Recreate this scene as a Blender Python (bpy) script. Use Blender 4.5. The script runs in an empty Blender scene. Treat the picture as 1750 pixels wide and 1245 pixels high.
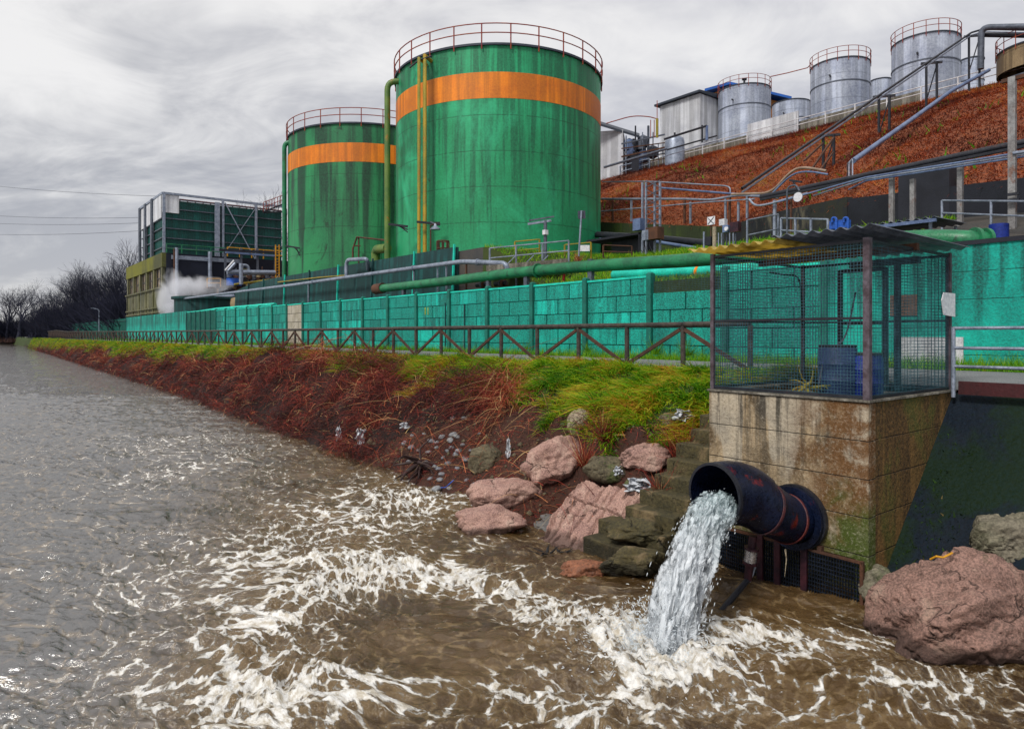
import bpy, bmesh, math, random
import numpy as np
from mathutils import Vector, Matrix
random.seed(7); rng = np.random.default_rng(7)
S = bpy.context.scene; C = S.collection
R = math.radians
# ------------------------------------------------------------------ camera, sky, sun, exposure
EZ, FP, CX, HY = 3.5, 1170.0, 875.0, 572.0        # eye height above the water, focal length (px of 1750), horizon row
cd = bpy.data.cameras.new("Camera"); cam = bpy.data.objects.new("Camera", cd); C.objects.link(cam)
cam.location = (0, 0, EZ); cam.rotation_euler = (R(90), 0, 0)
cd.sensor_width = 36; cd.lens = 36 * FP / 1750; cd.shift_y = -50.5 / 1750; cd.clip_end = 3000; cd.clip_start = .1
S.camera = cam
S.view_settings.view_transform = 'Standard'; S.view_settings.look = 'None'; S.view_settings.gamma = 1
S.view_settings.exposure = 0.9
S.cycles.volume_bounces = 4
SUN_EL, SUN_AZ = R(48), R(-142)                    # azimuth measured from +Y clockwise
sd = bpy.data.lights.new("Sun", 'SUN'); sun = bpy.data.objects.new("Sun", sd); C.objects.link(sun)
sd.energy = 1.5; sd.angle = R(14); sd.color = (1, .96, .9)
sv = Vector((math.sin(SUN_AZ) * math.cos(SUN_EL), math.cos(SUN_AZ) * math.cos(SUN_EL), math.sin(SUN_EL)))
sun.rotation_euler = sv.to_track_quat('Z', 'Y').to_euler(); sun.location = (-20, -20, 60)

class NT:
    def __init__(s, tree): s.t = tree; tree.nodes.clear()
    def n(s, typ, ins=None, **props):
        nd = s.t.nodes.new(typ)
        for k, v in props.items(): setattr(nd, k, v)
        for k, v in (ins or {}).items(): s.i(nd, k, v)
        return nd
    def i(s, nd, k, v):
        sock = nd.inputs[k]
        if isinstance(v, bpy.types.NodeSocket): s.t.links.new(v, sock)
        else:
            if isinstance(v, tuple) and len(v) == 3 and sock.type == 'RGBA': v = v + (1,)
            sock.default_value = v
    def math(s, op, a, b=0.0, c=None, clamp=False):
        d = {0: a, 1: b}
        if c is not None: d[2] = c
        return s.n('ShaderNodeMath', d, operation=op, use_clamp=clamp).outputs[0]
    def mix(s, f, a, b, mode='MIX'):
        nd = s.t.nodes.new('ShaderNodeMix'); nd.data_type = 'RGBA'; nd.blend_type = mode; nd.clamp_factor = True
        for idx, v in ((0, f), (6, a), (7, b)):
            if isinstance(v, bpy.types.NodeSocket): s.t.links.new(v, nd.inputs[idx])
            else: nd.inputs[idx].default_value = (tuple(v) + (1,)) if isinstance(v, tuple) else v
        return nd.outputs[2]
    def noise(s, vec, scale, detail=3, rough=.55, dist=0.0):
        return s.n('ShaderNodeTexNoise', {'Vector': vec, 'Scale': scale, 'Detail': detail, 'Roughness': rough, 'Distortion': dist}).outputs[0]
    def ramp(s, f, a, b, lo=0., hi=1.):
        return s.n('ShaderNodeMapRange', {0: f, 1: a, 2: b, 3: lo, 4: hi}, interpolation_type='SMOOTHSTEP').outputs[0]
    def scale(s, vec, sx, sy, sz):
        return s.n('ShaderNodeVectorMath', {0: vec, 1: (sx, sy, sz)}, operation='MULTIPLY').outputs[0]

w = bpy.data.worlds.new("World"); S.world = w; w.use_nodes = True
T = NT(w.node_tree)
sky = T.n('ShaderNodeTexSky', sky_type='NISHITA', sun_disc=False, sun_elevation=SUN_EL, sun_rotation=SUN_AZ)
tc = T.n('ShaderNodeTexCoord').outputs['Generated']
sp = T.n('ShaderNodeSeparateXYZ', {0: tc})
zz = T.math('ADD', T.math('MAXIMUM', sp.outputs[2], 0.0), .30)
cv = T.n('ShaderNodeCombineXYZ', {0: T.math('DIVIDE', sp.outputs[0], zz), 1: T.math('DIVIDE', sp.outputs[1], zz), 2: 3.3}).outputs[0]
n1 = T.noise(T.scale(cv, .9, 1.2, 1), 1.0, 5, .55, .7)
n2 = T.noise(T.scale(cv, 2.4, 3.6, 1), 1.3, 6, .62, .6)
cl = T.math('ADD', T.math('MULTIPLY', n1, .68), T.math('MULTIPLY', n2, .32))
f1 = T.ramp(cl, .38, .62)
# the cloud deck is darker towards the left of the picture, as thick cloud
lf = T.math('MULTIPLY', T.ramp(sp.outputs[0], -.75, .25, 1., .0), T.ramp(sp.outputs[2], .02, .30, .35, 1.))
dark = T.mix(lf, (2.9, 2.9, 3.15), (1.8, 1.83, 2.0))
ccol = T.mix(f1, dark, (4.9, 4.82, 4.75))
skyc = T.mix(.93, sky.outputs[0], ccol)
bg = T.n('ShaderNodeBackground', {'Color': skyc, 'Strength': .1})
T.n('ShaderNodeOutputWorld', {'Surface': bg.outputs[0]})

# ------------------------------------------------------------------ placing helpers
# s runs along the river bank away from the camera, t runs inland; everything here is lined up with that frame
U = Vector((-.618, .786, 0)); U.normalize(); W = Vector((-U.y * -1, U.x * -1, 0))  # W = (.786,.618)
def F(s, t, z=0.): return U * s + W * t + Vector((0, 0, z))
def ST(p): return (U.x * p[0] + U.y * p[1], W.x * p[0] + W.y * p[1])
def PY(px, py, Y): return Vector(((px - CX) / FP * Y, Y, EZ + (HY - py) / FP * Y))
def PT(px, py, t): return PY(px, py, t / (W.x * (px - CX) / FP + W.y))
def PS(px, py, s): return PY(px, py, s / (U.x * (px - CX) / FP + U.y))
def PZ(px, py, z): return PY(px, py, (z - EZ) * FP / (HY - py))

def pnoise(x, y, seed=0):
    x = np.asarray(x, float); y = np.asarray(y, float)
    xi = np.floor(x).astype(np.int64); yi = np.floor(y).astype(np.int64); xf = x - xi; yf = y - yi
    def g(ix, iy, dx, dy):
        h = (ix * 374761393 + iy * 668265263 + seed * 982451653) & 0xffffffff
        h = ((h ^ (h >> 13)) * 1274126177) & 0xffffffff; h = h ^ (h >> 16)
        a = (h & 0xffff) / 65536. * 2 * np.pi
        return np.cos(a) * dx + np.sin(a) * dy
    u = xf * xf * xf * (xf * (xf * 6 - 15) + 10); v = yf * yf * yf * (yf * (yf * 6 - 15) + 10)
    a = g(xi, yi, xf, yf); b = g(xi + 1, yi, xf - 1, yf); c = g(xi, yi + 1, xf, yf - 1); d = g(xi + 1, yi + 1, xf - 1, yf - 1)
    return ((a * (1 - u) + b * u) * (1 - v) + (c * (1 - u) + d * u) * v) * 1.5
def fbm(x, y, seed=0, o=4, gain=.5):
    r = 0; a = 1; f = 1
    for k in range(o): r = r + a * pnoise(x * f, y * f, seed + k * 17); a *= gain; f *= 2.03
    return r
def sm(a, b, x): k = np.clip((x - a) / (b - a), 0, 1); return k * k * (3 - 2 * k)

# ------------------------------------------------------------------ materials
M = {}
def mk(name, c, c2=None, sc=.8, rough=.75, metal=0., streak=None, patch=None, patch2=None, bump=.25, bsc=14., fine=.25, fsc=22., seams=None, spec=.4, rv=0., wet=None):
    """c/c2 two tones mixed by a broad noise; streak=(colour, amount, zlo, zhi, xyscale); patch=(colour, lo, hi, scale)"""
    m = bpy.data.materials.new(name); m.use_nodes = True; t = NT(m.node_tree); M[name] = m
    pos = t.n('ShaderNodeNewGeometry').outputs['Position']
    c2 = c2 or tuple(x * .6 for x in c)
    nb = t.noise(pos, sc, 4, .6, .3)
    col = t.mix(t.ramp(nb, .36, .64), c2, c)
    if streak:
        sc_, am, z0, z1, xs = streak
        sn = t.noise(t.scale(pos, xs, xs, xs * .045), 1.0, 3, .6)
        pz = t.n('ShaderNodeSeparateXYZ', {0: pos}).outputs[2]
        wob = t.math('ADD', pz, t.math('MULTIPLY', t.noise(t.scale(pos, xs * .7, xs * .7, .05), 1., 2), abs(z1 - z0) * .5))
        zr = t.ramp(wob, z0, z1); sf = t.math('MULTIPLY', t.ramp(t.math('ADD', sn, t.math('MULTIPLY', zr, .17)), .53, .74, 0, am), t.ramp(wob, z0 - .3 * (z1 - z0), z0 + .2 * (z1 - z0)))
        col = t.mix(sf, col, sc_)
    for k, pt in enumerate((patch, patch2)):
        if pt:
            pn = t.noise(t.scale(pos, 1, 1, .6), pt[3], 6, .65, .4 + k)
            col = t.mix(t.ramp(pn, pt[1], pt[2]), col, pt[0])
    if rv:
        ri = t.n('ShaderNodeObjectInfo').outputs['Random']; col = t.mix(t.ramp(ri, 0., 1., 0, rv), col, tuple(x * .45 for x in c2))
    fn = t.noise(pos, fsc, 4, .7)
    col = t.mix(fine, col, t.mix(t.ramp(fn, .3, .7), tuple(x * .15 for x in c), tuple(min(1, x * 1.7) for x in c)))
    h = t.noise(pos, bsc, 5, .65)
    if seams:
        z0, dz, wd, dk = seams
        pz = t.n('ShaderNodeSeparateXYZ', {0: pos}).outputs[2]
        pw = t.math('ADD', pz, t.math('MULTIPLY', t.math('SUBTRACT', t.noise(pos, 2.5, 3), .5), wd * 1.5))
        fr = t.math('ABSOLUTE', t.math('SUBTRACT', t.math('FRACT', t.math('DIVIDE', t.math('SUBTRACT', pw, z0), dz)), .5))
        ln = t.ramp(fr, .5 - wd / dz, .5)
        ln = t.math('MULTIPLY', ln, t.ramp(t.noise(pos, 3., 3), .3, .5))
        col = t.mix(t.math('MULTIPLY', ln, dk), col, tuple(x * .12 for x in c))
        h = t.math('SUBTRACT', h, t.math('MULTIPLY', ln, .6))
    if wet:   # dark wet band left by the river on stone
        pz = t.n('ShaderNodeSeparateXYZ', {0: pos}).outputs[2]; wz = t.math('ADD', pz, t.math('MULTIPLY', t.math('SUBTRACT', t.noise(pos, 3., 4), .5), .35))
        wf = t.ramp(wz, wet, wet - .12); col = t.mix(t.math('MULTIPLY', wf, .75), col, tuple(x * .16 for x in c))
        cr = t.n('ShaderNodeTexVoronoi', {'Vector': t.n('ShaderNodeVectorMath', {0: pos, 1: t.n('ShaderNodeVectorMath', {0: t.n('ShaderNodeTexNoise', {'Vector': pos, 'Scale': 2.2, 'Detail': 4.}).outputs[1], 1: (.7, .7, .7)}, operation='MULTIPLY').outputs[0]}, operation='ADD').outputs[0], 'Scale': .95}, feature='DISTANCE_TO_EDGE').outputs[0]
        cf = t.math('MULTIPLY', t.ramp(cr, .016, .0), t.ramp(t.noise(pos, 2., 3), .42, .58)); col = t.mix(t.math('MULTIPLY', cf, .7), col, tuple(x * .10 for x in c)); h = t.math('SUBTRACT', h, t.math('MULTIPLY', cf, 1.4))
    b = t.n('ShaderNodeBump', {'Height': h, 'Strength': bump, 'Distance': .04})
    rg = t.ramp(fn, .2, .8, max(.05, rough - .12), min(1, rough + .12))
    p = t.n('ShaderNodeBsdfPrincipled', {'Base Color': col, 'Roughness': rg, 'Metallic': metal, 'Normal': b.outputs[0], 'Specular IOR Level': spec})
    t.n('ShaderNodeOutputMaterial', {'Surface': p.outputs[0]})
    return m
mk('teal', (.005, .46, .35), (.003, .17, .145), 1.4, .7, streak=((.003, .035, .036), 1., 3.0, 5.3, 4.5), patch=((.02, .60, .48), .60, .74, 1.5), patch2=((.010, .075, .05), .58, .74, 1.7), fine=.4, rv=.75)
mk('teal_b', (.004, .33, .26), (.003, .13, .115), 1.1, .7, streak=((.003, .03, .032), 1., 2.9, 5.2, 4.), patch=((.02, .5, .4), .62, .74, 1.5), patch2=((.010, .06, .04), .56, .72, 1.7), fine=.4, rv=.6)
mk('teal_c', (.005, .54, .42), (.003, .28, .23), 1.1, .7, streak=((.003, .045, .045), 1., 3.4, 5.5, 4.), patch=((.03, .66, .54), .60, .74, 1.5), patch2=((.010, .075, .05), .60, .74, 1.7), fine=.4, rv=.4)
mk('teal_trim', (.01, .62, .46), (.005, .4, .3), 2, .6, fine=.2)
mk('teal_cast', (.004, .40, .31), (.003, .22, .18), 1.2, .8, streak=((.004, .03, .03), .98, 4.1, 5.5, 3.), patch=((.012, .028, .03), .62, .68, 1.1), patch2=((.12, .085, .06), .68, .72, .8), bump=.5, seams=(3.05, .62, .018, .8))
mk('teal_post', (.006, .16, .12), (.004, .09, .07), 2, .75)
mk('teal_dark', (.008, .085, .08), (.004, .035, .04), 1.2, .75, streak=((.003, .012, .014), .9, 4., 8., 3.))
mk('pale_panel', (.42, .38, .31), (.30, .27, .2), 1.2, .85)
GT = (.006, .15, .055)
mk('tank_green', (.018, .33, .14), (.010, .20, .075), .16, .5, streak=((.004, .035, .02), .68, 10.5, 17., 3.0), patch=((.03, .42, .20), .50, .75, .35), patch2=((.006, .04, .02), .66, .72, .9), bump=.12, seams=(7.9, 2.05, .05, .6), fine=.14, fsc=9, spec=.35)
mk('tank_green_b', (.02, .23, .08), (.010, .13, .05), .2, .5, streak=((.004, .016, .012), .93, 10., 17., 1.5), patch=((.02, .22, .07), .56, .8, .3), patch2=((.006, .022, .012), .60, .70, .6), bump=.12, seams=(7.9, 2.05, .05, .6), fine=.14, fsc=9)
mk('orange', (.80, .22, .006), (.66, .16, .005), .4, .55, streak=((.20, .06, .01), .5, 12., 15., 2.2), fine=.12, fsc=9, bump=.1)
mk('roof_dark', (.03, .04, .06), None, 1, .6)
mk('rust_rail', (.22, .03, .035), (.30, .07, .02), 2, .7)
mk('pipe_green', (.012, .19, .075), (.006, .08, .035), 1.5, .4, patch=((.003, .02, .012), .58, .66, 3.), spec=.5)
mk('pipe_olive', (.12, .19, .035), (.05, .12, .03), 1., .5, patch=((.3, .12, .01), .58, .64, 2.))
mk('pipe_yellow', (.38, .25, .015), (.15, .17, .03), .8, .55, patch=((.30, .10, .01), .56, .66, 3.))
mk('galv', (.29, .33, .41), (.15, .18, .24), 2.5, .42, .35, patch=((.08, .08, .1), .62, .70, 3.))
mk('galv_dark', (.11, .125, .16), (.05, .06, .08), 2.5, .5, .3)
mk('silver', (.52, .57, .70), (.30, .34, .47), .3, .5, .1, streak=((.10, .11, .15), .6, 18., 30., 1.3), patch=((.5, .54, .62), .6, .8, .5), bump=.12, seams=(24., 2.4, .05, .6), fine=.15, fsc=6)
mk('tan_tank', (.36, .27, .15), (.19, .13, .07), .4, .6, .1, streak=((.05, .03, .015), .9, 18., 30., 1.5), seams=(24., 1.6, .05, .7))
mk('black_steel', (.022, .024, .033), (.009, .01, .016), 2, .45, .2, patch=((.06, .02, .012), .62, .72, 3.))
mk('rust_steel', (.10, .04, .02), (.04, .02, .014), 2, .8)
mk('tan_pipe', (.32, .23, .17), (.2, .13, .09), 2, .5)
mk('galv_rust', (.27, .27, .27), (.14, .13, .13), 3., .55, .1, patch=((.14, .05, .02), .54, .64, 3.))
mk('blue_pipe', (.14, .2, .34), (.07, .1, .2), 1.5, .4, .2)
mk('bright_blue', (.02, .12, .55), (.01, .06, .3), 2, .5)
mk('royal_blue', (.008, .03, .26), (.004, .012, .12), 2, .4)
mk('barrel_grey', (.025, .055, .14), (.014, .03, .08), 2, .5)
mk('yellow_paint', (.62, .30, .01), (.4, .18, .01), 2, .6)
mk('white_paint', (.62, .62, .64), (.42, .42, .46), 2, .7)
mk('white_sheet', (.78, .80, .84), (.6, .62, .68), .6, .6, streak=((.2, .2, .22), .6, 10., 26., 1.5))
mk('wall_ochre', (.30, .12, .03), (.18, .07, .02), .6, .8)
mk('blue_roof', (.01, .10, .42), (.01, .07, .3), .6, .5)
mk('red', (.5, .02, .015), None, 2, .6)
mk('dark_red', (.05, .008, .01), (.03, .006, .008), 2, .6)
mk('concrete', (.27, .25, .21), (.15, .135, .11), 1.1, .85, streak=((.035, .028, .018), .85, .3, 2.9, 4.), bump=.6)
mk('outfall_concrete', (.38, .33, .245), (.17, .14, .09), 1.0, .85, streak=((.05, .028, .008), .9, .9, 2.9, 3.2), patch=((.46, .42, .34), .60, .66, 1.0), patch2=((.065, .075, .012), .54, .68, .8), seams=(.12, .5, .014, .9), bump=.7, fine=.35)
mk('outfall_side', (.20, .105, .03), (.08, .055, .012), 1.2, .85, streak=((.02, .013, .004), .95, .4, 2.9, 4.5), patch=((.04, .07, .008), .5, .62, .9), seams=(.12, .5, .014, .95), bump=.6, fine=.35)
mk('apron', (.005, .010, .018), (.012, .017, .024), .7, .7, patch=((.010, .026, .003), .46, .60, .8), patch2=((.10, .11, .10), .70, .74, 3.5), bump=1., bsc=9, fine=.5, fsc=24, spec=.12)
mk('dark_wall', (.016, .018, .028), (.007, .008, .014), .6, .8, patch=((.03, .045, .01), .64, .72, .5))
mk('streak_wall', (.014, .016, .022), (.03, .032, .02), .5, .85, patch=((.17, .15, .10), .50, .62, .38), patch2=((.02, .022, .025), .52, .60, 1.2))
mk('moss_wall', (.05, .08, .01), (.03, .04, .02), 1., .9, streak=((.012, .015, .012), .8, 5., 11., 1.6))
mk('old_concrete', (.20, .19, .10), (.06, .065, .02), .3, .85, streak=((.03, .035, .03), .8, 3., 13., .9), patch=((.24, .22, .17), .58, .68, .4), fsc=6)
mk('soot_concrete', (.007, .010, .024), (.004, .005, .013), .4, .8, patch=((.07, .07, .08), .66, .74, .8), fsc=6)
mk('fascia', (.15, .15, .015), (.035, .04, .03), .14, .85, fsc=6)
mk('tower_green', (.004, .095, .082), (.003, .055, .05), .3, .6, fsc=5, streak=((.003, .02, .02), .6, 12., 20., 1.6))
mk('pane', (.30, .22, .12), (.08, .06, .05), .6, .3, patch=((.02, .02, .02), .5, .6, 1.2))
mk('wood', (.060, .048, .040), (.018, .015, .015), 5, .75, patch=((.045, .06, .02), .58, .68, 4.), bump=.6, fsc=40)
mk('wood_brace', (.075, .034, .02), (.032, .016, .012), 5, .75, bump=.6, fsc=40)
mk('soil', (.055, .020, .011), (.024, .010, .007), 1.3, .95, patch=((.11, .06, .035), .6, .7, 3.), bump=1.0, bsc=9, fine=.5)
mk('bramble_shade', (.010, .004, .003), (.022, .008, .005), 2., .95, bump=1., bsc=12, fine=.5)  # bank soil with the shade between the bramble stems put into its colour
mk('turf', (.022, .045, .004), (.045, .05, .006), .8, .95, patch=((.12, .075, .015), .62, .74, .7), bump=1.0, bsc=16, fine=.5)
mk('gravel', (.19, .195, .20), (.13, .135, .14), 1.4, .9, bump=.5, bsc=60, fine=.5, fsc=55)
mk('hill_soil', (.20, .055, .018), (.09, .022, .010), .22, .95, patch=((.30, .13, .03), .55, .7, .18), patch2=((.06, .065, .008), .66, .78, .22), bump=1., bsc=3, fine=.6, fsc=4.)
mk('yard', (.035, .035, .035), (.06, .05, .04), .6, .95, bump=.6)
mk('far_ground', (.028, .022, .018), (.05, .028, .012), .05, .95)
mk('pink_rock', (.38, .23, .185), (.19, .10, .09), 2.2, .8, patch=((.50, .36, .29), .52, .66, 3.4), patch2=((.045, .03, .025), .60, .72, 4.), bump=.6, bsc=24, fine=.55, fsc=45, wet=.14)
mk('pink_rock_dark', (.25, .145, .115), (.11, .068, .055), 2.4, .8, patch=((.40, .29, .22), .54, .68, 3.), patch2=((.045, .05, .018), .60, .72, 1.8), bump=.65, bsc=20, fine=.6, fsc=40, wet=.22)
mk('brown_rock', (.12, .10, .06), (.06, .05, .03), 1.6, .85, patch=((.04, .085, .008), .58, .68, 1.8), bump=.9, bsc=12, fine=.5)
mk('beige_rock', (.36, .30, .21), (.2, .16, .11), 2, .8, bump=.8, fine=.5)
mk('orange_rock', (.26, .10, .05), (.14, .06, .035), 2, .6, bump=.8, fine=.5)
mk('step_stone', (.070, .056, .022), (.022, .022, .009), 2.2, .8, patch=((.24, .17, .09), .52, .64, 2.6), bump=.9, fine=.5, wet=.3)
mk('apron_rock', (.17, .15, .11), (.07, .075, .03), 1.4, .85, patch=((.035, .06, .006), .52, .6, 1.3), bump=1., bsc=9, fine=.5)
mk('pebble', (.26, .27, .28), (.12, .12, .14), .9, .6)
mk('cement', (.15, .145, .14), None, 1, .7)
mk('bag', (.62, .66, .72), None, 8, .4)
mk('root', (.035, .016, .014), (.02, .01, .01), 5, .6)
mk('debris', (.008, .008, .01), None, 5, .7)
mk('bark', (.020, .023, .045), (.009, .011, .024), .5, .9, bump=.1)
mk('outfall_steel', (.007, .015, .050), (.004, .006, .016), 2., .32, .5, patch=((.24, .018, .008), .62, .70, 2.6), bump=.3, spec=.6)
mk('rim_rust', (.10, .014, .012), (.012, .012, .02), 3, .5, bump=.3)
mk('shiny', (.62, .62, .66), (.4, .4, .44), 4, .25, .8)
mk('maroon_steel', (.060, .018, .026), (.018, .010, .018), 4, .4, .3)
mk('grille_steel', (.018, .026, .045), (.008, .012, .02), 3, .5, .3)
mk('mesh_steel', (.05, .13, .17), (.02, .05, .075), 3, .45, .4)
mk('post_steel', (.11, .09, .11), (.05, .03, .035), 5, .6, .2)
mk('cloth', (.01, .012, .03), None, 5, .8)
mk('skin', (.4, .2, .14), None, 5, .6)
mk('pink', (.5, .1, .15), None, 5, .6)
mk('sign_white', (.75, .75, .78), (.6, .6, .66), 5, .5)
mk('sign_back', (.05, .055, .085), None, 5, .5)
mk('brown_sign', (.14, .07, .04), None, 5, .7)

def attr_mat(name, stops, rough=.7, trans=0.):
    m = bpy.data.materials.new(name); m.use_nodes = True; t = NT(m.node_tree); M[name] = m
    a = t.n('ShaderNodeAttribute', attribute_name='tone').outputs['Fac']
    cr = t.t.nodes.new('ShaderNodeValToRGB'); t.i(cr, 0, a); el = cr.color_ramp.elements
    while len(el) < len(stops): el.new(.5)
    for e, (p, c) in zip(el, stops): e.position = p; e.color = c + (1,)
    p = t.n('ShaderNodeBsdfPrincipled', {'Base Color': cr.outputs[0], 'Roughness': rough, 'Specular IOR Level': .25})
    out = p.outputs[0]
    if trans:
        tr = t.n('ShaderNodeBsdfTranslucent', {'Color': cr.outputs[0]})
        out = t.n('ShaderNodeMixShader', {0: trans, 1: out, 2: tr.outputs[0]}).outputs[0]
    t.n('ShaderNodeOutputMaterial', {'Surface': out}); return m
attr_mat('grass_blade', [(0, (.04, .13, .004)), (.35, (.13, .36, .005)), (.62, (.36, .48, .010)), (.8, (.56, .38, .025)), (1, (.48, .17, .03))], .6, .3)
attr_mat('moss_blade', [(0, (.008, .022, .003)), (.3, (.02, .05, .006)), (.6, (.04, .07, .01)), (1, (.12, .08, .03))], .9)
attr_mat('twig', [(0, (.03, .008, .008)), (.35, (.10, .016, .012)), (.6, (.25, .030, .020)), (.8, (.40, .10, .04)), (1, (.55, .38, .17))], .75)
attr_mat('litter', [(0, (.05, .010, .008)), (.4, (.20, .036, .012)), (.7, (.42, .095, .020)), (.88, (.42, .21, .04)), (1, (.26, .24, .04))], .85)

def yellow_sheet():
    m = bpy.data.materials.new('yellow_sheet'); m.use_nodes = True; t = NT(m.node_tree); M['yellow_sheet'] = m
    pos = t.n('ShaderNodeNewGeometry').outputs['Position']
    col = t.mix(t.ramp(t.noise(pos, 2., 5), .4, .65), (.30, .22, .04), (.72, .58, .18))
    p = t.n('ShaderNodeBsdfPrincipled', {'Base Color': col, 'Roughness': .5})
    tr = t.n('ShaderNodeBsdfTranslucent', {'Color': col})
    t.n('ShaderNodeOutputMaterial', {'Surface': t.n('ShaderNodeMixShader', {0: .6, 1: p.outputs[0], 2: tr.outputs[0]}).outputs[0]})
yellow_sheet()

def water_mat():
    m = bpy.data.materials.new('river_water'); m.use_nodes = True; t = NT(m.node_tree); M['river_water'] = m
    pos = t.n('ShaderNodeNewGeometry').outputs['Position']
    at = t.n('ShaderNodeAttribute', attribute_name='foam'); fm = at.outputs['Fac']; sheen_fade = t.n('ShaderNodeAttribute', attribute_name='sheen_fade').outputs['Fac']
    wp = t.n('ShaderNodeAttribute', attribute_name='flow').outputs['Vector']
    def ridge(v, sc, det, dist, p):
        n = t.noise(v, sc, det, .55, dist)
        r = t.math('SUBTRACT', 1.0, t.math('MULTIPLY', t.math('ABSOLUTE', t.math('SUBTRACT', n, .5)), p))
        return t.math('MAXIMUM', r, 0.0)
    dn = t.n('ShaderNodeTexNoise', {'Vector': wp, 'Scale': 3.2, 'Detail': 4., 'Roughness': .65}).outputs[1]
    dv = t.n('ShaderNodeVectorMath', {0: dn, 1: (.15, .15, 0)}, operation='MULTIPLY').outputs[0]
    wq = t.n('ShaderNodeVectorMath', {0: wp, 1: dv}, operation='ADD').outputs[0]
    def net(sc, wd):
        e = t.n('ShaderNodeTexVoronoi', {'Vector': t.scale(wq, 1, 1, 0), 'Scale': sc}, feature='DISTANCE_TO_EDGE', voronoi_dimensions='2D').outputs[0]
        return t.ramp(e, wd, 0.)
    r1 = net(2.3, .17); r2 = net(5.6, .20); r3 = net(13., .25)
    fn = t.noise(wp, 42., 4, .75)
    f2 = t.noise(wp, 1.9, 5, .7, .5)
    f3 = t.noise(wp, 9., 4, .7, .3)
    v = t.math('ADD', t.math('MULTIPLY', r1, .34), t.math('MULTIPLY', r2, .28))
    v = t.math('ADD', v, t.math('MULTIPLY', r3, .12))
    v = t.math('ADD', v, t.math('MULTIPLY', t.math('SUBTRACT', fn, .35), .42))
    v = t.math('ADD', v, t.math('MULTIPLY', t.math('SUBTRACT', f3, .4), .45))
    v = t.math('ADD', v, t.math('MULTIPLY', t.math('SUBTRACT', f2, .45), 1.0))
    thr = t.math('SUBTRACT', .80, t.math('MULTIPLY', fm, .74))
    foam = t.ramp(t.math('SUBTRACT', v, thr), -.03, .16)
    foam = t.math('MULTIPLY', foam, t.ramp(fm, .02, .2))
    soft = t.math('MULTIPLY', t.ramp(t.math('SUBTRACT', v, thr), -.40, .12), .6)
    nb = t.noise(pos, .5, 4, .6)
    brown = t.mix(t.ramp(nb, .35, .65), (.042, .023, .008), (.095, .055, .020))
    brown = t.mix(sheen_fade, (.030, .025, .018), brown); brown = t.mix(soft, brown, (.26, .18, .088))  # base darkened at the left, where the silver sky sheen is put in
    col = t.mix(foam, brown, t.mix(t.ramp(t.noise(wp, 14., 4, .7), .35, .6), (.52, .46, .36), (.90, .89, .86)))
    h1 = t.noise(t.scale(wp, 1.0, 1.5, 1), 5., 6, .68, .15)
    h2 = t.noise(wp, 22., 4, .7, .3)
    hh = t.math('ADD', t.math('MULTIPLY', h1, .6), t.math('MULTIPLY', h2, .22))
    hh = t.math('ADD', hh, t.math('MULTIPLY', foam, t.math('ADD', .25, t.math('MULTIPLY', fn, .5))))
    h3 = t.noise(t.scale(pos, .55, 2.3, 1), 2.2, 5, .62, .2)
    hh = t.math('MULTIPLY', hh, t.ramp(sheen_fade, 0., .8, .5, 1.))
    hh = t.math('ADD', hh, t.math('MULTIPLY', h3, t.ramp(sheen_fade, 0., .9, .8, .3)))
    b = t.n('ShaderNodeBump', {'Height': hh, 'Strength': .85, 'Distance': .085})
    rg = t.math('ADD', .05, t.math('MULTIPLY', foam, .6))
    p = t.n('ShaderNodeBsdfPrincipled', {'Base Color': col, 'Roughness': rg, 'IOR': t.ramp(sheen_fade, 0., 1., 2.9, 1.42), 'Normal': b.outputs[0], 'Specular IOR Level': .6})  # IOR raised at the left to imitate stronger sky reflection
    t.n('ShaderNodeOutputMaterial', {'Surface': p.outputs[0]})
water_mat()
def fall_mat():
    m = bpy.data.materials.new('white_water'); m.use_nodes = True; t = NT(m.node_tree); M['white_water'] = m
    v = t.n('ShaderNodeAttribute', attribute_name='flow').outputs['Vector']
    tone = t.n('ShaderNodeAttribute', attribute_name='tone').outputs['Fac']
    n = t.noise(t.scale(v, 17., 17., 5.), 1., 5, .7, .4)
    n2 = t.noise(t.scale(v, 7., 7., 2.6), 1., 5, .65, .5)
    ly = t.n('ShaderNodeAttribute', attribute_name='layer').outputs['Fac']
    f = t.ramp(t.math('ADD', t.math('MULTIPLY', n, .6), t.math('MULTIPLY', n2, .4)), .36, .56)
    deep = t.mix(tone, (.06, .24, .26), (.46, .52, .57))
    col = t.mix(f, deep, t.mix(tone, (.60, .74, .76), (.82, .86, .9)))
    b = t.n('ShaderNodeBump', {'Height': f, 'Strength': .7, 'Distance': .04})
    p = t.n('ShaderNodeBsdfPrincipled', {'Base Color': col, 'Roughness': .2, 'IOR': 1.33, 'Normal': b.outputs[0]})
    tl = t.n('ShaderNodeBsdfTranslucent', {'Color': col, 'Normal': b.outputs[0]})
    sh = t.n('ShaderNodeMixShader', {0: .3, 1: p.outputs[0], 2: tl.outputs[0]}).outputs[0]
    tp = t.n('ShaderNodeBsdfTransparent')
    mixn = t.math('ADD', t.math('MULTIPLY', n, .5), t.math('MULTIPLY', n2, .5))
    lo = t.math('ADD', .30, t.math('MULTIPLY', ly, .22))
    al = t.math('SUBTRACT', 1.0, t.n('ShaderNodeMapRange', {0: mixn, 1: lo, 2: t.math('ADD', lo, .14), 3: 0., 4: .93}, interpolation_type='SMOOTHSTEP').outputs[0])
    t.n('ShaderNodeOutputMaterial', {'Surface': t.n('ShaderNodeMixShader', {0: al, 1: sh, 2: tp.outputs[0]}).outputs[0]})
fall_mat()
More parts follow.
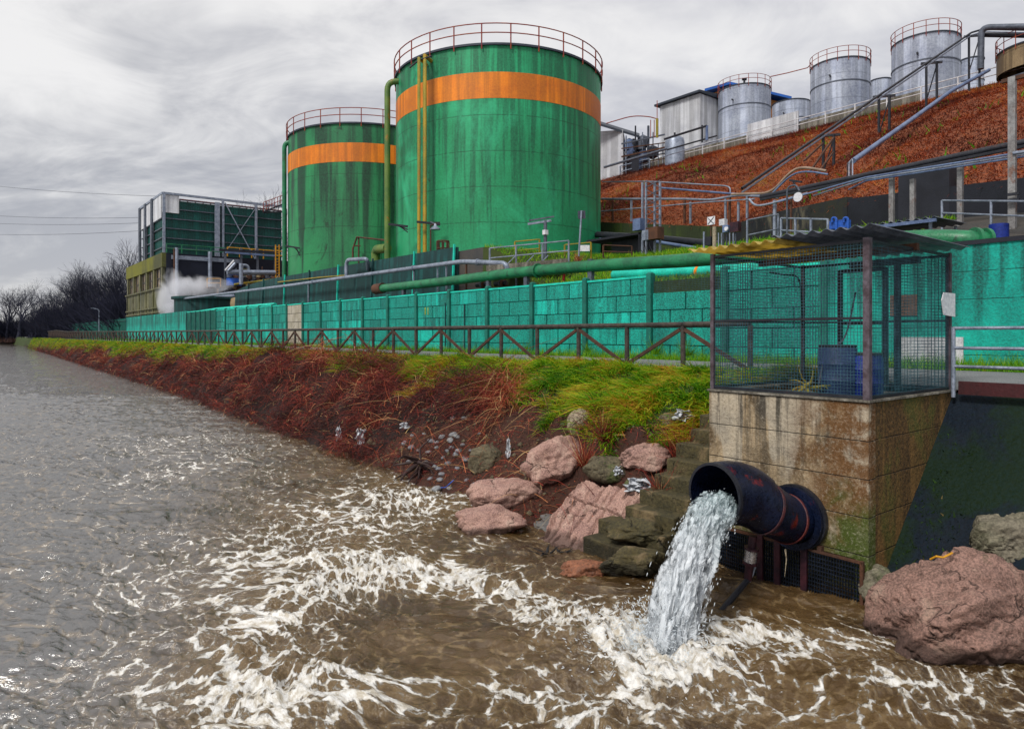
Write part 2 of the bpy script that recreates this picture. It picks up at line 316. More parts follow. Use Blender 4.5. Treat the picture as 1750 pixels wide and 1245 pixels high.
def spray_mat():
    m = bpy.data.materials.new('spray'); m.use_nodes = True; t = NT(m.node_tree); M['spray'] = m
    p = t.n('ShaderNodeBsdfPrincipled', {'Base Color': (.86, .9, .93), 'Roughness': .25, 'IOR': 1.33})
    tl = t.n('ShaderNodeBsdfTranslucent', {'Color': (.86, .9, .93)})
    t.n('ShaderNodeOutputMaterial', {'Surface': t.n('ShaderNodeMixShader', {0: .6, 1: p.outputs[0], 2: tl.outputs[0]}).outputs[0]})
spray_mat()

# ------------------------------------------------------------------ mesh helpers
ORG = {}
def tag(o, label=None, cat=None, group=None, kind=None):
    if label: o['label'] = label
    if cat: o['category'] = cat
    if group: o['group'] = group
    if kind: o['kind'] = kind
    return o
def thing(name, label, cat, loc, group=None):
    o = bpy.data.objects.new(name, None); C.objects.link(o); o.location = loc; o.empty_display_size = .2
    ORG[o.name] = Vector(loc); return tag(o, label, cat, group)
class MB:
    def __init__(s): s.v = []; s.f = []
    def add(s, vs, fs):
        k = len(s.v); s.v += [Vector(p) for p in vs]; s.f += [[i + k for i in f] for f in fs]; return s
    def hexa(s, p):   # p: 4 bottom then 4 top corners
        return s.add(p, [(3, 2, 1, 0), (4, 5, 6, 7), (0, 1, 5, 4), (1, 2, 6, 5), (2, 3, 7, 6), (3, 0, 4, 7)])
    def st(s, s0, s1, t0, t1, z0, z1):   # box in the bank frame
        return s.hexa([F(s0, t0, z0), F(s1, t0, z0), F(s1, t1, z0), F(s0, t1, z0), F(s0, t0, z1), F(s1, t0, z1), F(s1, t1, z1), F(s0, t1, z1)])
    def box(s, c, d, ax=None):
        c = Vector(c); X, Y, Z = ax or (W, U, Vector((0, 0, 1))); d = [k / 2 for k in d]
        pts = [c + X * a * d[0] + Y * b * d[1] + Z * e * d[2] for e in (-1, 1) for a, b in ((-1, -1), (1, -1), (1, 1), (-1, 1))]
        return s.hexa(pts)
    def bar(s, a, b, w, h=None):   # rectangular bar between two points
        a = Vector(a); b = Vector(b); h = h or w; d = (b - a).normalized()
        up = Vector((0, 0, 1)) if abs(d.z) < .95 else W
        x = d.cross(up).normalized() * w / 2; y = x.cross(d).normalized() * h / 2
        return s.hexa([a - x - y, a + x - y, b + x - y, b - x - y, a - x + y, a + x + y, b + x + y, b - x + y])
    def tube(s, pts, r, n=8, closed=False, cap=True, r2=None):
        pts = [Vector(p) for p in pts]; m = len(pts); k0 = len(s.v)
        if m < 2: return s
        d = (pts[1] - pts[0]).normalized(); up = Vector((0, 0, 1)) if abs(d.z) < .9 else Vector((1, 0, 0))
        x = d.cross(up).normalized()
        for i, p in enumerate(pts):
            if closed: d = (pts[(i + 1) % m] - pts[i - 1]).normalized()
            elif 0 < i < m - 1: d = ((pts[i + 1] - p).normalized() + (p - pts[i - 1]).normalized()).normalized()
            elif i: d = (p - pts[i - 1]).normalized()
            x = (x - d * x.dot(d)).normalized(); y = d.cross(x)
            rr = r if r2 is None else r + (r2 - r) * i / (m - 1)
            for j in range(n):
                a = 2 * math.pi * (j + .5) / n; s.v.append(p + x * math.cos(a) * rr + y * math.sin(a) * rr)
        for i in range(m if closed else m - 1):
            i2 = (i + 1) % m
            for j in range(n):
                j2 = (j + 1) % n; s.f.append([k0 + i * n + j, k0 + i * n + j2, k0 + i2 * n + j2, k0 + i2 * n + j])
        if cap and not closed:
            s.f.append([k0 + j for j in range(n)][::-1]); s.f.append([k0 + (m - 1) * n + j for j in range(n)])
        return s
    def lathe(s, c, prof, n=48, cap=True):   # prof: (radius, z) upwards
        c = Vector(c); k0 = len(s.v); m = len(prof)
        for r, z in prof:
            for j in range(n):
                a = 2 * math.pi * j / n; s.v.append(c + Vector((math.cos(a) * r, math.sin(a) * r, z)))
        for i in range(m - 1):
            for j in range(n):
                j2 = (j + 1) % n; s.f.append([k0 + i * n + j, k0 + i * n + j2, k0 + i * n + n + j2, k0 + i * n + n + j])
        if cap: s.f.append([k0 + j for j in range(n)][::-1]); s.f.append([k0 + (m - 1) * n + j for j in range(n)])
        return s
    def build(s, name, mat, parent=None, smooth=False, label=None):
        if parent is None:
            xs = [v.x for v in s.v]; ys = [v.y for v in s.v]; zs = [v.z for v in s.v]
            org = Vector(((min(xs) + max(xs)) / 2, (min(ys) + max(ys)) / 2, min(zs)))
        else: org = ORG[parent.name]
        me = bpy.data.meshes.new(name); me.from_pydata([v - org for v in s.v], [], s.f)
        me.materials.append(M[mat] if isinstance(mat, str) else mat)
        me.polygons.foreach_set('use_smooth', [smooth] * len(me.polygons))
        o = bpy.data.objects.new(name, me); C.objects.link(o)
        if smooth: shade(o)
        if parent is None: o.location = org
        else: o.parent = parent
        ORG[o.name] = org
        if label: o['label'] = label
        return o
def shade(o):
    me = o.data; bm = bmesh.new(); bm.from_mesh(me)
    for e in bm.edges:
        if len(e.link_faces) == 2 and e.calc_face_angle(0) > R(42): e.smooth = False
    bm.to_mesh(me); bm.free()
def rnd(pts, r, k=5):
    pts = [Vector(p) for p in pts]; out = [pts[0]]
    for i in range(1, len(pts) - 1):
        a, b, c = pts[i - 1], pts[i], pts[i + 1]; ra = min(r, (a - b).length * .48); rc = min(r, (c - b).length * .48)
        p0 = b + (a - b).normalized() * ra; p2 = b + (c - b).normalized() * rc
        for j in range(k + 1):
            u = j / k; out.append(p0 * (1 - u) ** 2 + b * 2 * u * (1 - u) + p2 * u * u)
    out.append(pts[-1]); return out
def pipe(name, pts, r, mat, label=None, cat='pipe', group=None, parent=None, br=.3, n=10, flanges=()):
    P = rnd(pts, br) if len(pts) > 2 else pts
    if parent is None and flanges:
        root = thing(name, label, cat, Vector(pts[0]), group)
        MB().tube(P, r, n).build('tube', mat, root, True)
        fb = MB()
        for f in flanges:
            a = Vector(pts[int(f)]); b = Vector(pts[int(f) + 1]); q = a.lerp(b, f - int(f)); d = (b - a).normalized() * .04
            MB().tube([q - d, q + d], r * 1.35, n).build('flange', mat, root, True)
        return root
    o = MB().tube(P, r, n).build(name, mat, parent, True)
    if parent is None: tag(o, label, cat, group)
    return o
def fast(name, V, quads, mat, tone=None, smooth=False, attrs=()):
    me = bpy.data.meshes.new(name); V = np.asarray(V, np.float32); quads = np.asarray(quads, np.int32)
    me.vertices.add(len(V)); me.vertices.foreach_set('co', V.ravel())
    k = quads.shape[1]; me.loops.add(quads.size); me.loops.foreach_set('vertex_index', quads.ravel())
    me.polygons.add(len(quads)); me.polygons.foreach_set('loop_start', np.arange(0, quads.size, k, dtype=np.int32))
    me.polygons.foreach_set('loop_total', np.full(len(quads), k, np.int32))
    me.polygons.foreach_set('use_smooth', np.full(len(quads), smooth))
    if tone is not None:
        a = me.attributes.new('tone', 'FLOAT', 'POINT'); a.data.foreach_set('value', np.asarray(tone, np.float32))
    for an, ty, dat in attrs:
        a = me.attributes.new(an, ty, 'POINT'); a.data.foreach_set('value' if ty == 'FLOAT' else 'vector', np.asarray(dat, np.float32).ravel())
    me.update(); me.validate(); me.materials.append(M[mat] if isinstance(mat, str) else mat)
    o = bpy.data.objects.new(name, me); C.objects.link(o); return o
def grid_quads(nr, nc):
    i = np.arange(nr - 1)[:, None] * nc + np.arange(nc - 1)[None, :]
    return np.stack([i, i + 1, i + nc + 1, i + nc], -1).reshape(-1, 4)
def blades(name, P, D, L, Wd, bend, tone, mat, K=3, parent=None):
    """strips: P base points, D unit directions, L lengths, bend vectors (added as u^2)"""
    N = len(P); u = np.linspace(0, 1, K + 1)
    a = rng.uniform(0, 2 * np.pi, N); side = np.stack([np.cos(a), np.sin(a), np.zeros(N)], 1)
    side -= D * (side * D).sum(1)[:, None]; side /= np.linalg.norm(side, axis=1)[:, None] + 1e-9
    cen = P[:, None] + D[:, None] * (L[:, None] * u)[..., None] + bend[:, None] * (L[:, None] * u ** 2)[..., None]
    wd = (Wd[:, None] * (1 - u * .85))[..., None] * side[:, None]
    V = np.stack([cen - wd, cen + wd], 2).reshape(-1, 3)
    b = (np.arange(N) * (K + 1) * 2)[:, None] + (np.arange(K) * 2)[None, :]
    q = np.stack([b, b + 1, b + 3, b + 2], -1).reshape(-1, 4)
    return fast(name, V, q, mat, np.repeat(tone, (K + 1) * 2))
def children(o): return [c for c in bpy.data.objects if c.parent == o]
def dup(root, loc, rz=0., sc=1., label=None, group=None, kids=None):
    r = root.copy(); C.objects.link(r); r.location = loc; r.rotation_euler = (0, 0, rz); r.scale = (sc,) * 3
    if label: r['label'] = label
    if group: r['group'] = group
    for ch in (kids if kids is not None else children(root)):
        c = ch.copy(); C.objects.link(c); c.parent = r
    return r

# ------------------------------------------------------------------ terrain
def tw(s): return np.interp(s, [-10, 4, 7, 9, 12, 20, 28, 45, 90, 250, 420], [8.0, 8.0, 7.3, 7.3, 8.3, 8.7, 8.9, 9.6, 10.0, 12.0, 12.4])
TC = 13.25
def zbank(s, t):
    f = np.clip((t - tw(s)) / (TC - tw(s)), -1.2, 1)
    z = np.where(f > 0, 2.66 * np.sin(np.clip(f, 0, 1) * np.pi / 2) ** .95, f * 1.6)
    n = fbm(s * .35, t * .5, 3, 4) * .38 + fbm(s * 1.4, t * 1.4, 9, 3) * .10
    cut = np.maximum((1 - sm(7.7, 8.6, s)) * (1 - sm(11.2, 12.2, t)) * .5, (1 - sm(9.4, 10.2, s)) * (1 - sm(8.8, 9.6, t)) * .55)
    return z + n * np.clip(np.minimum(f * 3 + .35, (1 - f) * 4), 0, 1) - cut
def zyard(s, t):
    g = np.interp(t, [17.5, 18.6, 24, 27.5, 34, 60], [5.25, 5.35, 6.9, 7.7, 8.0, 8.2])
    terr = np.where(t < 19.4, 5.2, 7.75)
    k = sm(22, 27, s)
    low = sm(64, 67, s); terr = terr * (1 - low) + 4.9 * low
    return g * (1 - k) + terr * k
def zland(s, t):
    s = np.asarray(s, float); t = np.asarray(t, float)
    z = np.where(t < TC, zbank(s, t), 2.66 + (t - TC) * .022)
    z = np.where(t > 17.52, zyard(s, t), z)
    blk = (s < 6.75) & (t < 12.1); z = np.where(blk, np.minimum(z, -.6 if True else z), z)
    return z
sg = np.concatenate([np.arange(-14, 4, .5), np.arange(4, 60, .14), np.geomspace(60, 420, 260)])
tg = np.concatenate([np.arange(4.5, 13.4, .12), np.array([13.5, 14.5, 16, 17, 17.51, 17.53, 17.6, 18.2, 19, 19.38, 19.42]), np.arange(20, 36, .8), np.array([40, 50, 70, 110])])
SG, TG = np.meshgrid(sg, tg, indexing='ij')
ZG = zland(SG, TG); far = (SG > 130) & (TG > 17.52); ZG = np.where(far, 3.0, ZG)
VX = U.x * SG + W.x * TG; VY = U.y * SG + W.y * TG
g = fast('ground', np.stack([VX, VY, ZG], -1).reshape(-1, 3), grid_quads(len(sg), len(tg)), 'soil', smooth=True)
g.data.materials.append(M['turf']); g.data.materials.append(M['yard']); g.data.materials.append(M['bramble_shade'])
q = grid_quads(len(sg), len(tg)); cs = SG.reshape(-1)[q].mean(1); ct = TG.reshape(-1)[q].mean(1)
def greent(s):  # lowest t at which the bank is green
    return np.interp(s, [4, 9, 13, 17, 22, 30, 34, 38, 60, 120, 250], [10.2, 10.0, 10.9, 11.5, 11.8, 12.2, 13.1, 11.9, 11.7, 11.7, 11.9]) + fbm(s * .25, s * 0 + 3.3, 5, 3) * .55
mi = np.where((ct > greent(cs)) & (ct < 17.52), 1, 0); mi = np.where(ct > 17.52, np.where((cs < 27) & (ct < 33), 1, 2), mi)
mi = np.where((cs < 9) & (ct > 20), 2, mi)
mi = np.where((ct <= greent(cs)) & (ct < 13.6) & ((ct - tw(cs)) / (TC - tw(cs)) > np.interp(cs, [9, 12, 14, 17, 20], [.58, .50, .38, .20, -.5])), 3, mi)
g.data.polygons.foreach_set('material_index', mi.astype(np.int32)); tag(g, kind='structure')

def quad_sheet(name, st, mat, kind='structure'):
    o = MB().add([F(*p) for p in st], [tuple(range(len(st)))]).build(name, mat); return tag(o, kind=kind)
pz_ = 2.74
ps = list(np.arange(-14, 8.1, 2)) + list(np.arange(9, 60, 1.)) + list(np.geomspace(60, 300, 60))
pv = []
for s_ in ps:
    t0 = 12.0 if s_ < 6 else (13.62 if s_ > 9 else 12.0 + (s_ - 6) / 3 * 1.62); t1 = 16.5
    wob = float(pnoise(s_ * .4, 1.1)) * .12
    for k in range(5):
        tt = t0 + wob + (t1 - t0) * k / 4; pv.append(F(s_, tt, 2.66 + (tt - TC) * .022 + (.03 if 0 < k < 4 else -.01) + .02))
pq = grid_quads(len(ps), 5)
o = fast('path', [tuple(v) for v in pv], pq, 'gravel', smooth=True); tag(o, kind='structure')

# hillside
hs = np.concatenate([np.arange(-14, 60, .6), np.arange(60, 100, 2)]); hf = np.linspace(0, 1, 60)
def tb(s): return np.interp(s, [-14, 0, 7, 14.4, 23.4, 33, 60], [22, 23.5, 26, 30, 34, 34, 34])
def zb(s): return np.interp(s, [-14, 7, 14.4, 23.4, 33, 60], [7.9, 8.25, 9.2, 9.6, 11.1, 11.5])
HS, HF = np.meshgrid(hs, hf, indexing='ij')
HT = tb(HS) + (62 - tb(HS)) * HF
HZ = zb(HS) + (22.9 - zb(HS)) * (HF + .06 * np.sin(HF * np.pi)) + fbm(HS * .2, HT * .2, 21, 4) * .35 * np.sin(HF * np.pi)
drop = sm(57, 62, HS + (1 - HF) * 14); HZ = HZ * (1 - drop) + 8 * drop
def zhill(s, t):
    f = np.clip((t - tb(s)) / (62 - tb(s)), 0, 1)
    return zb(s) + (22.9 - zb(s)) * (f + .06 * np.sin(f * np.pi)) + fbm(s * .2, t * .2, 21, 4) * .35 * np.sin(f * np.pi)
o = fast('hillside', np.stack([U.x * HS + W.x * HT, U.y * HS + W.y * HT, HZ], -1).reshape(-1, 3), grid_quads(len(hs), 60), 'hill_soil', smooth=True); tag(o, kind='structure')
o = MB().st(-14, 57, 61.9, 95, 8, 22.9).build('hilltop', 'yard'); tag(o, kind='structure')
def ground_z(p):
    s_, t_ = ST(p); z = float(zland(s_, t_)) if t_ < float(tb(s_)) else float(zhill(np.array([s_]), np.array([t_]))[0])
    return z
def foot(p, lim=4.): g_ = ground_z(p) - .08; return Vector((p[0], p[1], g_)) if p[2] - lim < g_ < p[2] + .3 else Vector(p)
# far ground across the bend
o = MB().add([(-900, 285, -.4), (-60, 262, -.4), (-60, 290, 3.2), (-900, 310, 4), (-60, 1500, 6), (-1600, 1500, 6)], [(0, 1, 2, 3), (3, 2, 4, 5)]).build('far_bank', 'far_ground'); tag(o, kind='structure')
o = MB().add([(-1600, 1500, -60), (1600, 1500, -60), (1600, 1500, 2.9), (-1600, 1500, 6), (-230, 290, 2.5), (1600, 290, 2.5)], [(3, 4, 5, 2)]).build('plain', 'far_ground'); tag(o, kind='structure')

# ------------------------------------------------------------------ river
IMP = PZ(1120, 1112, 0)
def blob(px, py, cx, cy, rx, ry, ang=0):
    a = R(ang); dx = px - cx; dy = py - cy; x = dx * math.cos(a) + dy * math.sin(a); y = -dx * math.sin(a) + dy * math.cos(a)
    return np.exp(-((x / rx) ** 2 + (y / ry) ** 2))
def build_river():
    ys = np.concatenate([np.geomspace(4.2, 40, 560), np.geomspace(40.4, 420, 160)])
    rx = np.linspace(-1.25, .95, 800)
    YY, RX = np.meshgrid(ys, rx, indexing='ij'); XX = RX * YY
    px = CX + RX * FP; py = HY + EZ * FP / YY
    m = np.interp(px, [-600, 200, 500, 900], [.03, .05, .09, .11])
    for (cx, cy, a, b, an, k) in [
        (1135, 1115, 90, 42, 0, .95), (1330, 1085, 170, 26, 6, .62), (1240, 1140, 100, 40, 0, .6), (1600, 1175, 200, 40, 0, .42), (1400, 1215, 200, 26, 8, .35),
        (1010, 1080, 120, 40, 12, .60), (880, 1020, 120, 30, 18, .52), (760, 990, 110, 26, 8, .48), (640, 965, 120, 30, 0, .36),
        (560, 1010, 110, 50, -15, .42), (430, 1060, 130, 60, -15, .50), (500, 1180, 130, 75, -10, .66), (350, 1190, 120, 60, 0, .5), (440, 960, 150, 45, -12, .40),
        (580, 880, 190, 45, -8, .36), (720, 850, 120, 30, 0, .3), (330, 800, 140, 22, -10, .32), (240, 1010, 150, 40, -20, .16), (190, 1120, 60, 90, -20, .22), (40, 1190, 60, 40, 0, .12),
        (270, 760, 120, 18, -5, .22), (900, 1180, 200, 40, 0, .33), (660, 1190, 70, 50, 0, .34), (1050, 1180, 130, 40, 0, .3), (950, 1235, 200, 26, 0, .25), (1420, 1040, 80, 20, 5, .25), (700, 905, 90, 14, 0, .25)]:
        m += blob(px, py, cx, cy, a, b, an) * k
    for (cx, cy, a, b, an, k) in [(740, 1085, 95, 48, 12, .55), (640, 1130, 70, 40, 0, .15), (1340, 1010, 130, 38, 8, .45), (1060, 960, 60, 30, 0, .2), (1330, 960, 110, 40, 0, .3)]:
        m -= blob(px, py, cx, cy, a, b, an) * k
    m += fbm(XX * .6, YY * .45, 40, 3) * .10
    m = np.clip(m, 0, 1)
    # swirled coordinates so that the foam veins curl
    fx = XX * .85 + pnoise(XX * .5, YY * .5, 50) * .45 + pnoise(XX * 1.3, YY * 1.3, 51) * .07; fy = YY * .95 + XX * .25 + pnoise(XX * .5 + 9, YY * .5, 60) * .45 + pnoise(XX * 1.3, YY * 1.3, 61) * .07
    turb = np.clip(m * 1.3, .25, 1.1)
    h = fbm(fx * .55, fy * 1.0, 70, 3, .55) * .075 * (.7 + turb)
    h += (1 - np.abs(fbm(fx * 1.5, fy * 2.2, 80, 3, .5)) * 1.6) * .05 * turb
    h += fbm(fx * 4.2, fy * 6.0, 90, 3, .55) * .028 * (.6 + turb)
    h += (1 - np.abs(fbm(fx * 2.6 + 7, fy * 4.5, 85, 3, .5)) * 1.8) * .022 * (.7 + turb)
    fade = np.clip(30 / YY, .25, 1); h = h * fade
    d = np.hypot(XX - IMP.x, YY - IMP.y)
    h += .09 * np.exp(-((d - .5) / .3) ** 2) - .12 * np.exp(-(d / .35) ** 2) + fbm(XX * 5, YY * 5, 95, 4) * .13 * np.exp(-(d / 1.1) ** 2)
    V = np.stack([XX, YY, h - .03], -1).reshape(-1, 3)
    fl = np.stack([fx, fy, 0 * fx], -1).reshape(-1, 3)
    o = fast('river', V, grid_quads(len(ys), len(rx)), 'river_water', smooth=True, attrs=[('foam', 'FLOAT', m.reshape(-1)), ('sheen_fade', 'FLOAT', np.clip(sm(150, 620, px + (py - 800) * .35) + .0, 0, 1).reshape(-1)), ('flow', 'FLOAT_VECTOR', fl)])
    tag(o, kind='structure')
build_river()

# ------------------------------------------------------------------ outfall block, pipe and water
def block_mat():
    m = bpy.data.materials.new('block_face'); m.use_nodes = True; t = NT(m.node_tree); M['block_face'] = m
    pos = t.n('ShaderNodeNewGeometry').outputs['Position']; sp = t.n('ShaderNodeSeparateXYZ', {0: pos})
    sc = t.math('ADD', t.math('MULTIPLY', sp.outputs[0], U.x), t.math('MULTIPLY', sp.outputs[1], U.y)); z = sp.outputs[2]
    nb = t.noise(pos, 1.6, 5, .65, .5); n2 = t.noise(pos, 4., 5, .7, .3)
    col = t.mix(t.ramp(nb, .38, .62), (.10, .065, .03), (.40, .30, .18))
    zb_ = t.n('ShaderNodeVectorMath', {0: pos, 1: (2.2, 2.2, .5)}, operation='MULTIPLY').outputs[0]
    blk = t.noise(zb_, 1., 2, .5); col = t.mix(t.ramp(blk, .48, .54, 0, .55), col, (.50, .45, .36))
    st = t.noise(t.scale(pos, 7., 7., .35), 1., 4, .65)
    col = t.mix(t.math('MULTIPLY', t.ramp(st, .46, .62), t.ramp(z, 1.2, 2.6, .25, .95)), col, (.045, .038, .028))
    wob = t.math('ADD', sc, t.math('MULTIPLY', t.math('SUBTRACT', nb, .5), 1.6))
    rust = t.math('MULTIPLY', t.ramp(wob, 5.4, 4.5), t.ramp(n2, .30, .54)); col = t.mix(t.math('MULTIPLY', rust, .95), col, (.13, .055, .012))
    wz = t.math('ADD', z, t.math('MULTIPLY', t.math('SUBTRACT', nb, .5), 2.2)); moss = t.math('MULTIPLY', t.ramp(wz, 1.25, .55), t.ramp(n2, .32, .5))
    col = t.mix(t.math('MULTIPLY', moss, .9), col, (.075, .075, .010))
    g2 = t.math('MULTIPLY', t.ramp(wz, 1.6, .9), t.ramp(wob, 4.75, 4.35)); col = t.mix(t.math('MULTIPLY', g2, .8), col, (.05, .085, .006))
    fr = t.math('ABSOLUTE', t.math('SUBTRACT', t.math('FRACT', t.math('DIVIDE', t.math('SUBTRACT', t.math('ADD', z, t.math('MULTIPLY', n2, .02)), .12), .5)), .5))
    ln = t.ramp(fr, .478, .5); col = t.mix(t.math('MULTIPLY', ln, .9), col, (.02, .018, .012))
    fn = t.noise(pos, 26., 5, .75); col = t.mix(t.ramp(fn, .52, .7, 0, .55), col, (.03, .026, .018)); col = t.mix(t.ramp(fn, .5, .3, 0, .35), col, (.55, .5, .4))
    h = t.math('SUBTRACT', t.noise(pos, 14., 6, .7), t.math('MULTIPLY', ln, .7))
    b = t.n('ShaderNodeBump', {'Height': h, 'Strength': .8, 'Distance': .04})
    p = t.n('ShaderNodeBsdfPrincipled', {'Base Color': col, 'Roughness': .75, 'Normal': b.outputs[0], 'Specular IOR Level': .35}); t.n('ShaderNodeOutputMaterial', {'Surface': p.outputs[0]})
block_mat()
root = thing('outfall_block', 'rust streaked concrete block rising from the river under the wire cage', 'concrete block', F(5.35, 10.5, -.6))
CT = 2.62
b = MB(); b.st(4.13, 6.58, 9.14, 9.34, .55, CT).st(4.13, 4.30, 9.14, 9.34, -.8, .548).st(6.41, 6.58, 9.14, 9.34, -.8, .548).st(4.13, 6.58, 9.60, 9.68, -.8, .9)
b.build('front_wall', 'block_face', root)
MB().st(4.13, 4.33, 9.342, 12.0, -.8, CT).build('side_wall', 'outfall_side', root, label='dark rust and moss streaked side wall')
MB().st(6.38, 6.58, 9.342, 12.0, -.8, CT).build('side_wall', 'outfall_side', root)
MB().st(4.332, 6.378, 9.342, 12.0, CT - .25, CT - .06).build('floor_slab', 'concrete', root)
MB().st(4.10, 6.60, 9.11, 9.36, CT, CT + .03).st(4.10, 4.35, 9.362, 12.02, CT, CT + .03).st(6.36, 6.60, 9.362, 12.02, CT, CT + .03).build('coping', 'concrete', root)
# grille
root = thing('outlet_grille', 'dark steel grating across the opening under the big outfall pipe', 'grating', F(5.35, 9.08, -.5))
b = MB()
for k in range(61):
    s_ = 4.2 + k * 2.3 / 60; b.bar(F(s_, 9.07, -.6), F(s_, 9.07, .52), .006, .03)
for k in range(19): z_ = -.5 + k * .056; b.bar(F(4.2, 9.075, z_), F(6.5, 9.075, z_), .03, .007)
b.build('bars', 'grille_steel', root)
b = MB(); b.bar(F(4.17, 9.07, .54), F(6.53, 9.07, .54), .05, .03).bar(F(4.18, 9.07, -.6), F(4.18, 9.07, .56), .04, .05).bar(F(6.52, 9.07, -.6), F(6.52, 9.07, .56), .04, .05)
b.build('frame', 'rust_steel', root)
for s_ in (4.95, 5.35, 5.62): MB().bar(F(s_, 9.03, -.6), F(s_, 9.03, .62), .09, .035).build('upright', 'maroon_steel', root)
for s_ in (4.75, 6.3): MB().box(F(s_, 9.10, .585), (.08, .06, .07)).build('fixing_lug', 'rust_steel', root)

# outfall pipe as lofted rings
root = thing('outfall_pipe', 'large black and red steel outfall pipe pouring water from its open mouth', 'outfall pipe', PT(1362, 882, 9.14))
def ring(c, n, r, k=40):
    n = Vector(n).normalized(); x = n.cross(Vector((0, 0, 1))).normalized(); y = x.cross(n)
    return [Vector(c) + x * math.cos(2 * math.pi * j / k) * r + y * math.sin(2 * math.pi * j / k) * r for j in range(k)]
def loft(rs, close_end=False):
    b = MB(); k = len(rs[0])
    for r_ in rs: b.v += r_
    for i in range(len(rs) - 1):
        for j in range(k): b.f.append([i * k + j, i * k + (j + 1) % k, (i + 1) * k + (j + 1) % k, (i + 1) * k + j])
    if close_end: b.f.append(list(range((len(rs) - 1) * k, len(rs) * k)))
    return b
nW = -W
c0 = PT(1362, 882, 9.14); c1 = c0 + nW * .30 + Vector((0, 0, .02)); c2 = PT(1306, 868, 8.42); c3 = PT(1220, 846, 7.72)
seg1 = (c2 - c1).normalized(); seg2 = (c3 - c2).normalized(); mn = (nW * 1.0 + U * .08 + Vector((0, 0, -.02))).normalized()
m12 = (nW + seg1).normalized(); m23 = (seg1 + seg2).normalized()
rr = .385
cc = c3 - mn * .52 + Vector((0, 0, .05)); BZ = []
for k in range(1, 8):
    u = k / 7; p_ = c2 * (1 - u) ** 2 + cc * 2 * u * (1 - u) + c3 * u * u; d_ = ((cc - c2) * 2 * (1 - u) + (c3 - cc) * 2 * u).normalized(); BZ.append((p_, d_, rr * (.93 + .20 * math.sin(min(1, u * 1.5) * math.pi / 2) - .04 * u)))
BZ[-1] = (c3, mn, rr * 1.08)
OUT = [ring(c0, nW, rr * .88), ring(c1, m12, rr * .86), ring(c2, m23, rr * .90)] + [ring(p_, d_, r_) for p_, d_, r_ in BZ]
loft(OUT[:3]).build('elbow', 'outfall_steel', root, True)
IN = [ring(p_, d_, r_ - .018) for p_, d_, r_ in BZ[::-1]] + [ring(c1, m12, rr * .8)]
loft(OUT[2:] + IN, True).build('mouth', 'outfall_steel', root, True)
b = loft([ring(c3 - mn * .05, mn, rr * 1.08 + .006), ring(c3 - mn * .05, mn, rr * 1.08 + .016), ring(c3 + mn * .004, mn, rr * 1.08 + .014), ring(c3 + mn * .004, mn, rr * 1.08 - .02)])
b.build('rim', 'black_steel', root, True)
for c_, n_, r_ in ((c2, m23, rr * .905), (c1, m12, rr * .865)):
    nn = n_.normalized(); loft([ring(c_ - nn * .02, nn, r_), ring(c_ - nn * .015, nn, r_ + .014), ring(c_ + nn * .015, nn, r_ + .014), ring(c_ + nn * .02, nn, r_)]).build('weld_seam', 'rim_rust', root, True)
loft([ring(c0 + nW * .02, nW, rr * .9), ring(c0 + nW * .02, nW, rr * 1.2), ring(c0 + nW * .09, nW, rr * 1.2), ring(c0 + nW * .09, nW, rr * .9)]).build('flange', 'black_steel', root, True)
loft([ring(c0 + nW * .11, nW, rr * .9), ring(c0 + nW * .11, nW, rr * 1.14), ring(c0 + nW * .16, nW, rr * 1.14), ring(c0 + nW * .16, nW, rr * .9)]).build('flange', 'outfall_steel', root, True)
# strut
root = thing('pipe_strut', 'bent steel prop with a shiny clamp holding up the outfall pipe', 'strut', PT(1283, 925, 8.35))
a_ = PT(1287, 915, 8.35); b_ = PT(1278, 990, 8.35); e_ = PZ(1212, 1068, -.1)
MB().tube([a_, b_], .055, 14).build('upper_tube', 'maroon_steel', root, True)
MB().tube([b_, e_], .04, 14).build('lower_tube', 'black_steel', root, True)
q1 = a_.lerp(b_, .32); q2 = a_.lerp(b_, .58); MB().tube([q1, q2], .082, 18).build('clamp', 'shiny', root, True)
MB().tube([a_.lerp(b_, .26), a_.lerp(b_, .31)], .098, 18).build('collar', 'maroon_steel', root, True)
MB().tube([a_.lerp(b_, .59), a_.lerp(b_, .64)], .098, 18).build('collar', 'maroon_steel', root, True)
MB().tube([q2 + Vector((.09, 0, -.02)), b_ + Vector((.06, 0, .05)), b_ + Vector((.01, -.03, -.02))], .012, 8).build('tie_rod', 'galv', root, True)
b = MB().tube([PT(1342, 938, 8.6), PT(1344, 955, 8.6), PT(1341, 985, 8.6)], .012, 6, r2=.003); tag(b.build('torn_rag', 'beige_rock'), 'pale torn scrap hanging below the outfall pipe flange', 'rag')

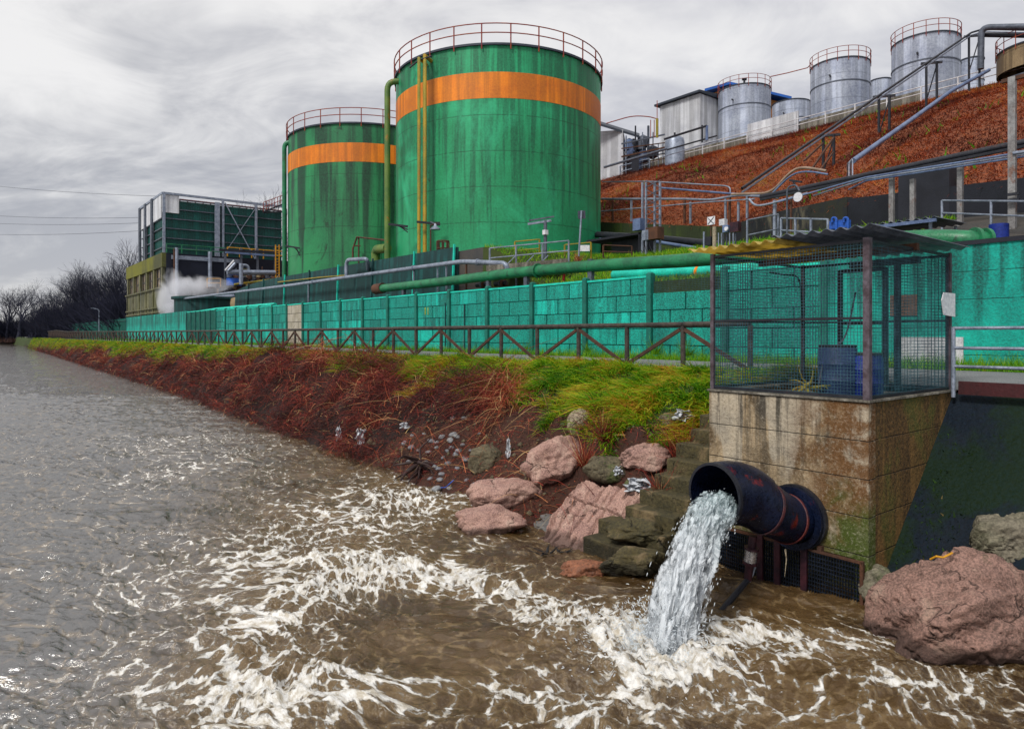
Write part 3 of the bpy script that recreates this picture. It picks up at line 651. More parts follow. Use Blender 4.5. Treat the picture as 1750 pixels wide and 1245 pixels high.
# falling water: a lumpy core plus strands and spray, all on ballistic paths
def build_fall():
    import itertools
    MBX = c3 - mn * .10
    Lx = mn.cross(Vector((0, 0, 1))).normalized(); Lz = Lx.cross(mn)
    vh = Vector((IMP.x - c3.x, IMP.y - c3.y, 0)); T1 = math.sqrt(2 * (c3.z - .12) / 9.81); vel = vh / T1
    def path(a, b, u, sp=1.0):   # a,b in mouth disc (-1..1), u 0..1
        p0 = MBX + Lx * a * rr * 1.0 + Lz * b * rr * 1.0
        tt = u * T1 * 1.06; p = p0 + vel * tt * sp; p.z -= .5 * 9.81 * tt * tt; return p
    root = thing('water_jet', 'white foaming water pouring from the outfall pipe mouth into the river', 'water jet', Vector((IMP.x, IMP.y, 0)))
    root['kind'] = 'stuff'
    for ly, (rs, thr_) in enumerate(((.62, 0.), (.82, .25), (.97, .55), (1.08, .8), (1.2, 1.))):
        nu, na = 120, 110; V = []; FL = []; TN = []
        for i in range(nu):
            u = i / (nu - 1)
            for j in range(na):
                th = 2 * math.pi * j / na; k = rs if u > .12 else min(rs, 1.0)
                a = math.cos(th) * .70 * k - .12; b = max(-.92, math.sin(th) * .50 * k - .36)
                kk = 1 - .04 * u; p = path(a * kk, b, u, 1.0 + .07 * b)
                cx_, sx_ = math.cos(th), math.sin(th)
                nx = float(fbm(cx_ * 1.5 + 3.1 * ly, sx_ * 1.5 + u * 4.5, 3 + ly, 4, .6)); nx2 = float(fbm(cx_ * 4 + 2.7 * ly, sx_ * 4 + u * 9., 8 + ly, 3, .6))
                out = (Lx * cx_ + Lz * sx_)
                p = p + out * (nx * .12 + nx2 * .05) * (.30 + u * 1.1)
                V.append(tuple(p)); FL.append((cx_ * .36 + ly, sx_ * .36 + nx * .08, u * 2.0)); TN.append(min(1, .1 + u * 1.5))
        q = grid_quads(nu, na); i = np.arange(nu - 1); wrap = np.stack([i * na + na - 1, i * na, (i + 1) * na, (i + 1) * na + na - 1], -1)
        body = fast('falling_sheet', V, np.concatenate([q, wrap]), 'white_water', TN, True, [('flow', 'FLOAT_VECTOR', np.array(FL)), ('layer', 'FLOAT', np.full(len(V), thr_))])
        body.parent = root; body.matrix_parent_inverse = Matrix.Translation(-Vector((IMP.x, IMP.y, 0)))
    # strands
    vs, fs = [], []
    def lump(p, q_, r, tp=.2):
        d = (q_ - p); L = d.length; d = d / L; x = d.orthogonal().normalized(); y = d.cross(x); k = len(vs)
        for f_, r_ in ((0, .25), (.25, 1), (.7, .8), (1, tp)):
            for a in range(5): an = a * 2 * math.pi / 5; vs.append(tuple(p + d * L * f_ + (x * math.cos(an) + y * math.sin(an)) * r * r_))
        for i in range(3):
            for a in range(5): fs.append((k + i * 5 + a, k + i * 5 + (a + 1) % 5, k + i * 5 + 5 + (a + 1) % 5, k + i * 5 + 5 + a))
    for n_ in range(500):
        u = random.random() ** .7; th = random.uniform(0, 2 * math.pi); rd = 1.05 + abs(random.gauss(0, .28)) * (.15 + u)
        a = math.cos(th) * .74 * rd * (1 + .12 * u) - .12; b = math.sin(th) * .52 * rd - .36
        if b < -.92: continue
        du = random.uniform(.008, .03); r_ = random.uniform(.002, .007)
        jit = Vector((random.gauss(0, .02), random.gauss(0, .02), random.gauss(0, .015)))
        sp = 1 + random.gauss(0, .06) + .07 * b
        lump(path(a, b, u, sp) + jit, path(a, b, min(1.02, u + du), sp) + jit, r_)
    for n_ in range(1800):   # splash crown and droplets round the impact
        an = random.uniform(0, 2 * math.pi); d = abs(random.gauss(.2, .40)) + .1
        hgt = abs(random.gauss(.0, .15)) * math.exp(-d * 1.2) * 2.0
        p = Vector((IMP.x + math.cos(an) * d, IMP.y + math.sin(an) * d, .02 + hgt)); r_ = random.uniform(.002, .007)
        dr = Vector((math.cos(an), math.sin(an), random.uniform(-.5, 1.2))).normalized()
        lump(p, p + dr * random.uniform(.01, .05), r_)
    sp_ = fast('strands', vs, np.array(fs), 'spray', None, True)
    sp_.parent = root; sp_.matrix_parent_inverse = Matrix.Translation(-Vector((IMP.x, IMP.y, 0))); sp_['kind'] = 'stuff'
build_fall()

# apron
av = []; asg = np.arange(-12, 4.14, .15); asg[-1] = 4.128; af = np.linspace(0, 1, 40)
for s_ in asg:
    for f_ in af:
        t_ = 11.98 - f_ * 3.6; z_ = 2.60 - f_ * 3.5 + float(fbm(s_ * 1.1, t_ * 1.1, 33, 4)) * .07 * min(1, f_ * 5) * min(1, (4.2 - s_) * 3)
        av.append(tuple(F(s_, t_, z_)))
o = fast('apron', av, grid_quads(len(asg), 40), 'apron', smooth=True); tag(o, kind='structure')

def apron_moss():
    n = 9000; s_ = rng.uniform(-6, 4.05, n); f_ = rng.random(n) ** .8; k = (fbm(s_ * .9, f_ * 3.2, 66, 4) > .22 - f_ * .35) | ((4.1 - s_ < .35) & (f_ > .3)); s_ = s_[k]; f_ = f_[k]; n = len(s_)
    t_ = 11.98 - f_ * 3.6; z_ = 2.60 - f_ * 3.5 + fbm(s_ * 1.1, t_ * 1.1, 33, 4) * .07
    P = np.stack([U.x * s_ + W.x * t_, U.y * s_ + W.y * t_, z_], 1); D = rng.normal(0, .6, (n, 3)); D[:, 2] = np.abs(D[:, 2]) + .5; D /= np.linalg.norm(D, axis=1)[:, None]
    o = blades('moss', P, D, rng.uniform(.015, .06, n), rng.uniform(.006, .02, n), rng.normal(0, .3, (n, 3)), np.clip(rng.normal(.10, .1, n) + (rng.random(n) < .04) * .8, 0, 1), 'moss_blade', 1)
    tag(o, 'dark green moss and leaf bits clinging to the dark apron', 'moss', kind='stuff')
apron_moss()
# ------------------------------------------------------------------ rocks
def on_bank(px, py):
    for Y in np.geomspace(7, 90, 1400):
        p = PY(px, py, Y); s_, t_ = ST(p)
        if p.z <= 0 or (t_ > 5 and p.z < float(zland(s_, t_))): return p
    return PY(px, py, 16)
def on_rock(px, py, h=0.): return on_bank(px, py) + Vector((0, .25, h))
def boulder(name, c, dims, seed, mat, label, rot=0, tilt=(0, 0), sub=5, group=None, cat='rock', grooves=0, nz=1., planes=16, lim=(.72, 1.0)):
    bm = bmesh.new(); bmesh.ops.create_icosphere(bm, subdivisions=sub, radius=1); rd = random.Random(seed)
    pl = []
    for k in range(planes):
        v = Vector((rd.gauss(0, 1), rd.gauss(0, 1), rd.gauss(0, 1))).normalized(); pl.append((v, rd.uniform(*lim)))
    rot_m = Matrix.Rotation(rot, 3, 'Z') @ Matrix.Rotation(tilt[0], 3, 'X') @ Matrix.Rotation(tilt[1], 3, 'Y')
    co = np.array([v.co[:] for v in bm.verts])
    r_ = np.ones(len(co))
    for v, d in pl:
        dt = co @ np.array(v); r_ = np.minimum(r_, np.where(dt > .15, d / np.maximum(dt, .15), 9))
    r_ = r_ + fbm(co[:, 0] * 2 + seed, co[:, 1] * 2 + co[:, 2] * 1.7, seed, 6, .52) * .10 * nz
    r_ = r_ - np.clip(.06 - np.abs(fbm(co[:, 0] * 1.3 + co[:, 2] * 2, co[:, 1] * 1.3 + seed, seed + 5, 3)), 0, .06) * 1.2
    P = co * r_[:, None]
    if grooves:
        gy = P[:, 1] + pnoise(P[:, 0] * 2, P[:, 1] * 2, 4) * .04
        ph = np.abs(((gy * grooves) % 1) - .5); gr = np.clip((.16 - ph) / .16, 0, 1) * (pnoise(P[:, 0] * 1.5, np.floor(gy * grooves) * 3.3, 2) > -.35)
        P[:, 2] -= gr * .16 * (P[:, 2] > .1)
    P = P * (np.array(dims) / 2)
    P = P @ np.array(rot_m).T
    for v, p in zip(bm.verts, P): v.co = p
    me = bpy.data.meshes.new(name); bm.to_mesh(me); bm.free(); me.materials.append(M[mat])
    me.polygons.foreach_set('use_smooth', [True] * len(me.polygons))
    o = bpy.data.objects.new(name, me); C.objects.link(o); o.location = c; return tag(o, label, cat, group)
boulder('boulder', PY(1688, 1068, 7.55) + Vector((.02, .35, -.07)), (2.45, 1.8, 1.55), 19, 'pink_rock_dark', 'huge pinkish granite boulder in the river below the dark apron', .2, sub=6, nz=.9, planes=20, lim=(.60, .95))
boulder('boulder', on_rock(866, 866, .22), (1.55, 1.15, .75), 22, 'pink_rock', 'pink flat topped granite boulder above the water left of the grooved slab', .1, lim=(.62, .95))
boulder('boulder', on_rock(832, 908, .1), (1.45, 1.0, .62), 35, 'pink_rock', 'lowest pink boulder at the water edge, leftmost of the bank rocks', -.1, lim=(.66, .95))
boulder('boulder', on_rock(958, 828, .38), (1.55, 1.2, 1.1), 41, 'pink_rock', 'tall pale pink boulder with dry weeds growing in front of it', .5, lim=(.6, .95))
boulder('boulder', on_rock(1110, 806, .16), (1.3, .9, .62), 58, 'pink_rock', 'squarish pink rock beside the top of the stone steps', .2, lim=(.55, .9))
def grooved_slab():
    A, B_, C_, D_ = on_bank(992, 832) + Vector((0, -.25, .22)), on_bank(1096, 855) + Vector((0, -.25, .22)), PZ(1022, 955, -.05), PZ(914, 920, -.03)
    n, m = 200, 110; nrm = (B_ - A).cross(D_ - A).normalized(); nrm = nrm if nrm.z > 0 else -nrm; V = []
    for i in range(n):
        u = i / (n - 1)
        for j in range(m):
            v = j / (m - 1); eu = .035 * float(fbm(v * 4, 3.3, 8, 3)); ev = .03 * float(fbm(u * 5, 7.7, 9, 3))
            uu = u + eu * (1 - 2 * u) * -2 * (abs(u - .5) * 2) ** 3; vv = v + ev * (abs(v - .5) * 2) ** 3
            p = (A * (1 - vv) + D_ * vv) * (1 - uu) + (B_ * (1 - vv) + C_ * vv) * uu
            x = u * 8.2 + .35 * float(pnoise(v * 2.2, u * 4, 2)) ; gw = max(0., .22 - abs((x % 1) - .5)) / .22
            on = 1. if float(pnoise(math.floor(x) * 3.7, v * 1.8, 5)) > -.28 else .15
            edge = min(u, 1 - u, v, 1 - v); dr = -.10 * max(0, 1 - edge / .03) ** 2
            p = p + nrm * (-gw ** .8 * .095 * on * (.8 + .4 * float(pnoise(math.floor(x) * 1.7, v * 5, 6))) + .05 * float(fbm(u * 4, v * 4, 3, 5, .55)) + dr - (.07 if abs(v - .30 - .1 * u) < .012 else 0)); V.append(tuple(p))
    q = [tuple(r_) for r_ in grid_quads(n, m)]; b = MB(); b.v = [Vector(v) for v in V]; b.f = [list(map(int, r_)) for r_ in q]
    bd = [i * m for i in range(n)] + [(n - 1) * m + j for j in range(1, m)] + [i * m + m - 1 for i in range(n - 2, -1, -1)] + [j for j in range(m - 2, 0, -1)]
    k = len(b.v); b.v += [b.v[i] - nrm * .45 for i in bd]
    for i in range(len(bd)): i2 = (i + 1) % len(bd); b.f.append([bd[i], k + i, k + i2, bd[i2]])
    tag(b.build('rock_slab', 'pink_rock', None, True), 'tilted pink stone slab cut with parallel drill grooves', 'rock')
grooved_slab()
boulder('boulder', PY(1000, 973, 10.2), (.85, .5, .34), 71, 'orange_rock', 'small orange rock just breaking the surface of the water', .1)
boulder('boulder', on_rock(828, 802, .15), (.85, .8, .75), 81, 'brown_rock', 'mossy brown rock on the muddy bank behind the pink boulders', .1)
boulder('boulder', on_rock(992, 742, .2), (.55, .4, .6), 91, 'beige_rock', 'upright beige stone sticking out of the grass bank', .3)
boulder('boulder', on_rock(1057, 752, .05), (.36, .3, .2), 93, 'beige_rock', 'little pale beige stone lying below the green grass', .3)
boulder('boulder', on_rock(1055, 805, .0), (1.2, .9, .6), 97, 'brown_rock', 'low sandy brown rock between the two upper pink rocks', .3)
boulder('boulder', on_rock(905, 812, .08), (.4, .4, .4), 99, 'beige_rock', 'small grey stone wedged beside the tall pale pink boulder', .3)
boulder('boulder', on_rock(1150, 735, .1), (.55, .45, .4), 77, 'brown_rock', 'rounded mossy stone at the foot of the grass by the concrete block', .3)
boulder('boulder', PY(1735, 915, 8.6) + Vector((.1, .2, -.1)), (1.5, .9, .85), 103, 'apron_rock', 'mossy pale rock set in the dark apron above the huge boulder', .3, sub=6)
boulder('boulder', PY(1740, 985, 8.3) + Vector((.2, .3, -.15)), (1.3, .8, .6), 105, 'apron_rock', 'dark mossy rock low on the apron behind the huge boulder', .5, sub=5)
boulder('boulder', PY(1500, 1000, 8.9), (.5, .5, .5), 108, 'apron_rock', 'small mossy stone at the foot of the block beside the grating', .1)
# cement filling between the rocks
o = boulder('cement_filling', on_rock(940, 880, -.18), (1.1, 1.6, .5), 120, 'cement', 'grey cement filling between the pink boulders', 0, cat='cement', nz=.4)
# steps
st0 = F(7.05, 9.9, 0)
stairs = thing('stone_steps', 'mossy stone steps going down to the water left of the concrete block', 'steps', F(7.1, 8.6, 0))
for k in range(9):
    t_ = 10.6 - k * .33; z_ = 2.05 - k * .225
    wdt = 1.0 if k < 7 else 1.35
    rd = random.Random(k); c = F(6.62 + wdt / 2 + rd.uniform(0, .08), t_ , z_ - .5)
    b = MB().box(c, (.40 + rd.uniform(0, .05), wdt, 1.0)); o = b.build('step', 'step_stone', stairs)
    md = o.modifiers.new('b', 'BEVEL'); md.width = .02; md.segments = 2
for k, (px, py, Y, w_, d_, h_, rz) in enumerate([(1098, 912, 10.6, 1.15, .8, .34, .15), (1082, 962, 10.0, 1.2, .7, .36, .3)]):
    bm = boulder('stone_block', PY(px, py, Y), (w_, d_, h_ * 1.3), 140 + k, 'step_stone', ['upper squared mossy stone block at the foot of the steps', 'lower squared mossy stone block half in the river'][k], rz - .5, planes=6, lim=(.5, .62), cat='stone block')

# pebbles
ico = bmesh.new(); bmesh.ops.create_icosphere(ico, subdivisions=3, radius=.5)
for v in ico.verts: v.co = Vector((v.co.x * 1.2, v.co.y * .9, v.co.z * .6)) * (1 + .12 * float(pnoise(v.co.x * 3, v.co.y * 3 + v.co.z * 2)))
pm = bpy.data.meshes.new('pebble'); ico.to_mesh(pm); ico.free(); pm.materials.append(M['pebble']); pm.polygons.foreach_set('use_smooth', [True] * len(pm.polygons))
peb = bpy.data.objects.new('pebble', pm); tag(peb, 'small rounded grey pebble on the bare reddish mud of the bank', 'pebble', 'pebbles on the muddy bank')
spots = [(738, 757), (745, 764), (748, 755), (764, 772), (760, 782), (774, 764), (779, 779), (776, 744), (783, 746), (742, 800), (752, 802), (768, 795), (728, 790), (795, 717), (820, 743), (716, 770), (703, 765), (735, 820), (750, 822), (770, 835), (700, 790), (690, 757), (757, 748), (790, 760), (798, 822), (812, 830), (725, 742), (770, 752), (786, 770), (733, 775), (756, 812), (705, 745), (772, 716), (748, 835), (780, 800), (793, 785), (805, 770)]
first = True
for (px, py) in spots:
    p = on_bank(px + random.uniform(-3, 3), py + random.uniform(-2, 2)); o = peb if first else peb.copy(); C.objects.link(o); first = False
    k = random.uniform(.10, .22); o.location = p + Vector((0, 0, k * .1)); o.scale = (k, k, k); o.rotation_euler = (random.uniform(-.3, .3), random.uniform(-.3, .3), random.uniform(0, 6))

def gravel():
    n = 900; s_ = 7.8 + rng.random(n) ** 1. * 11; t_ = tw(s_) + rng.random(n) * 2.6; z_ = zland(s_, t_); k = (z_ > .03) & ((fbm(s_ * 1.2, t_ * 1.2, 91, 3) > -.1)); s_ = s_[k]; t_ = t_[k]; z_ = z_[k]; n = len(s_)
    oc = np.array([(1, 0, 0), (-1, 0, 0), (0, 1, 0), (0, -1, 0), (0, 0, 1), (0, 0, -1.)]); tri = np.array([(0, 2, 4), (2, 1, 4), (1, 3, 4), (3, 0, 4), (2, 0, 5), (1, 2, 5), (3, 1, 5), (0, 3, 5)])
    r_ = rng.gamma(2.2, .011, n) + .008; P = np.stack([U.x * s_ + W.x * t_, U.y * s_ + W.y * t_, z_ + r_ * .2], 1)
    V = P[:, None] + oc[None] * (r_[:, None] * rng.uniform(.6, 1.4, (n, 3)))[:, None, :]
    q = (tri[None] + (np.arange(n) * 6)[:, None, None]).reshape(-1, 3)
    o = fast('gravel', V.reshape(-1, 3), q, 'brown_rock', None, True); tag(o, 'fine brownish gravel scattered over the reddish mud at the water edge', 'gravel', kind='stuff')
gravel()
# litter: bags, root stump, debris
def rag(px, py, w_, h_, seed, label, off=.25, cat='plastic bag', mat='bag'):
    p = on_bank(px, py) + Vector((0, -off, .06)); n = 14; V = []
    for i in range(n):
        for j in range(n):
            u = i / (n - 1) - .5; v = j / (n - 1) - .5
            k = 1 - .75 * (v + .5) * (1 - abs(u))
            V.append((p.x + u * w_ * k + float(pnoise(v * 4, u * 3, seed)) * w_ * .25, p.y + float(pnoise(u * 5, v * 5, seed + 1)) * w_ * .5, p.z + v * h_ + float(pnoise(u * 4, v * 2, seed + 2)) * h_ * .25))
    o = fast('plastic_bag', V, grid_quads(n, n), mat, smooth=True); md = o.modifiers.new('s', 'SOLIDIFY'); md.thickness = .004
    return tag(o, label, cat)
rag(620, 750, .36, .5, 1, 'white torn plastic bag caught in the brambles, largest of the litter')
rag(583, 742, .2, .4, 2, 'yellowish torn plastic strip caught in the brambles')
rag(694, 728, .25, .16, 3, 'small white plastic scrap high in the brambles')
rag(869, 767, .12, .4, 4, 'narrow white plastic scrap hanging left of the tall pale pink boulder')
rag(1088, 828, .5, .2, 5, 'pale rag lying across the weeds beside the stone steps', cat='rag')
rag(1104, 843, .25, .22, 6, 'bluish white plastic scrap just left of the stone steps')
rag(1053, 805, .18, .15, 7, 'tiny white plastic scrap between two pink rocks')
rag(1160, 712, .4, .2, 8, 'crumpled grey plastic sheet on the stone near the concrete block')
def roots(c, n, L, r, seed, name, mat, label, cat, flat=.35):
    rd = random.Random(seed); b = MB()
    for k in range(n):
        d = Vector((rd.gauss(0, 1), rd.gauss(0, .7), rd.gauss(flat - .3, .5))).normalized(); p = Vector(c); pts = [p.copy()]
        for i in range(7):
            d = (d + Vector((rd.gauss(0, .28), rd.gauss(0, .28), rd.gauss(-.12, .22)))).normalized(); p = p + d * L / 7; pts.append(p.copy())
        b.tube(pts, r * rd.uniform(.5, 1), 7, r2=r * .15)
    return tag(b.build(name, mat, None, True), label, cat)
roots(on_bank(722, 795) + Vector((0, -.3, .12)), 22, .85, .06, 13, 'root_stump', 'root', 'dark purple washed up root stump at the water edge', 'tree root', .05)
dc_ = roots(PZ(940, 940, .02), 120, .34, .026, 5, 'driftwood_clump', 'debris', 'black tangle of debris caught at the foot of the grooved slab', 'debris', .25); dc_.scale = (1.7, 1.1, .62)
b = MB().tube([PY(1590, 955, 7.9), PY(1600, 950, 7.8), PY(1612, 952, 7.8), PY(1628, 944, 7.8)], .012, 6); tag(b.build('fallen_twig', 'yellow_paint'), 'yellow twig lying on top of the huge boulder', 'twig')
b = MB().tube([on_bank(742, 834) + Vector((0, -.1, .03)), on_bank(762, 833) + Vector((0, -.1, .03)), on_bank(776, 822) + Vector((0, -.1, .05))], .012, 6); tag(b.build('plastic_rope', 'bright_blue'), 'thin blue rope lying beside the root stump', 'rope')

# ------------------------------------------------------------------ grass and brambles
def sample_bank(N, s0, s1, p=1.0):
    s_ = s0 * (s1 / s0) ** (rng.random(N) ** p); return s_
def make_grass():
    N = 230000; s_ = sample_bank(N, 6.7, 230, 1.2); t_ = rng.uniform(9.0, 13.75, N)
    g_ = greent(s_) + fbm(s_ * 1.1, t_ * 1.1, 12, 3) * .55
    keep = (t_ > g_ - .25) & ((s_ > 8.6) | (t_ > 9.7)); clump = fbm(s_ * 1.7, t_ * 1.7, 14, 3); keep &= rng.random(N) < np.clip(.85 + clump, .25, 1)
    keep &= ~((s_ < 8.0) & (t_ < 10.2)); s_ = s_[keep]; t_ = t_[keep]; clump = clump[keep]
    z_ = zland(s_, t_); n = len(s_)
    P = np.stack([U.x * s_ + W.x * t_, U.y * s_ + W.y * t_, z_ - .02], 1)
    D = np.array(W)[None] * (-.35) + np.array((0, 0, 1.))[None] + rng.normal(0, .32, (n, 3)); D /= np.linalg.norm(D, axis=1)[:, None]
    sc = np.clip(s_ / 16, 1, 5) ** .55
    top = np.clip((13.9 - t_) / 1.2, .35, 1)
    L = rng.uniform(.14, .44, n) * (1 + clump * .7) * top; wd = rng.uniform(.007, .017, n) * sc
    bd = np.array(W)[None] * rng.uniform(-.7, -.1, n)[:, None] + np.array(U)[None] * (rng.normal(0, .3, n) + fbm(s_, t_, 15, 2) * .6)[:, None] + np.array((0, 0, -.65))[None] * rng.uniform(.5, 1.2, n)[:, None]
    tone = np.clip(.47 + fbm(s_ * .9, t_ * .9, 31, 3) * .5 + rng.normal(0, .24, n) - (t_ > 13.0) * .05, 0, 1)
    o = blades('grass', P, D, L, wd, bd, tone, 'grass_blade'); tag(o, 'long green and yellow grass hanging over the top of the river bank', 'grass', kind='stuff')
    # verge, along the wall foot and behind
    N = 26000; s_ = sample_bank(N, 2.5, 140, 1.1); t_ = rng.uniform(16.45, 17.4, N); w2 = rng.random(N) < .16; t_ = np.where(w2, rng.uniform(13.3, 13.7, N), t_)
    keep = ~(w2 & (s_ < 9)); s_ = s_[keep]; t_ = t_[keep]; n = len(s_)
    P = np.stack([U.x * s_ + W.x * t_, U.y * s_ + W.y * t_, zland(s_, t_)], 1); D = np.array((0, 0, 1.))[None] + rng.normal(0, .35, (n, 3)); D /= np.linalg.norm(D, axis=1)[:, None]
    o = blades('verge_grass', P, D, rng.uniform(.08, .28, n) * np.where(t_ > 17.2, 1.3, 1), rng.uniform(.005, .010, n) * np.clip(s_ / 16, 1, 5) ** .6, rng.normal(0, .3, (n, 3)), np.clip(rng.normal(.3, .14, n), 0, 1), 'grass_blade')
    tag(o, 'short green grass growing between the path and the turquoise wall', 'grass', kind='stuff')
    N = 30000; s_ = rng.uniform(9, 27, N); t_ = rng.uniform(17.7, 30, N); k = np.hypot(s_ - 36.7, t_ - 27.7) > 7.0; s_ = s_[k]; t_ = t_[k]; n = len(s_)
    P = np.stack([U.x * s_ + W.x * t_, U.y * s_ + W.y * t_, zland(s_, t_)], 1); D = np.array((0, 0, 1.))[None] + rng.normal(0, .35, (n, 3)); D /= np.linalg.norm(D, axis=1)[:, None]
    o = blades('yard_grass', P, D, rng.uniform(.06, .2, n), rng.uniform(.010, .02, n), rng.normal(0, .3, (n, 3)), np.clip(rng.normal(.33, .16, n), 0, 1), 'grass_blade', 2)
    tag(o, 'grass on the raised ground behind the wall, right of the large tank', 'grass', kind='stuff')
make_grass()
def make_brambles():
    N = 165000; s_ = sample_bank(N, 8.5, 250, 1.15); t_ = tw(s_) + rng.uniform(-.1, 1, N) ** 1 * (13.2 - tw(s_))
    g_ = greent(s_) + fbm(s_ * 1.1, t_ * 1.1, 12, 3) * .55
    dens = fbm(s_ * .8, t_ * .9, 44, 3)
    keep = (t_ < g_ + np.where(s_ > 38, -.35, .05)) & (rng.random(N) < np.clip(.7 + dens * 1.5, .10, 1))
    # thin out over the bare mud, pebbles and rocks near the steps
    f_ = (t_ - tw(s_)) / (13.2 - tw(s_)); near = s_ < 13.0
    keep &= ~(near & (f_ < .55) & (rng.random(N) < .88)); keep &= ~((s_ < 17) & (f_ < .33) & (rng.random(N) < .75)); keep &= ~((s_ < 9.6) & (rng.random(N) < .6))
    s_ = s_[keep]; t_ = t_[keep]; f_ = f_[keep]; dens = dens[keep]; n = len(s_); z_ = zland(s_, t_)
    P = np.stack([U.x * s_ + W.x * t_, U.y * s_ + W.y * t_, np.maximum(z_, 0) + rng.uniform(-.02, .38, n) * (1 + dens)], 1)
    az = rng.uniform(0, 2 * np.pi, n); up = rng.normal(.45, .45, n)
    D = np.stack([np.cos(az), np.sin(az) * .8, up], 1) + np.array(W)[None] * -.35; D /= np.linalg.norm(D, axis=1)[:, None]
    sc = np.clip(s_ / 15, 1, 6) ** .55
    L = rng.gamma(3, .16, n) * np.clip(.6 + f_, .5, 1.2) * (1 + np.clip(dens, -.3, .6)); wd = rng.uniform(.003, .009, n) * sc
    bd = rng.normal(0, .28, (n, 3)) + np.array((0, 0, -.75))[None] * rng.uniform(.3, 1.2, n)[:, None]
    tone = np.clip(.36 + rng.normal(0, .18, n) + fbm(s_ * .5, t_ * .7, 71, 3) * .4 + (rng.random(n) < .035) * .5 - (f_ < .12) * .12, 0, 1)
    o = blades('brambles', P, D, L, wd, bd, tone, 'twig', 5); tag(o, 'tangle of reddish brown dead brambles covering the river bank', 'brambles', kind='stuff')
    N = 30000; s_ = rng.uniform(7.6, 26, N); t_ = tw(s_) + rng.random(N) * 4.0; keep = (t_ < greent(s_) + .3) & ~((s_ < 8.2) & (t_ < 11.)); s_ = s_[keep]; t_ = t_[keep]; n = len(s_); z_ = zland(s_, t_); k = z_ > .02; s_ = s_[k]; t_ = t_[k]; z_ = z_[k]; n = len(s_)
    P = np.stack([U.x * s_ + W.x * t_, U.y * s_ + W.y * t_, z_ + .01], 1); az = rng.uniform(0, 2 * np.pi, n)
    D = np.stack([np.cos(az), np.sin(az), rng.normal(.12, .22, n)], 1) + np.array(W)[None] * -.2; D /= np.linalg.norm(D, axis=1)[:, None]
    bd = rng.normal(0, .3, (n, 3)); bd[:, 2] = -.2
    o = blades('twig_litter', P, D, rng.gamma(2.5, .06, n), rng.uniform(.003, .009, n), bd, np.clip(rng.normal(.45, .28, n), 0, 1), 'twig', 3); tag(o, 'loose twigs and dead stems strewn over the bare mud near the rocks', 'twigs', kind='stuff')
make_brambles()
def canes():
    n = 900; s_ = sample_bank(n, 9., 90, 1.1); t_ = tw(s_) + .3 + rng.random(n) * (12.6 - tw(s_)); k = t_ < greent(s_) + .3; s_ = s_[k]; t_ = t_[k]; n = len(s_)
    P = np.stack([U.x * s_ + W.x * t_, U.y * s_ + W.y * t_, zland(s_, t_) + .1], 1); az = rng.uniform(0, 2 * np.pi, n)
    D = np.stack([np.cos(az), np.sin(az), rng.uniform(.1, 1.1, n)], 1) - np.array(W)[None] * .3; D /= np.linalg.norm(D, axis=1)[:, None]
    bd = rng.normal(0, .3, (n, 3)); bd[:, 2] = -rng.uniform(.3, .9, n); sc = np.clip(s_ / 15, 1, 4) ** .5
    o = blades('dead_canes', P, D, rng.uniform(.5, 1.5, n), rng.uniform(.005, .010, n) * sc, bd, np.clip(rng.normal(.85, .12, n), 0, 1), 'twig', 6); tag(o, 'long pale dead canes arching out of the bramble tangle', 'canes', kind='stuff')
canes()
def weed(c, n, L, seed, label, mat='twig', up=1.2, tone0=.6, name='dry_weed'):
    r0 = np.random.default_rng(seed); P = np.array(c)[None] + r0.normal(0, .06, (n, 3)) * np.array((1, 1, .1))
    D = r0.normal(0, .6, (n, 3)); D[:, 2] = np.abs(D[:, 2]) + up * .5; D /= np.linalg.norm(D, axis=1)[:, None]
    o = blades(name, P, D, r0.uniform(.3, 1, n) * L, r0.uniform(.004, .009, n), r0.normal(0, .15, (n, 3)), np.clip(r0.normal(tone0, .2, n), 0, 1), mat, 5)
    return tag(o, label, 'weed')
weed(on_bank(998, 806) + Vector((0,-.1,.12)), 170, .75, 1, 'dry red stemmed weed clump in front of the tall pale pink boulder')
weed(on_bank(1035, 752), 260, .8, 2, 'dark leafy dry weed clump between the grass and the pink rocks', tone0=.45)
weed(on_bank(1165, 785), 260, .9, 3, 'red bramble bush right beside the top of the stone steps', tone0=.5, up=.6)
weed(on_bank(1125, 850) + Vector((0,-.1,.1)), 160, .55, 4, 'low red twiggy weed left of the stone steps', up=.5)
weed(on_bank(860, 868), 26, .35, 5, 'tiny red sprig in the gap between the two lowest pink boulders')
weed(PT(1120, 605, 17.2), 120, .7, 6, 'green weed clump at the wall foot beneath the low wall panel', 'grass_blade', tone0=.15)
weed(PT(1006, 602, 17.2), 90, .55, 7, 'green weed clump at the wall foot two bays left of the cage', 'grass_blade', tone0=.15)
weed(PT(1175, 608, 17.1), 140, .8, 8, 'dark creeping weed on the wall foot nearest the cage', 'grass_blade', tone0=.1, up=.4)
weed(PT(900, 597, 17.2), 60, .45, 9, 'small green weed at the wall foot below the large tank', 'grass_blade', tone0=.15)
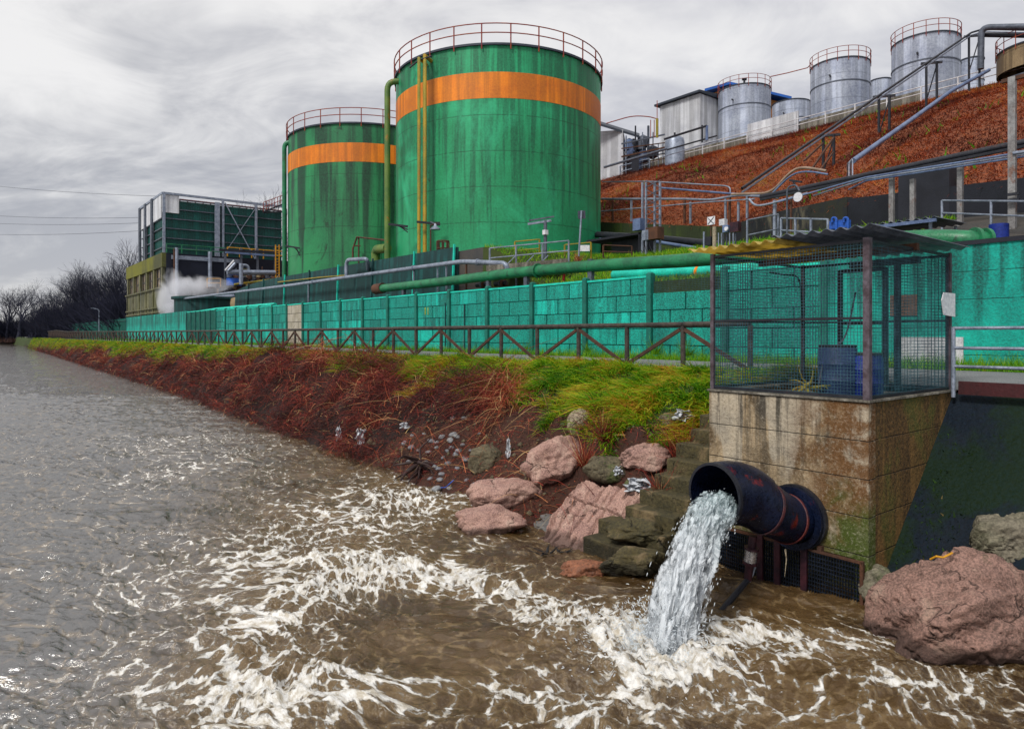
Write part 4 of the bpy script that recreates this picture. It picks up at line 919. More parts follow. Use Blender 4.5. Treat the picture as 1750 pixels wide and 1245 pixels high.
def make_litter():
    N = 230000; s_ = rng.uniform(-6, 56, N); f_ = rng.random(N) ; t_ = tb(s_) + (62 - tb(s_)) * f_; z_ = zhill(s_, t_)
    P = np.stack([U.x * s_ + W.x * t_, U.y * s_ + W.y * t_, z_], 1); n = N
    D = np.array(W)[None] * -.6 + np.array((0, 0, .35))[None] + rng.normal(0, .5, (n, 3)); D /= np.linalg.norm(D, axis=1)[:, None]
    tone = np.clip(.40 + fbm(s_ * .14, t_ * .14, 5, 5, .6) * .42 + rng.normal(0, .14, n), 0, 1)
    o = blades('dead_bracken', P, D, rng.uniform(.12, .42, n), rng.uniform(.010, .024, n), rng.normal(0, .3, (n, 3)) + np.array((0, 0, -.4))[None], tone, 'litter', 2)
    tag(o, 'rust brown dead bracken covering the slope below the silver tanks', 'dead bracken', kind='stuff')
    N = 2500; s_ = rng.uniform(-4, 40, N); f_ = rng.random(N) ** 1.2; t_ = tb(s_) + (62 - tb(s_)) * f_; k = fbm(s_ * .22 + 5, t_ * .22, 77, 3) > .28; s_ = s_[k]; t_ = t_[k]; n = len(s_)
    P = np.stack([U.x * s_ + W.x * t_, U.y * s_ + W.y * t_, zhill(s_, t_)], 1); D = rng.normal(0, .4, (n, 3)); D[:, 2] = 1; D /= np.linalg.norm(D, axis=1)[:, None]
    o = blades('hill_grass', P, D, rng.uniform(.2, .5, n), rng.uniform(.03, .06, n), rng.normal(0, .3, (n, 3)), np.clip(rng.normal(.16, .1, n), 0, 1), 'grass_blade', 2); tag(o, 'patches of green grass showing through the dead bracken', 'grass', kind='stuff')
make_litter()
# ------------------------------------------------------------------ turquoise boundary wall
WT = 17.45                      # river face of the wall panels
def wtop(s): return 5.33 + .0063 * s
SP = 3.01; S0 = 14.86
wall = thing('boundary_wall', 'long turquoise concrete panel wall with ribbed posts along the path', 'wall', F(30, WT, 2.7))
BL = {}
def panel(s0, s1, z1, mat, name='wall_panel', label=None, zbase=2.6):
    b = MB(); z = zbase; r_ = 0; hgt = (z1 - zbase) / max(1, round((z1 - zbase) / .56)); g_ = .018
    L = s1 - s0; g_ = .026; mi = []
    while z < z1 - .05:
        cuts = [0, .27, .73, 1] if r_ % 2 == 0 else [0, .5, 1]
        for a, c in zip(cuts[:-1], cuts[1:]):
            dz = random.uniform(-.008, .008)
            b.st(s0 + L * a + g_, s0 + L * c - g_, WT + dz, WT + .07, z + g_ * .6, z + hgt - g_ * .6)
            mi += [random.choice((0, 0, 0, 0, 1, 2))] * 6
        z += hgt; r_ += 1
    b.st(s0, s1, WT + .045, WT + .078, zbase, z1 - .02); mi += [3] * 6
    o = b.build(name, mat, wall, label=label)
    if mat == 'teal':
        for m_ in ('teal_b', 'teal_c', 'teal_dark'): o.data.materials.append(M[m_])
    else:
        for m_ in (mat, mat, 'dark_wall'): o.data.materials.append(M[m_])
    o.data.polygons.foreach_set('material_index', mi); return o
bays = [(12.0 - SP, 12.0), (12.0, S0)] + [(S0 + k * SP, S0 + (k + 1) * SP) for k in range(17)]
for k, (a, c) in enumerate(bays):
    zt = wtop(a) - .04; lab = None; mat = 'teal'
    if k == 1: zt = 4.87; lab = 'low panel with wire mesh above it'
    if k == 12: mat = 'pale_panel'; lab = 'bare pale unpainted panel'
    panel(a + .1, c - .1, zt, mat, label=lab)
    if k != 1: MB().st(a + .1, c - .1, WT - .03, WT + .14, zt, zt + .07).build('coping', 'teal_trim', wall)
for s_ in [12.0 - SP, 12.0] + [S0 + k * SP for k in range(18)]:
    b = MB().st(s_ - .095, s_ + .095, WT - .09, WT + .13, 2.6, wtop(s_) + .08)
    b.hexa([F(s_ - .095, WT - .09, wtop(s_) + .08), F(s_ + .095, WT - .09, wtop(s_) + .08), F(s_ + .095, WT + .13, wtop(s_) + .08), F(s_ - .095, WT + .13, wtop(s_) + .08),
            F(s_ - .05, WT - .04, wtop(s_) + .13), F(s_ + .05, WT - .04, wtop(s_) + .13), F(s_ + .05, WT + .08, wtop(s_) + .13), F(s_ - .05, WT + .08, wtop(s_) + .13)])
    b.build('wall_post', 'teal_post', wall)
b = MB()
for k in range(49): s_ = 12.1 + k * .055; b.bar(F(s_, WT + .04, 4.88), F(s_, WT + .04, 5.42), .006)
for k in range(10): z_ = 4.9 + k * .056; b.bar(F(12.1, WT + .046, z_), F(S0 - .1, WT + .046, z_), .006)
b.build('mesh_infill', 'mesh_steel', wall)
# the small painted number on the seventh panel, as on the wall
def text_obj(body, name, loc, size, mat, rot, parent=None, extr=.003):
    cu = bpy.data.curves.new(name, 'FONT'); cu.body = body; cu.size = size; cu.extrude = extr; cu.align_x = 'CENTER'; cu.align_y = 'CENTER'
    tmp = bpy.data.objects.new('tmp', cu); C.objects.link(tmp); bpy.context.view_layer.update()
    me = bpy.data.meshes.new_from_object(tmp); bpy.data.objects.remove(tmp)
    me.materials.clear(); me.materials.append(M[mat]); o = bpy.data.objects.new(name, me); C.objects.link(o)
    if parent: o.parent = parent; loc = Vector(loc) - ORG[parent.name]
    o.location = loc; o.rotation_euler = rot; return o
frot = (R(90), 0, math.atan2(-U.y, -U.x))     # text lying on a face that looks to the river
mk('paint_yellow_green', (.45, .50, .01), None, 8, .7)
text_obj('11', 'painted_number', PT(729, 532, WT - .018), .52, 'paint_yellow_green', frot, wall, .004)
b = MB(); b.st(25.6, 25.66, WT - .05, WT - .01, 2.75, 4.9).st(27.2, 27.26, WT - .05, WT - .01, 3.0, 5.0)
b.build('cable_conduit', 'teal_dark', wall)
# cast wall to the right
root = thing('cast_wall', 'tall turquoise cast concrete wall with peeling paint, right of the wire cage', 'wall', F(0, WT, 2.6))
MB().st(-14, 12.0 - SP - .1, WT - .02, WT + .3, 2.5, 5.50).build('wall_face', 'teal_cast', root)
MB().st(-14, 12.0 - SP - .1, WT - .06, WT + .34, 5.50, 5.60).build('coping', 'dark_wall', root)
MB().st(5.8, 7.25, WT - .06, WT - .022, 2.75, 3.45).build('plinth_panel', 'white_paint', root, label='whitewashed low panel')
tag(MB().st(6.75, 7.35, WT - .05, WT - .021, 3.95, 4.45).build('brown_sign', 'brown_sign'), 'brown square plate on the turquoise wall seen through the cage', 'sign')
b = MB().box(F(-1.5, WT + .6, 5.62), (.9, 4.6, .16)); tag(b.build('concrete_slab', 'concrete'), 'pale grey concrete slab on top of the turquoise wall at the right edge', 'slab')
# beyond the panels: louvred fence, cast wall, green mesh fence
root = thing('louvred_fence', 'dark green louvred metal fence between turquoise wall sections', 'fence', F(70, WT, 2.7))
sA, sB = S0 + 17 * SP + .1, 77.
b = MB()
for k in range(26): z_ = 2.75 + k * .12; b.st(sA, sB, WT, WT + .05, z_, z_ + .07)
b.st(sA, sB, WT + .06, WT + .08, 2.7, 5.7).build('louvres', 'teal_post', root)
for k in range(7): s_ = sA + (sB - sA) * k / 6; MB().st(s_ - .06, s_ + .06, WT - .06, WT + .06, 2.6, 5.85).build('fence_post', 'teal_dark', root)
MB().st(sA, sB, WT - .02, WT + .1, 5.80, 5.9).build('top_rail', 'teal_trim', root)
o = MB().st(77.1, 112.7, WT - .02, WT + .25, 2.5, 6.0).build('far_cast_wall', 'teal_far' if 'teal_far' in M else 'teal_cast'); tag(o, 'stained turquoise cast wall below the old grey building with steam', 'wall')
root = thing('mesh_fence', 'tall dark green slatted fence running on past the last building', 'fence', F(150, WT, 2.7))
b = MB()
for k in range(330): s_ = 113 + k * .3; b.bar(F(s_, WT, 2.7), F(s_, WT, 5.9), .12, .04)
b.build('slats', 'teal_post', root)
for k in range(18): s_ = 113 + k * 5.8; MB().st(s_ - .1, s_ + .1, WT - .08, WT + .08, 2.6, 6.1).build('fence_post', 'teal_dark', root)
MB().st(112.8, 212, WT - .1, WT - .05, 5.5, 5.6).build('rail', 'teal_dark', root)

# ------------------------------------------------------------------ wooden fence
fence = thing('wooden_fence', 'dark wooden fence with round top rail and diagonal braces along the path edge', 'fence', F(10.42, 13.44, 2.7))
fs0 = 10.42 - 1.81; FT = 13.44
def fz(s): return 2.70 + float(np.interp(s, [8, 50, 90, 150, 230], [0, .02, .12, .2, .5]))
def ftr(s): return 3.745 + float(np.interp(s, [8, 50, 90, 150, 170, 230], [0, .03, .13, .35, .7, .2]))
n_post = 100
for k in range(n_post):
    s_ = fs0 + k * 1.81 ; rd = random.uniform(-.02, .02)
    MB().tube([F(s_, FT, fz(s_) - .3), F(s_ + rd, FT + rd * .5, ftr(s_) - .03)], .062, 10).build('post', 'wood', fence, True)
    if k < n_post - 1:
        s2 = s_ + 1.81
        if k % 2 == 1: a_, b_ = F(s_ + .07, FT - .03, ftr(s_) - .12), F(s2 - .08, FT - .03, fz(s_) + .06)
        else: a_, b_ = F(s_ + .08, FT - .03, fz(s_) + .06), F(s2 - .07, FT - .03, ftr(s_) - .12)
        MB().bar(a_, b_, .055, .085).build('brace', 'wood_brace', fence)
    if k % 2 == 1 or k == 0:
        s2 = s_ + (3.62 if k else 1.81) - .015
        MB().tube([F(s_, FT, ftr(s_)), F(s2, FT + random.uniform(-.01, .01), ftr(s2) + random.uniform(-.012, .012))], .066, 12).build('rail', 'wood', fence, True)

# ------------------------------------------------------------------ wire cage over the outfall
CB, CTOP = 2.66, 4.73
cage = thing('wire_cage', 'dark steel wire mesh cage with corrugated roof on the concrete block', 'cage', F(5.35, 10.5, CT))
c00, c10, c01, c11 = (4.16, 9.18), (6.54, 9.18), (4.16, 11.9), (6.54, 11.9)
for (s_, t_), wd in ((c00, .085), (c10, .06), (c01, .06), (c11, .05)):
    MB().st(s_ - wd / 2, s_ + wd / 2, t_ - wd / 2, t_ + wd / 2, CB - .02, CTOP + .04).build('corner_post', 'post_steel', cage)
def mesh_panel(a, c, z0, z1, name='mesh_panel', step=.044, r=.0048):
    a = Vector(a); c = Vector(c); L = (c - a).length; d = (c - a) / L; nrm = Vector((0, 0, 1)).cross(d).normalized(); b = MB()
    for k in range(int(L / step) + 1): p = a + d * k * step; b.bar(p + Vector((0, 0, z0)), p + Vector((0, 0, z1)), r)
    for k in range(int((z1 - z0) / step) + 1):
        z_ = Vector((0, 0, z0 + k * step)); b.bar(a + nrm * r + z_, c + nrm * r + z_, r)
    return b.build(name, 'mesh_steel', cage)
mesh_panel(F(*c00), F(*c10), CB, CTOP); mesh_panel(F(*c00), F(*c01), CB, CTOP); mesh_panel(F(*c10), F(*c11), CB, CTOP, step=.05); mesh_panel(F(*c01), F(5.1, 11.9), CB, CTOP, step=.05); mesh_panel(F(5.85, 11.9), F(*c11), CB, CTOP, step=.05)
b = MB()
for (p, q_) in ((c00, c10), (c00, c01), (c10, c11), (c01, c11)):
    for z_ in (CB + .02, 3.72, CTOP):
        if (p, q_) == (c00, c01) and z_ == 3.72: continue
        b.bar(F(*p, z_), F(*q_, z_), .035)
b.build('frame_rails', 'black_steel', cage)
MB().bar(F(4.5, 10.9, 2.7), F(4.5, 10.9, 4.6), .08).bar(F(5.2, 10.9, 4.6), F(4.2, 10.9, 4.6), .1).build('inner_post', 'black_steel', cage)
b = MB(); b.bar(F(5.1, 11.88, 2.7), F(5.1, 11.88, 4.62), .07).bar(F(5.85, 11.88, 2.7), F(5.85, 11.88, 4.62), .07).bar(F(5.1, 11.88, 4.60), F(5.85, 11.88, 4.60), .07).bar(F(5.1, 11.88, 3.7), F(5.85, 11.88, 3.7), .05)
b.build('door_frame', 'black_steel', cage)
MB().bar(F(6.6, 10.6, 4.72), F(4.1, 10.6, 4.76), .09, .10).build('roof_beam', 'rust_steel', cage)
def corr(name, s0, s1, t0, t1, z, mat, amp=.03, wl=.19, parent=None, tilt=0., label=None, th=.006, along='s'):
    V = []; ns = int(abs(s1 - s0) / wl * 10) if along == 's' else int(abs(t1 - t0) / wl * 10); ns = max(ns, 4)
    for i in range(ns + 1):
        u = i / ns
        for v in (0, .5, 1):
            s_ = s0 + (s1 - s0) * (u if along == 's' else v); t_ = t0 + (t1 - t0) * (v if along == 's' else u); x = u * (abs(s1 - s0) if along == 's' else abs(t1 - t0))
            zz_ = z + amp * math.sin(x / wl * 2 * math.pi) + tilt * (t_ - t0); V.append(F(s_, t_, zz_))
    b = MB(); b.v = V; b.f = [[i * 3 + j, i * 3 + j + 1, i * 3 + j + 4, i * 3 + j + 3] for i in range(ns) for j in (0, 1)]
    o = b.build(name, mat, parent, True, label); md = o.modifiers.new('s', 'SOLIDIFY'); md.thickness = th; return o
corr('roof_sheet', 5.25, 6.85, 8.95, 12.25, 4.84, 'yellow_sheet', parent=cage, tilt=.015, label='yellowed translucent corrugated sheet')
corr('roof_sheet', 3.98, 5.40, 8.95, 12.25, 4.895, 'galv_dark', parent=cage, tilt=-.01, label='dark grey corrugated metal sheet', amp=.024)
b = MB(); sg_ = [F(4.10, 11.42, 4.02), F(4.10, 11.50, 4.14), F(4.10, 11.94, 4.14), F(4.10, 11.94, 3.78), F(4.10, 11.50, 3.80)]
b.add(sg_ + [p - U * .012 for p in sg_], [(0, 1, 2, 3, 4), (9, 8, 7, 6, 5)] + [(i, (i + 1) % 5, (i + 1) % 5 + 5, i + 5) for i in range(5)])
tag(b.build('notice_plate', 'sign_white'), 'blank white notice plate wired to the back corner of the cage', 'sign')
def barrel(px, py, t_, h, r_, mat, label):
    p = PT(px, py, t_); c = Vector((p.x, p.y, CT - .02)); root = thing('barrel', label, 'barrel', c)
    prof = [(r_ * .94, 0), (r_, .04), (r_, h * .33 - .02), (r_ * 1.04, h * .33), (r_, h * .33 + .02), (r_, h * .66 - .02), (r_ * 1.04, h * .66), (r_, h * .66 + .02), (r_, h - .05), (r_ * .94, h)]
    MB().lathe(c, prof, 32).build('body', mat, root, True)
    MB().lathe(c + Vector((0, 0, h)), [(r_ * .97, 0), (r_ * .97, .03), (r_ * .9, .035)], 32).build('lid', 'black_steel', root, True)
barrel(1431, 660, 10.1, .72, .27, 'barrel_grey', 'tall grey blue plastic barrel inside the cage')
barrel(1476, 650, 10.35, .60, .26, 'royal_blue', 'deep blue barrel inside the cage behind the corner post')
roots(PT(1380, 662, 9.7), 14, .32, .035, 9, 'pump_bundle', 'pipe_yellow', 'small yellow brown bundle of valves and hoses on the cage floor', 'valve bundle', .6)
tag(MB().tube(rnd([PT(1400, 655, 9.8), PT(1410, 600, 9.9), PT(1440, 585, 10.), PT(1450, 560, 10.2), PT(1462, 500, 10.6)], .2), .014, 6).build('hose', 'galv_dark', None, True), 'thin grey hose hanging inside the cage above the barrels', 'hose')
tag(MB().tube(rnd([PT(1315, 465, 10.2), PT(1340, 470, 10.4), PT(1368, 470, 10.8), PT(1372, 560, 11.2)], .3), .014, 6).build('cable', 'black_steel', None, True), 'black cable looped under the cage roof', 'cable')
# steel guard rail to the right
rail = thing('guard_rail', 'galvanised tubular guard rail with dark red kick plate right of the cage', 'railing', F(2, 11.75, 2.6))
for z_ in (3.60, 3.30, 3.02): MB().tube([F(4.05, 11.75, z_), F(-8, 11.75, z_)], .025, 10).build('rail', 'galv', rail, True)
for s_ in (4.05, 1.9, -.3, -2.5): MB().tube([F(s_, 11.75, 2.55), F(s_, 11.75, 3.62)], .03, 10).build('post', 'galv', rail, True)
MB().st(-8, 3.98, 11.74, 11.76, 2.60, 2.80).build('kick_plate', 'dark_red', rail)

# ------------------------------------------------------------------ the two green tanks
def ring_rail(root, cx, cy, z, r_, n=28, h=1.1, mat='rust_rail', tr=.035, mid=True, a0=0., a1=2 * math.pi, gap=.35):
    b = MB(); full = abs(a1 - a0 - 2 * math.pi) < .01; m = 72
    for zz_ in ([z + h, z + h * .52] if mid else [z + h]):
        pts = [(cx + math.cos(a0 + (a1 - a0) * i / m) * r_, cy + math.sin(a0 + (a1 - a0) * i / m) * r_, zz_) for i in range(m if full else m + 1)]
        b.tube(pts, tr, 6, closed=full)
    for i in range(n):
        a = a0 + (a1 - a0) * i / n; x, y = cx + math.cos(a) * r_, cy + math.sin(a) * r_; b.bar((x, y, z - gap), (x, y, z + h), tr * 1.6)
    return b.build('top_railing', mat, root)
def big_tank(cx, cy, r_, z0, z1, bz0, bz1, mat, label):
    root = thing('storage_tank', label, 'tank', (cx, cy, z0))
    MB().lathe((cx, cy, 0), [(r_, z0), (r_, z1)], 128, False).build('shell', mat, root, True)
    MB().lathe((cx, cy, 0), [(r_ + .13, z1 - .02), (r_ + .13, z1 + .1), (.3, z1 + 1.0)], 128).build('roof', 'roof_dark', root, True)
    MB().lathe((cx, cy, 0), [(r_ + .004, bz0), (r_ + .012, bz0), (r_ + .012, bz1), (r_ + .004, bz1)], 128, False).build('painted_band', 'orange', root, True)
    ring_rail(root, cx, cy, z1 + .1, r_ + .12, 26)
    return root
T1 = (-.9, 46.0, 6.8); z1 = EZ + (HY - 77) / FP * 39.2
def tz(py, D): return EZ + (HY - py) / FP * D
tank1 = big_tank(*T1, 6.9, z1, tz(167.5, 39.2), tz(122.7, 39.2), 'tank_green', 'largest green tank with an orange band, nearest on the yard')
T2 = (-12.6, 60.3, 6.8)
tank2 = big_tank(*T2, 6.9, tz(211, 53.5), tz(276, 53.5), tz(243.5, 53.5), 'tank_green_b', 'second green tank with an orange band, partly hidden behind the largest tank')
# pipes on the tanks
def drop(px, Yd, ytop, pyb, mat, label, r_, tank=None, elbow=None, base=6.9):
    p = PY(px, ytop, Yd); q_ = Vector((p.x, p.y, base)); pts = [q_, p]
    if elbow: e_ = PY(elbow[0], elbow[1], elbow[2]); pts = [q_, p, e_]
    return pipe('standpipe', pts, r_, mat, label, 'pipe', br=.55, flanges=(1.75,) if elbow else ())
drop(662, 43.5, 140, 450, 'pipe_olive', 'tall olive green standpipe with elbow on the left side of the largest tank', .19, None, (690, 139, 43.6))
drop(486, 57.5, 243, 470, 'pipe_green', 'dark green standpipe with elbow on the left side of the second tank', .19, None, (508, 243, 57.5))
for px, r_, top, lab in ((716, .10, 100, 'thin yellow pipe running up the front of the largest tank, left of the pair'), (726, .12, 95, 'thicker yellow pipe running up the front of the largest tank, right of the pair')):
    p = PY(px, top, 39.8); tag(MB().tube([Vector((p.x, p.y, 6.9)), p, p + Vector((.35, .7, -.1))], r_, 10).build('standpipe', 'pipe_yellow', None, True), lab, 'pipe')
tag(MB().tube([PY(700, 116, 40.1), PY(716, 103, 39.9), PY(738, 96, 39.6)], .05, 8).build('pipe_hook', 'black_steel'), 'black bracket joining the two yellow pipes at the tank top', 'bracket')
for a_, b_, lab, Yd in (((664, 383), (697, 392), 'black bracket fixing the olive standpipe to the largest tank', 40.5), ((488, 420), (512, 432), 'black bracket fixing the dark green standpipe to the second tank', 55.), ((712, 379), (752, 380), 'black bracket across the yellow pipes low on the largest tank', 39.3)):
    b = MB(); b.bar(PY(*a_, Yd), PY(b_[0], a_[1] + 4, Yd), .12); b.bar(PY(a_[0] + 14, a_[1] + 2, Yd), PY(*b_, Yd), .07).bar(PY(a_[0] + 18, a_[1] + 2, Yd), PY(b_[0], b_[1] + 5, Yd), .07); tag(b.build('bracket', 'black_steel'), lab, 'bracket')
tag(MB().tube(rnd([PY(642, 452, 46), PY(642, 426, 46), PY(662, 424, 44)], .5), .3, 14).build('elbow_pipe', 'pipe_olive', None, True), 'short fat green elbow pipe at the foot of the olive standpipe', 'pipe')
tag(MB().tube([PY(736, 447, 38.9), PY(736, 385, 38.9), PY(746, 382, 38.6)], .05, 6).build('conduit', 'rust_steel'), 'thin rusty conduit beside the yellow pipes', 'pipe')
def lamp(px, py, Y, label, r_=.28):
    p = PY(px, py, Y); root = thing('floodlight', label, 'lamp', p)
    MB().lathe(p, [(.06, .25), (.1, .12), (r_, -.02), (r_, -.08)], 18).build('shade', 'galv', root, True); MB().bar(p + Vector((0, 0, .25)), p + Vector((-.3, .2, .4)), .05).build('arm', 'galv_dark', root)
lamp(744, 390, 38.4, 'small floodlight beside the yellow pipes on the largest tank')
b = MB(); q_ = [PY(603, 445, 50), PY(603, 425, 50), PY(610, 405, 50), PY(664, 411, 46)]; b.tube(q_, .07, 6).tube([PY(613, 450, 50), PY(613, 404, 50)], .06, 6).tube([PY(606, 420, 50), PY(616, 420, 50)], .05, 6)
tag(b.build('frame_bracket', 'rust_steel'), 'dark rusty pipe frame in front of the second tank', 'pipe frame')
b = MB()
pc = PY(757, 448, 36.5); 
for a in np.linspace(0, 2 * math.pi, 9)[:-1]: x, y = pc.x + math.cos(a) * .32, pc.y + math.sin(a) * .32; b.bar((x, y, 7.2), (x, y, PY(757, 412, 36.5).z), .05)
for z_ in (7.6, 8.1, PY(757, 412, 36.5).z): b.tube([(pc.x + math.cos(a) * .32, pc.y + math.sin(a) * .32, z_) for a in np.linspace(0, 2 * math.pi, 17)[:-1]], .03, 5, closed=True)
tag(b.build('ladder_cage', 'rust_steel'), 'rusty round ladder cage at the foot of the largest tank', 'ladder cage')
# street lamp, road sign back, railing in front of the tank
pole = thing('lamp_post', 'lamp post with two slanting fluorescent arms in front of the largest tank', 'lamp post', PY(932, 448, 33))
MB().tube([PY(932, 450, 33), PY(932, 376, 33)], .09, 8).build('post', 'galv_dark', pole, True)
MB().bar(PY(902, 383, 33), PY(942, 377, 33.), .12, .1).build('lamp_arm', 'galv', pole); MB().bar(PY(904, 377, 33.3), PY(947, 370, 33.3), .07).build('lamp_arm', 'galv_dark', pole)
MB().bar(PY(932, 401, 32.9), PY(932, 393, 32.9), .2).build('notice', 'sign_white', pole)
sgn = thing('sign_post', 'leaning sign post with the dark back of a square sign, front of the largest tank', 'sign', PY(989, 432, 31))
MB().tube([PY(989, 438, 31), PY(994, 360, 31)], .045, 8).build('post', 'galv', sgn, True)
b = MB().box(PY(994, 367, 31.06), (.34, .03, .36), (Vector((1, 0, .05)), Vector((0, 1, 0)), Vector((-.05, 0, 1)))); b.build('sign_panel', 'sign_back', sgn)
def railing(name, pts, h, mat, label, mids=(.5,), r_=.03, posts=None, cat='railing', z_drop=0.):
    root = thing(name, label, cat, Vector(pts[0])); up = Vector((0, 0, h)); b = MB()
    P = [Vector(p) for p in pts]
    for f_ in (1.,) + tuple(mids): MB().tube([p + up * f_ for p in P], r_, 6).build('rail', mat, root, True)
    for a, c in zip(P[:-1], P[1:]):
        n = max(1, int((c - a).length / (posts or 1.5)))
        for i in range(n): q_ = a.lerp(c, i / n); b_ = MB().bar(foot(q_, 2.) - Vector((0, 0, z_drop)), q_ + up, r_ * 2).build('post', mat, root)
    MB().bar(foot(P[-1], 2.) - Vector((0, 0, z_drop)), P[-1] + up, r_ * 2).build('post', mat, root); return root
railing('railing', [PY(837, 458, 31), PY(972, 445, 31)], .90, 'galv', 'grey sloping handrail in front of the largest tank', (.5,), .03, 1.)
b = MB(); 
for px in (860, 890, 915): b.bar(PY(px, 458, 30.9), PY(px + 22, 436, 30.9), .04)
tag(b.build('brace_bars', 'galv'), 'diagonal braces under the grey handrail by the tank', 'brace')
tag(MB().box(PY(900, 455, 30.7), (.9, 3.6, .3), (Vector((0, 1, 0)), Vector((1, 0, .09)).normalized(), Vector((-.09, 0, 1)).normalized())).build('landing_slab', 'concrete'), 'pale concrete landing under the grey handrail', 'slab')
railing('railing', [PY(880, 444, 33.8), PY(922, 440, 33.8)], .9, 'pipe_yellow', 'yellow railing behind the lamp post by the largest tank')
railing('railing', [PY(965, 444, 34), PY(1010, 440, 34)], .75, 'pipe_yellow', 'yellow railing right of the leaning sign post')
railing('railing', [PY(1031, 440, 34), PY(1080, 442, 34)], .62, 'rust_steel', 'low rusty railing at the mouth of the dark culvert')
tag(MB().box(PY(999, 424, 33.8), (.5, .03, .3), (Vector((1, 0, 0)), Vector((0, 1, 0)), Vector((0, 0, 1)))).build('warning_sign', 'sign_white'), 'small white sign on the yellow railing', 'sign')
weed(PY(988, 446, 31), 140, .5, 21, 'round brown bush at the base of the leaning sign post', 'twig', tone0=.7, up=1.0)

# ------------------------------------------------------------------ terrace wall, long pipes behind the wall
TT = 19.26
root = thing('terrace_wall', 'dark stained green retaining wall behind the turquoise wall', 'wall', F(50, TT, 5.2))
def dz_(s): return float(np.interp(s, [29, 42, 60, 66], [7.95, 8.05, 8.1, 7.6]))
sl = [29, 33, 38, 43, 48, 53, 58, 62, 66]
for a, c in zip(sl[:-1], sl[1:]):
    MB().hexa([F(a, TT - .25, 5), F(c, TT - .25, 5), F(c, TT + .1, 5), F(a, TT + .1, 5), F(a, TT - .1, dz_(a)), F(c, TT - .1, dz_(c)), F(c, TT + .1, dz_(c)), F(a, TT + .1, dz_(a))]).build('wall_panel', 'teal_dark', root)
    MB().bar(F(a, TT - .30, 5), F(a, TT - .16, dz_(a) + .12), .09).build('rib', 'teal_trim' if int(a) % 2 else 'teal_dark', root)
gp = [PT(307, 511, 18.4), PT(500, 487, 18.4), PT(640, 467, 18.4), PT(789, 447, 18.4), PT(846, 449, 18.4), PT(866, 450, 18.5), PT(868, 470, 18.6)]
pipe('long_pipe', gp, .115, 'galv', 'long silver grey pipe running above the turquoise wall in front of both green tanks', n=14, br=.5, flanges=(1.3, 2.5, 3.5))
pipe('loop_pipe', [PT(592, 476, 18.45), PT(592, 444, 18.45), PT(628, 442, 18.45), PT(629, 460, 19.1)], .12, 'galv', 'upside down U shaped silver pipe standing on the long grey pipe', br=.45, n=14)
gz = tz(440, 21.4)
pg = [PT(640, 494, 17.95), PT(760, 481, 17.95), PT(872, 467, 17.95), PT(1000, 455, 17.95), PT(1208, 443, 17.95), PT(1500, 412, 17.95), PT(1600, 407, 17.95), PT(1655, 410, 18.0), PT(1690, 412, 18.4)]
pipe('green_main', pg, .22, 'pipe_green', 'thick dark green pipe running above the turquoise wall and past the cage roof', n=20, br=1.2, flanges=(2.4, 7.3, 7.8))
tag(MB().tube([PT(642, 494, 17.98), PT(655, 492, 17.98)], .30, 14).build('pipe_collar', 'rust_steel', None, True), 'rusty open end collar of the thick green pipe', 'collar')
pipe('teal_pipe', [PT(1050, 470, 19.3), PT(1250, 462, 19.3), PT(1330, 458, 19.3)], .2, 'teal_trim', 'light turquoise pipe seen behind the wire mesh over the low wall panel', n=16)
tag(MB().tube([PT(1192, 465, 19.28), PT(1196, 465, 19.28)], .215, 16).build('pipe_band', 'orange', None, True), 'orange band round the light turquoise pipe', 'band')
pipe('thin_pipe', [PT(1120, 486, 18.3), PT(1240, 479, 18.3)], .035, 'galv', 'thin grey pipe below the light turquoise pipe behind the mesh')
pipe('wall_pipe', [PT(475, 482, 19.0), PT(545, 474, 19.0), PT(595, 470, 19.0)], .04, 'pipe_yellow', 'thin yellowish pipe fixed along the terrace wall')
for px, py0, py1, t_, lab in ((707, 462, 495, 18.4, 'pale post holding the grey pipe, first of three'), (748, 455, 500, 18.5, 'white ladder rail under the grey pipe, left one'), (763, 453, 500, 18.5, 'white ladder rail under the grey pipe, right one'), (797, 448, 476, 18.4, 'thin rusty post under the bend of the grey pipe'), (527, 483, 510, 18.4, 'short grey post near the left of the long grey pipe')):
    tag(MB().bar(foot(PT(px, py1 + 12, t_)), PT(px, py0, t_), .07).build('support_post', 'galv' if px != 797 else 'rust_steel'), lab, 'post')
for px, lab in ((690, 'left concrete saddle under the thick green pipe'), (835, 'middle steel saddle under the thick green pipe'), (900, 'steel saddle under the thick green pipe left of the red valve'), (1010, 'right steel saddle under the thick green pipe')):
    p = PT(px, 485, 17.95); tag(MB().box(Vector((p.x, p.y, 5.75)), (.16, .2, 1.1)).build('pipe_saddle', 'galv_dark'), lab, 'pipe support')
tag(MB().bar(PT(963, 480, 18.1), PT(964, 468, 18.1), .07).build('red_valve', 'red'), 'small red valve handle under the thick green pipe', 'valve')
pipe('low_pipe', [PT(838, 470, 19.2), PT(862, 462, 19.2), PT(895, 460, 19.2), PT(900, 472, 19.2)], .09, 'galv', 'bent grey pipe behind the elbow of the long grey pipe', br=.3)
for k, (px, py) in enumerate([(826, 486), (858, 484)]):
    p = PT(px, py, 18.5); root = thing('flanged_valve', ['rusty flanged valve on the pipe behind the wall, left one', 'grey flanged valve on the pipe behind the wall, right one'][k], 'valve', p)
    MB().tube([p - U * .05, p + U * .05], .2, 16).build('flange', 'galv_dark', root, True); MB().tube([p - U * .14, p - U * .09], .2, 16).build('flange', 'rust_steel', root, True); MB().tube([p - U * .3, p + U * .5], .11, 12).build('body', 'black_steel', root, True)
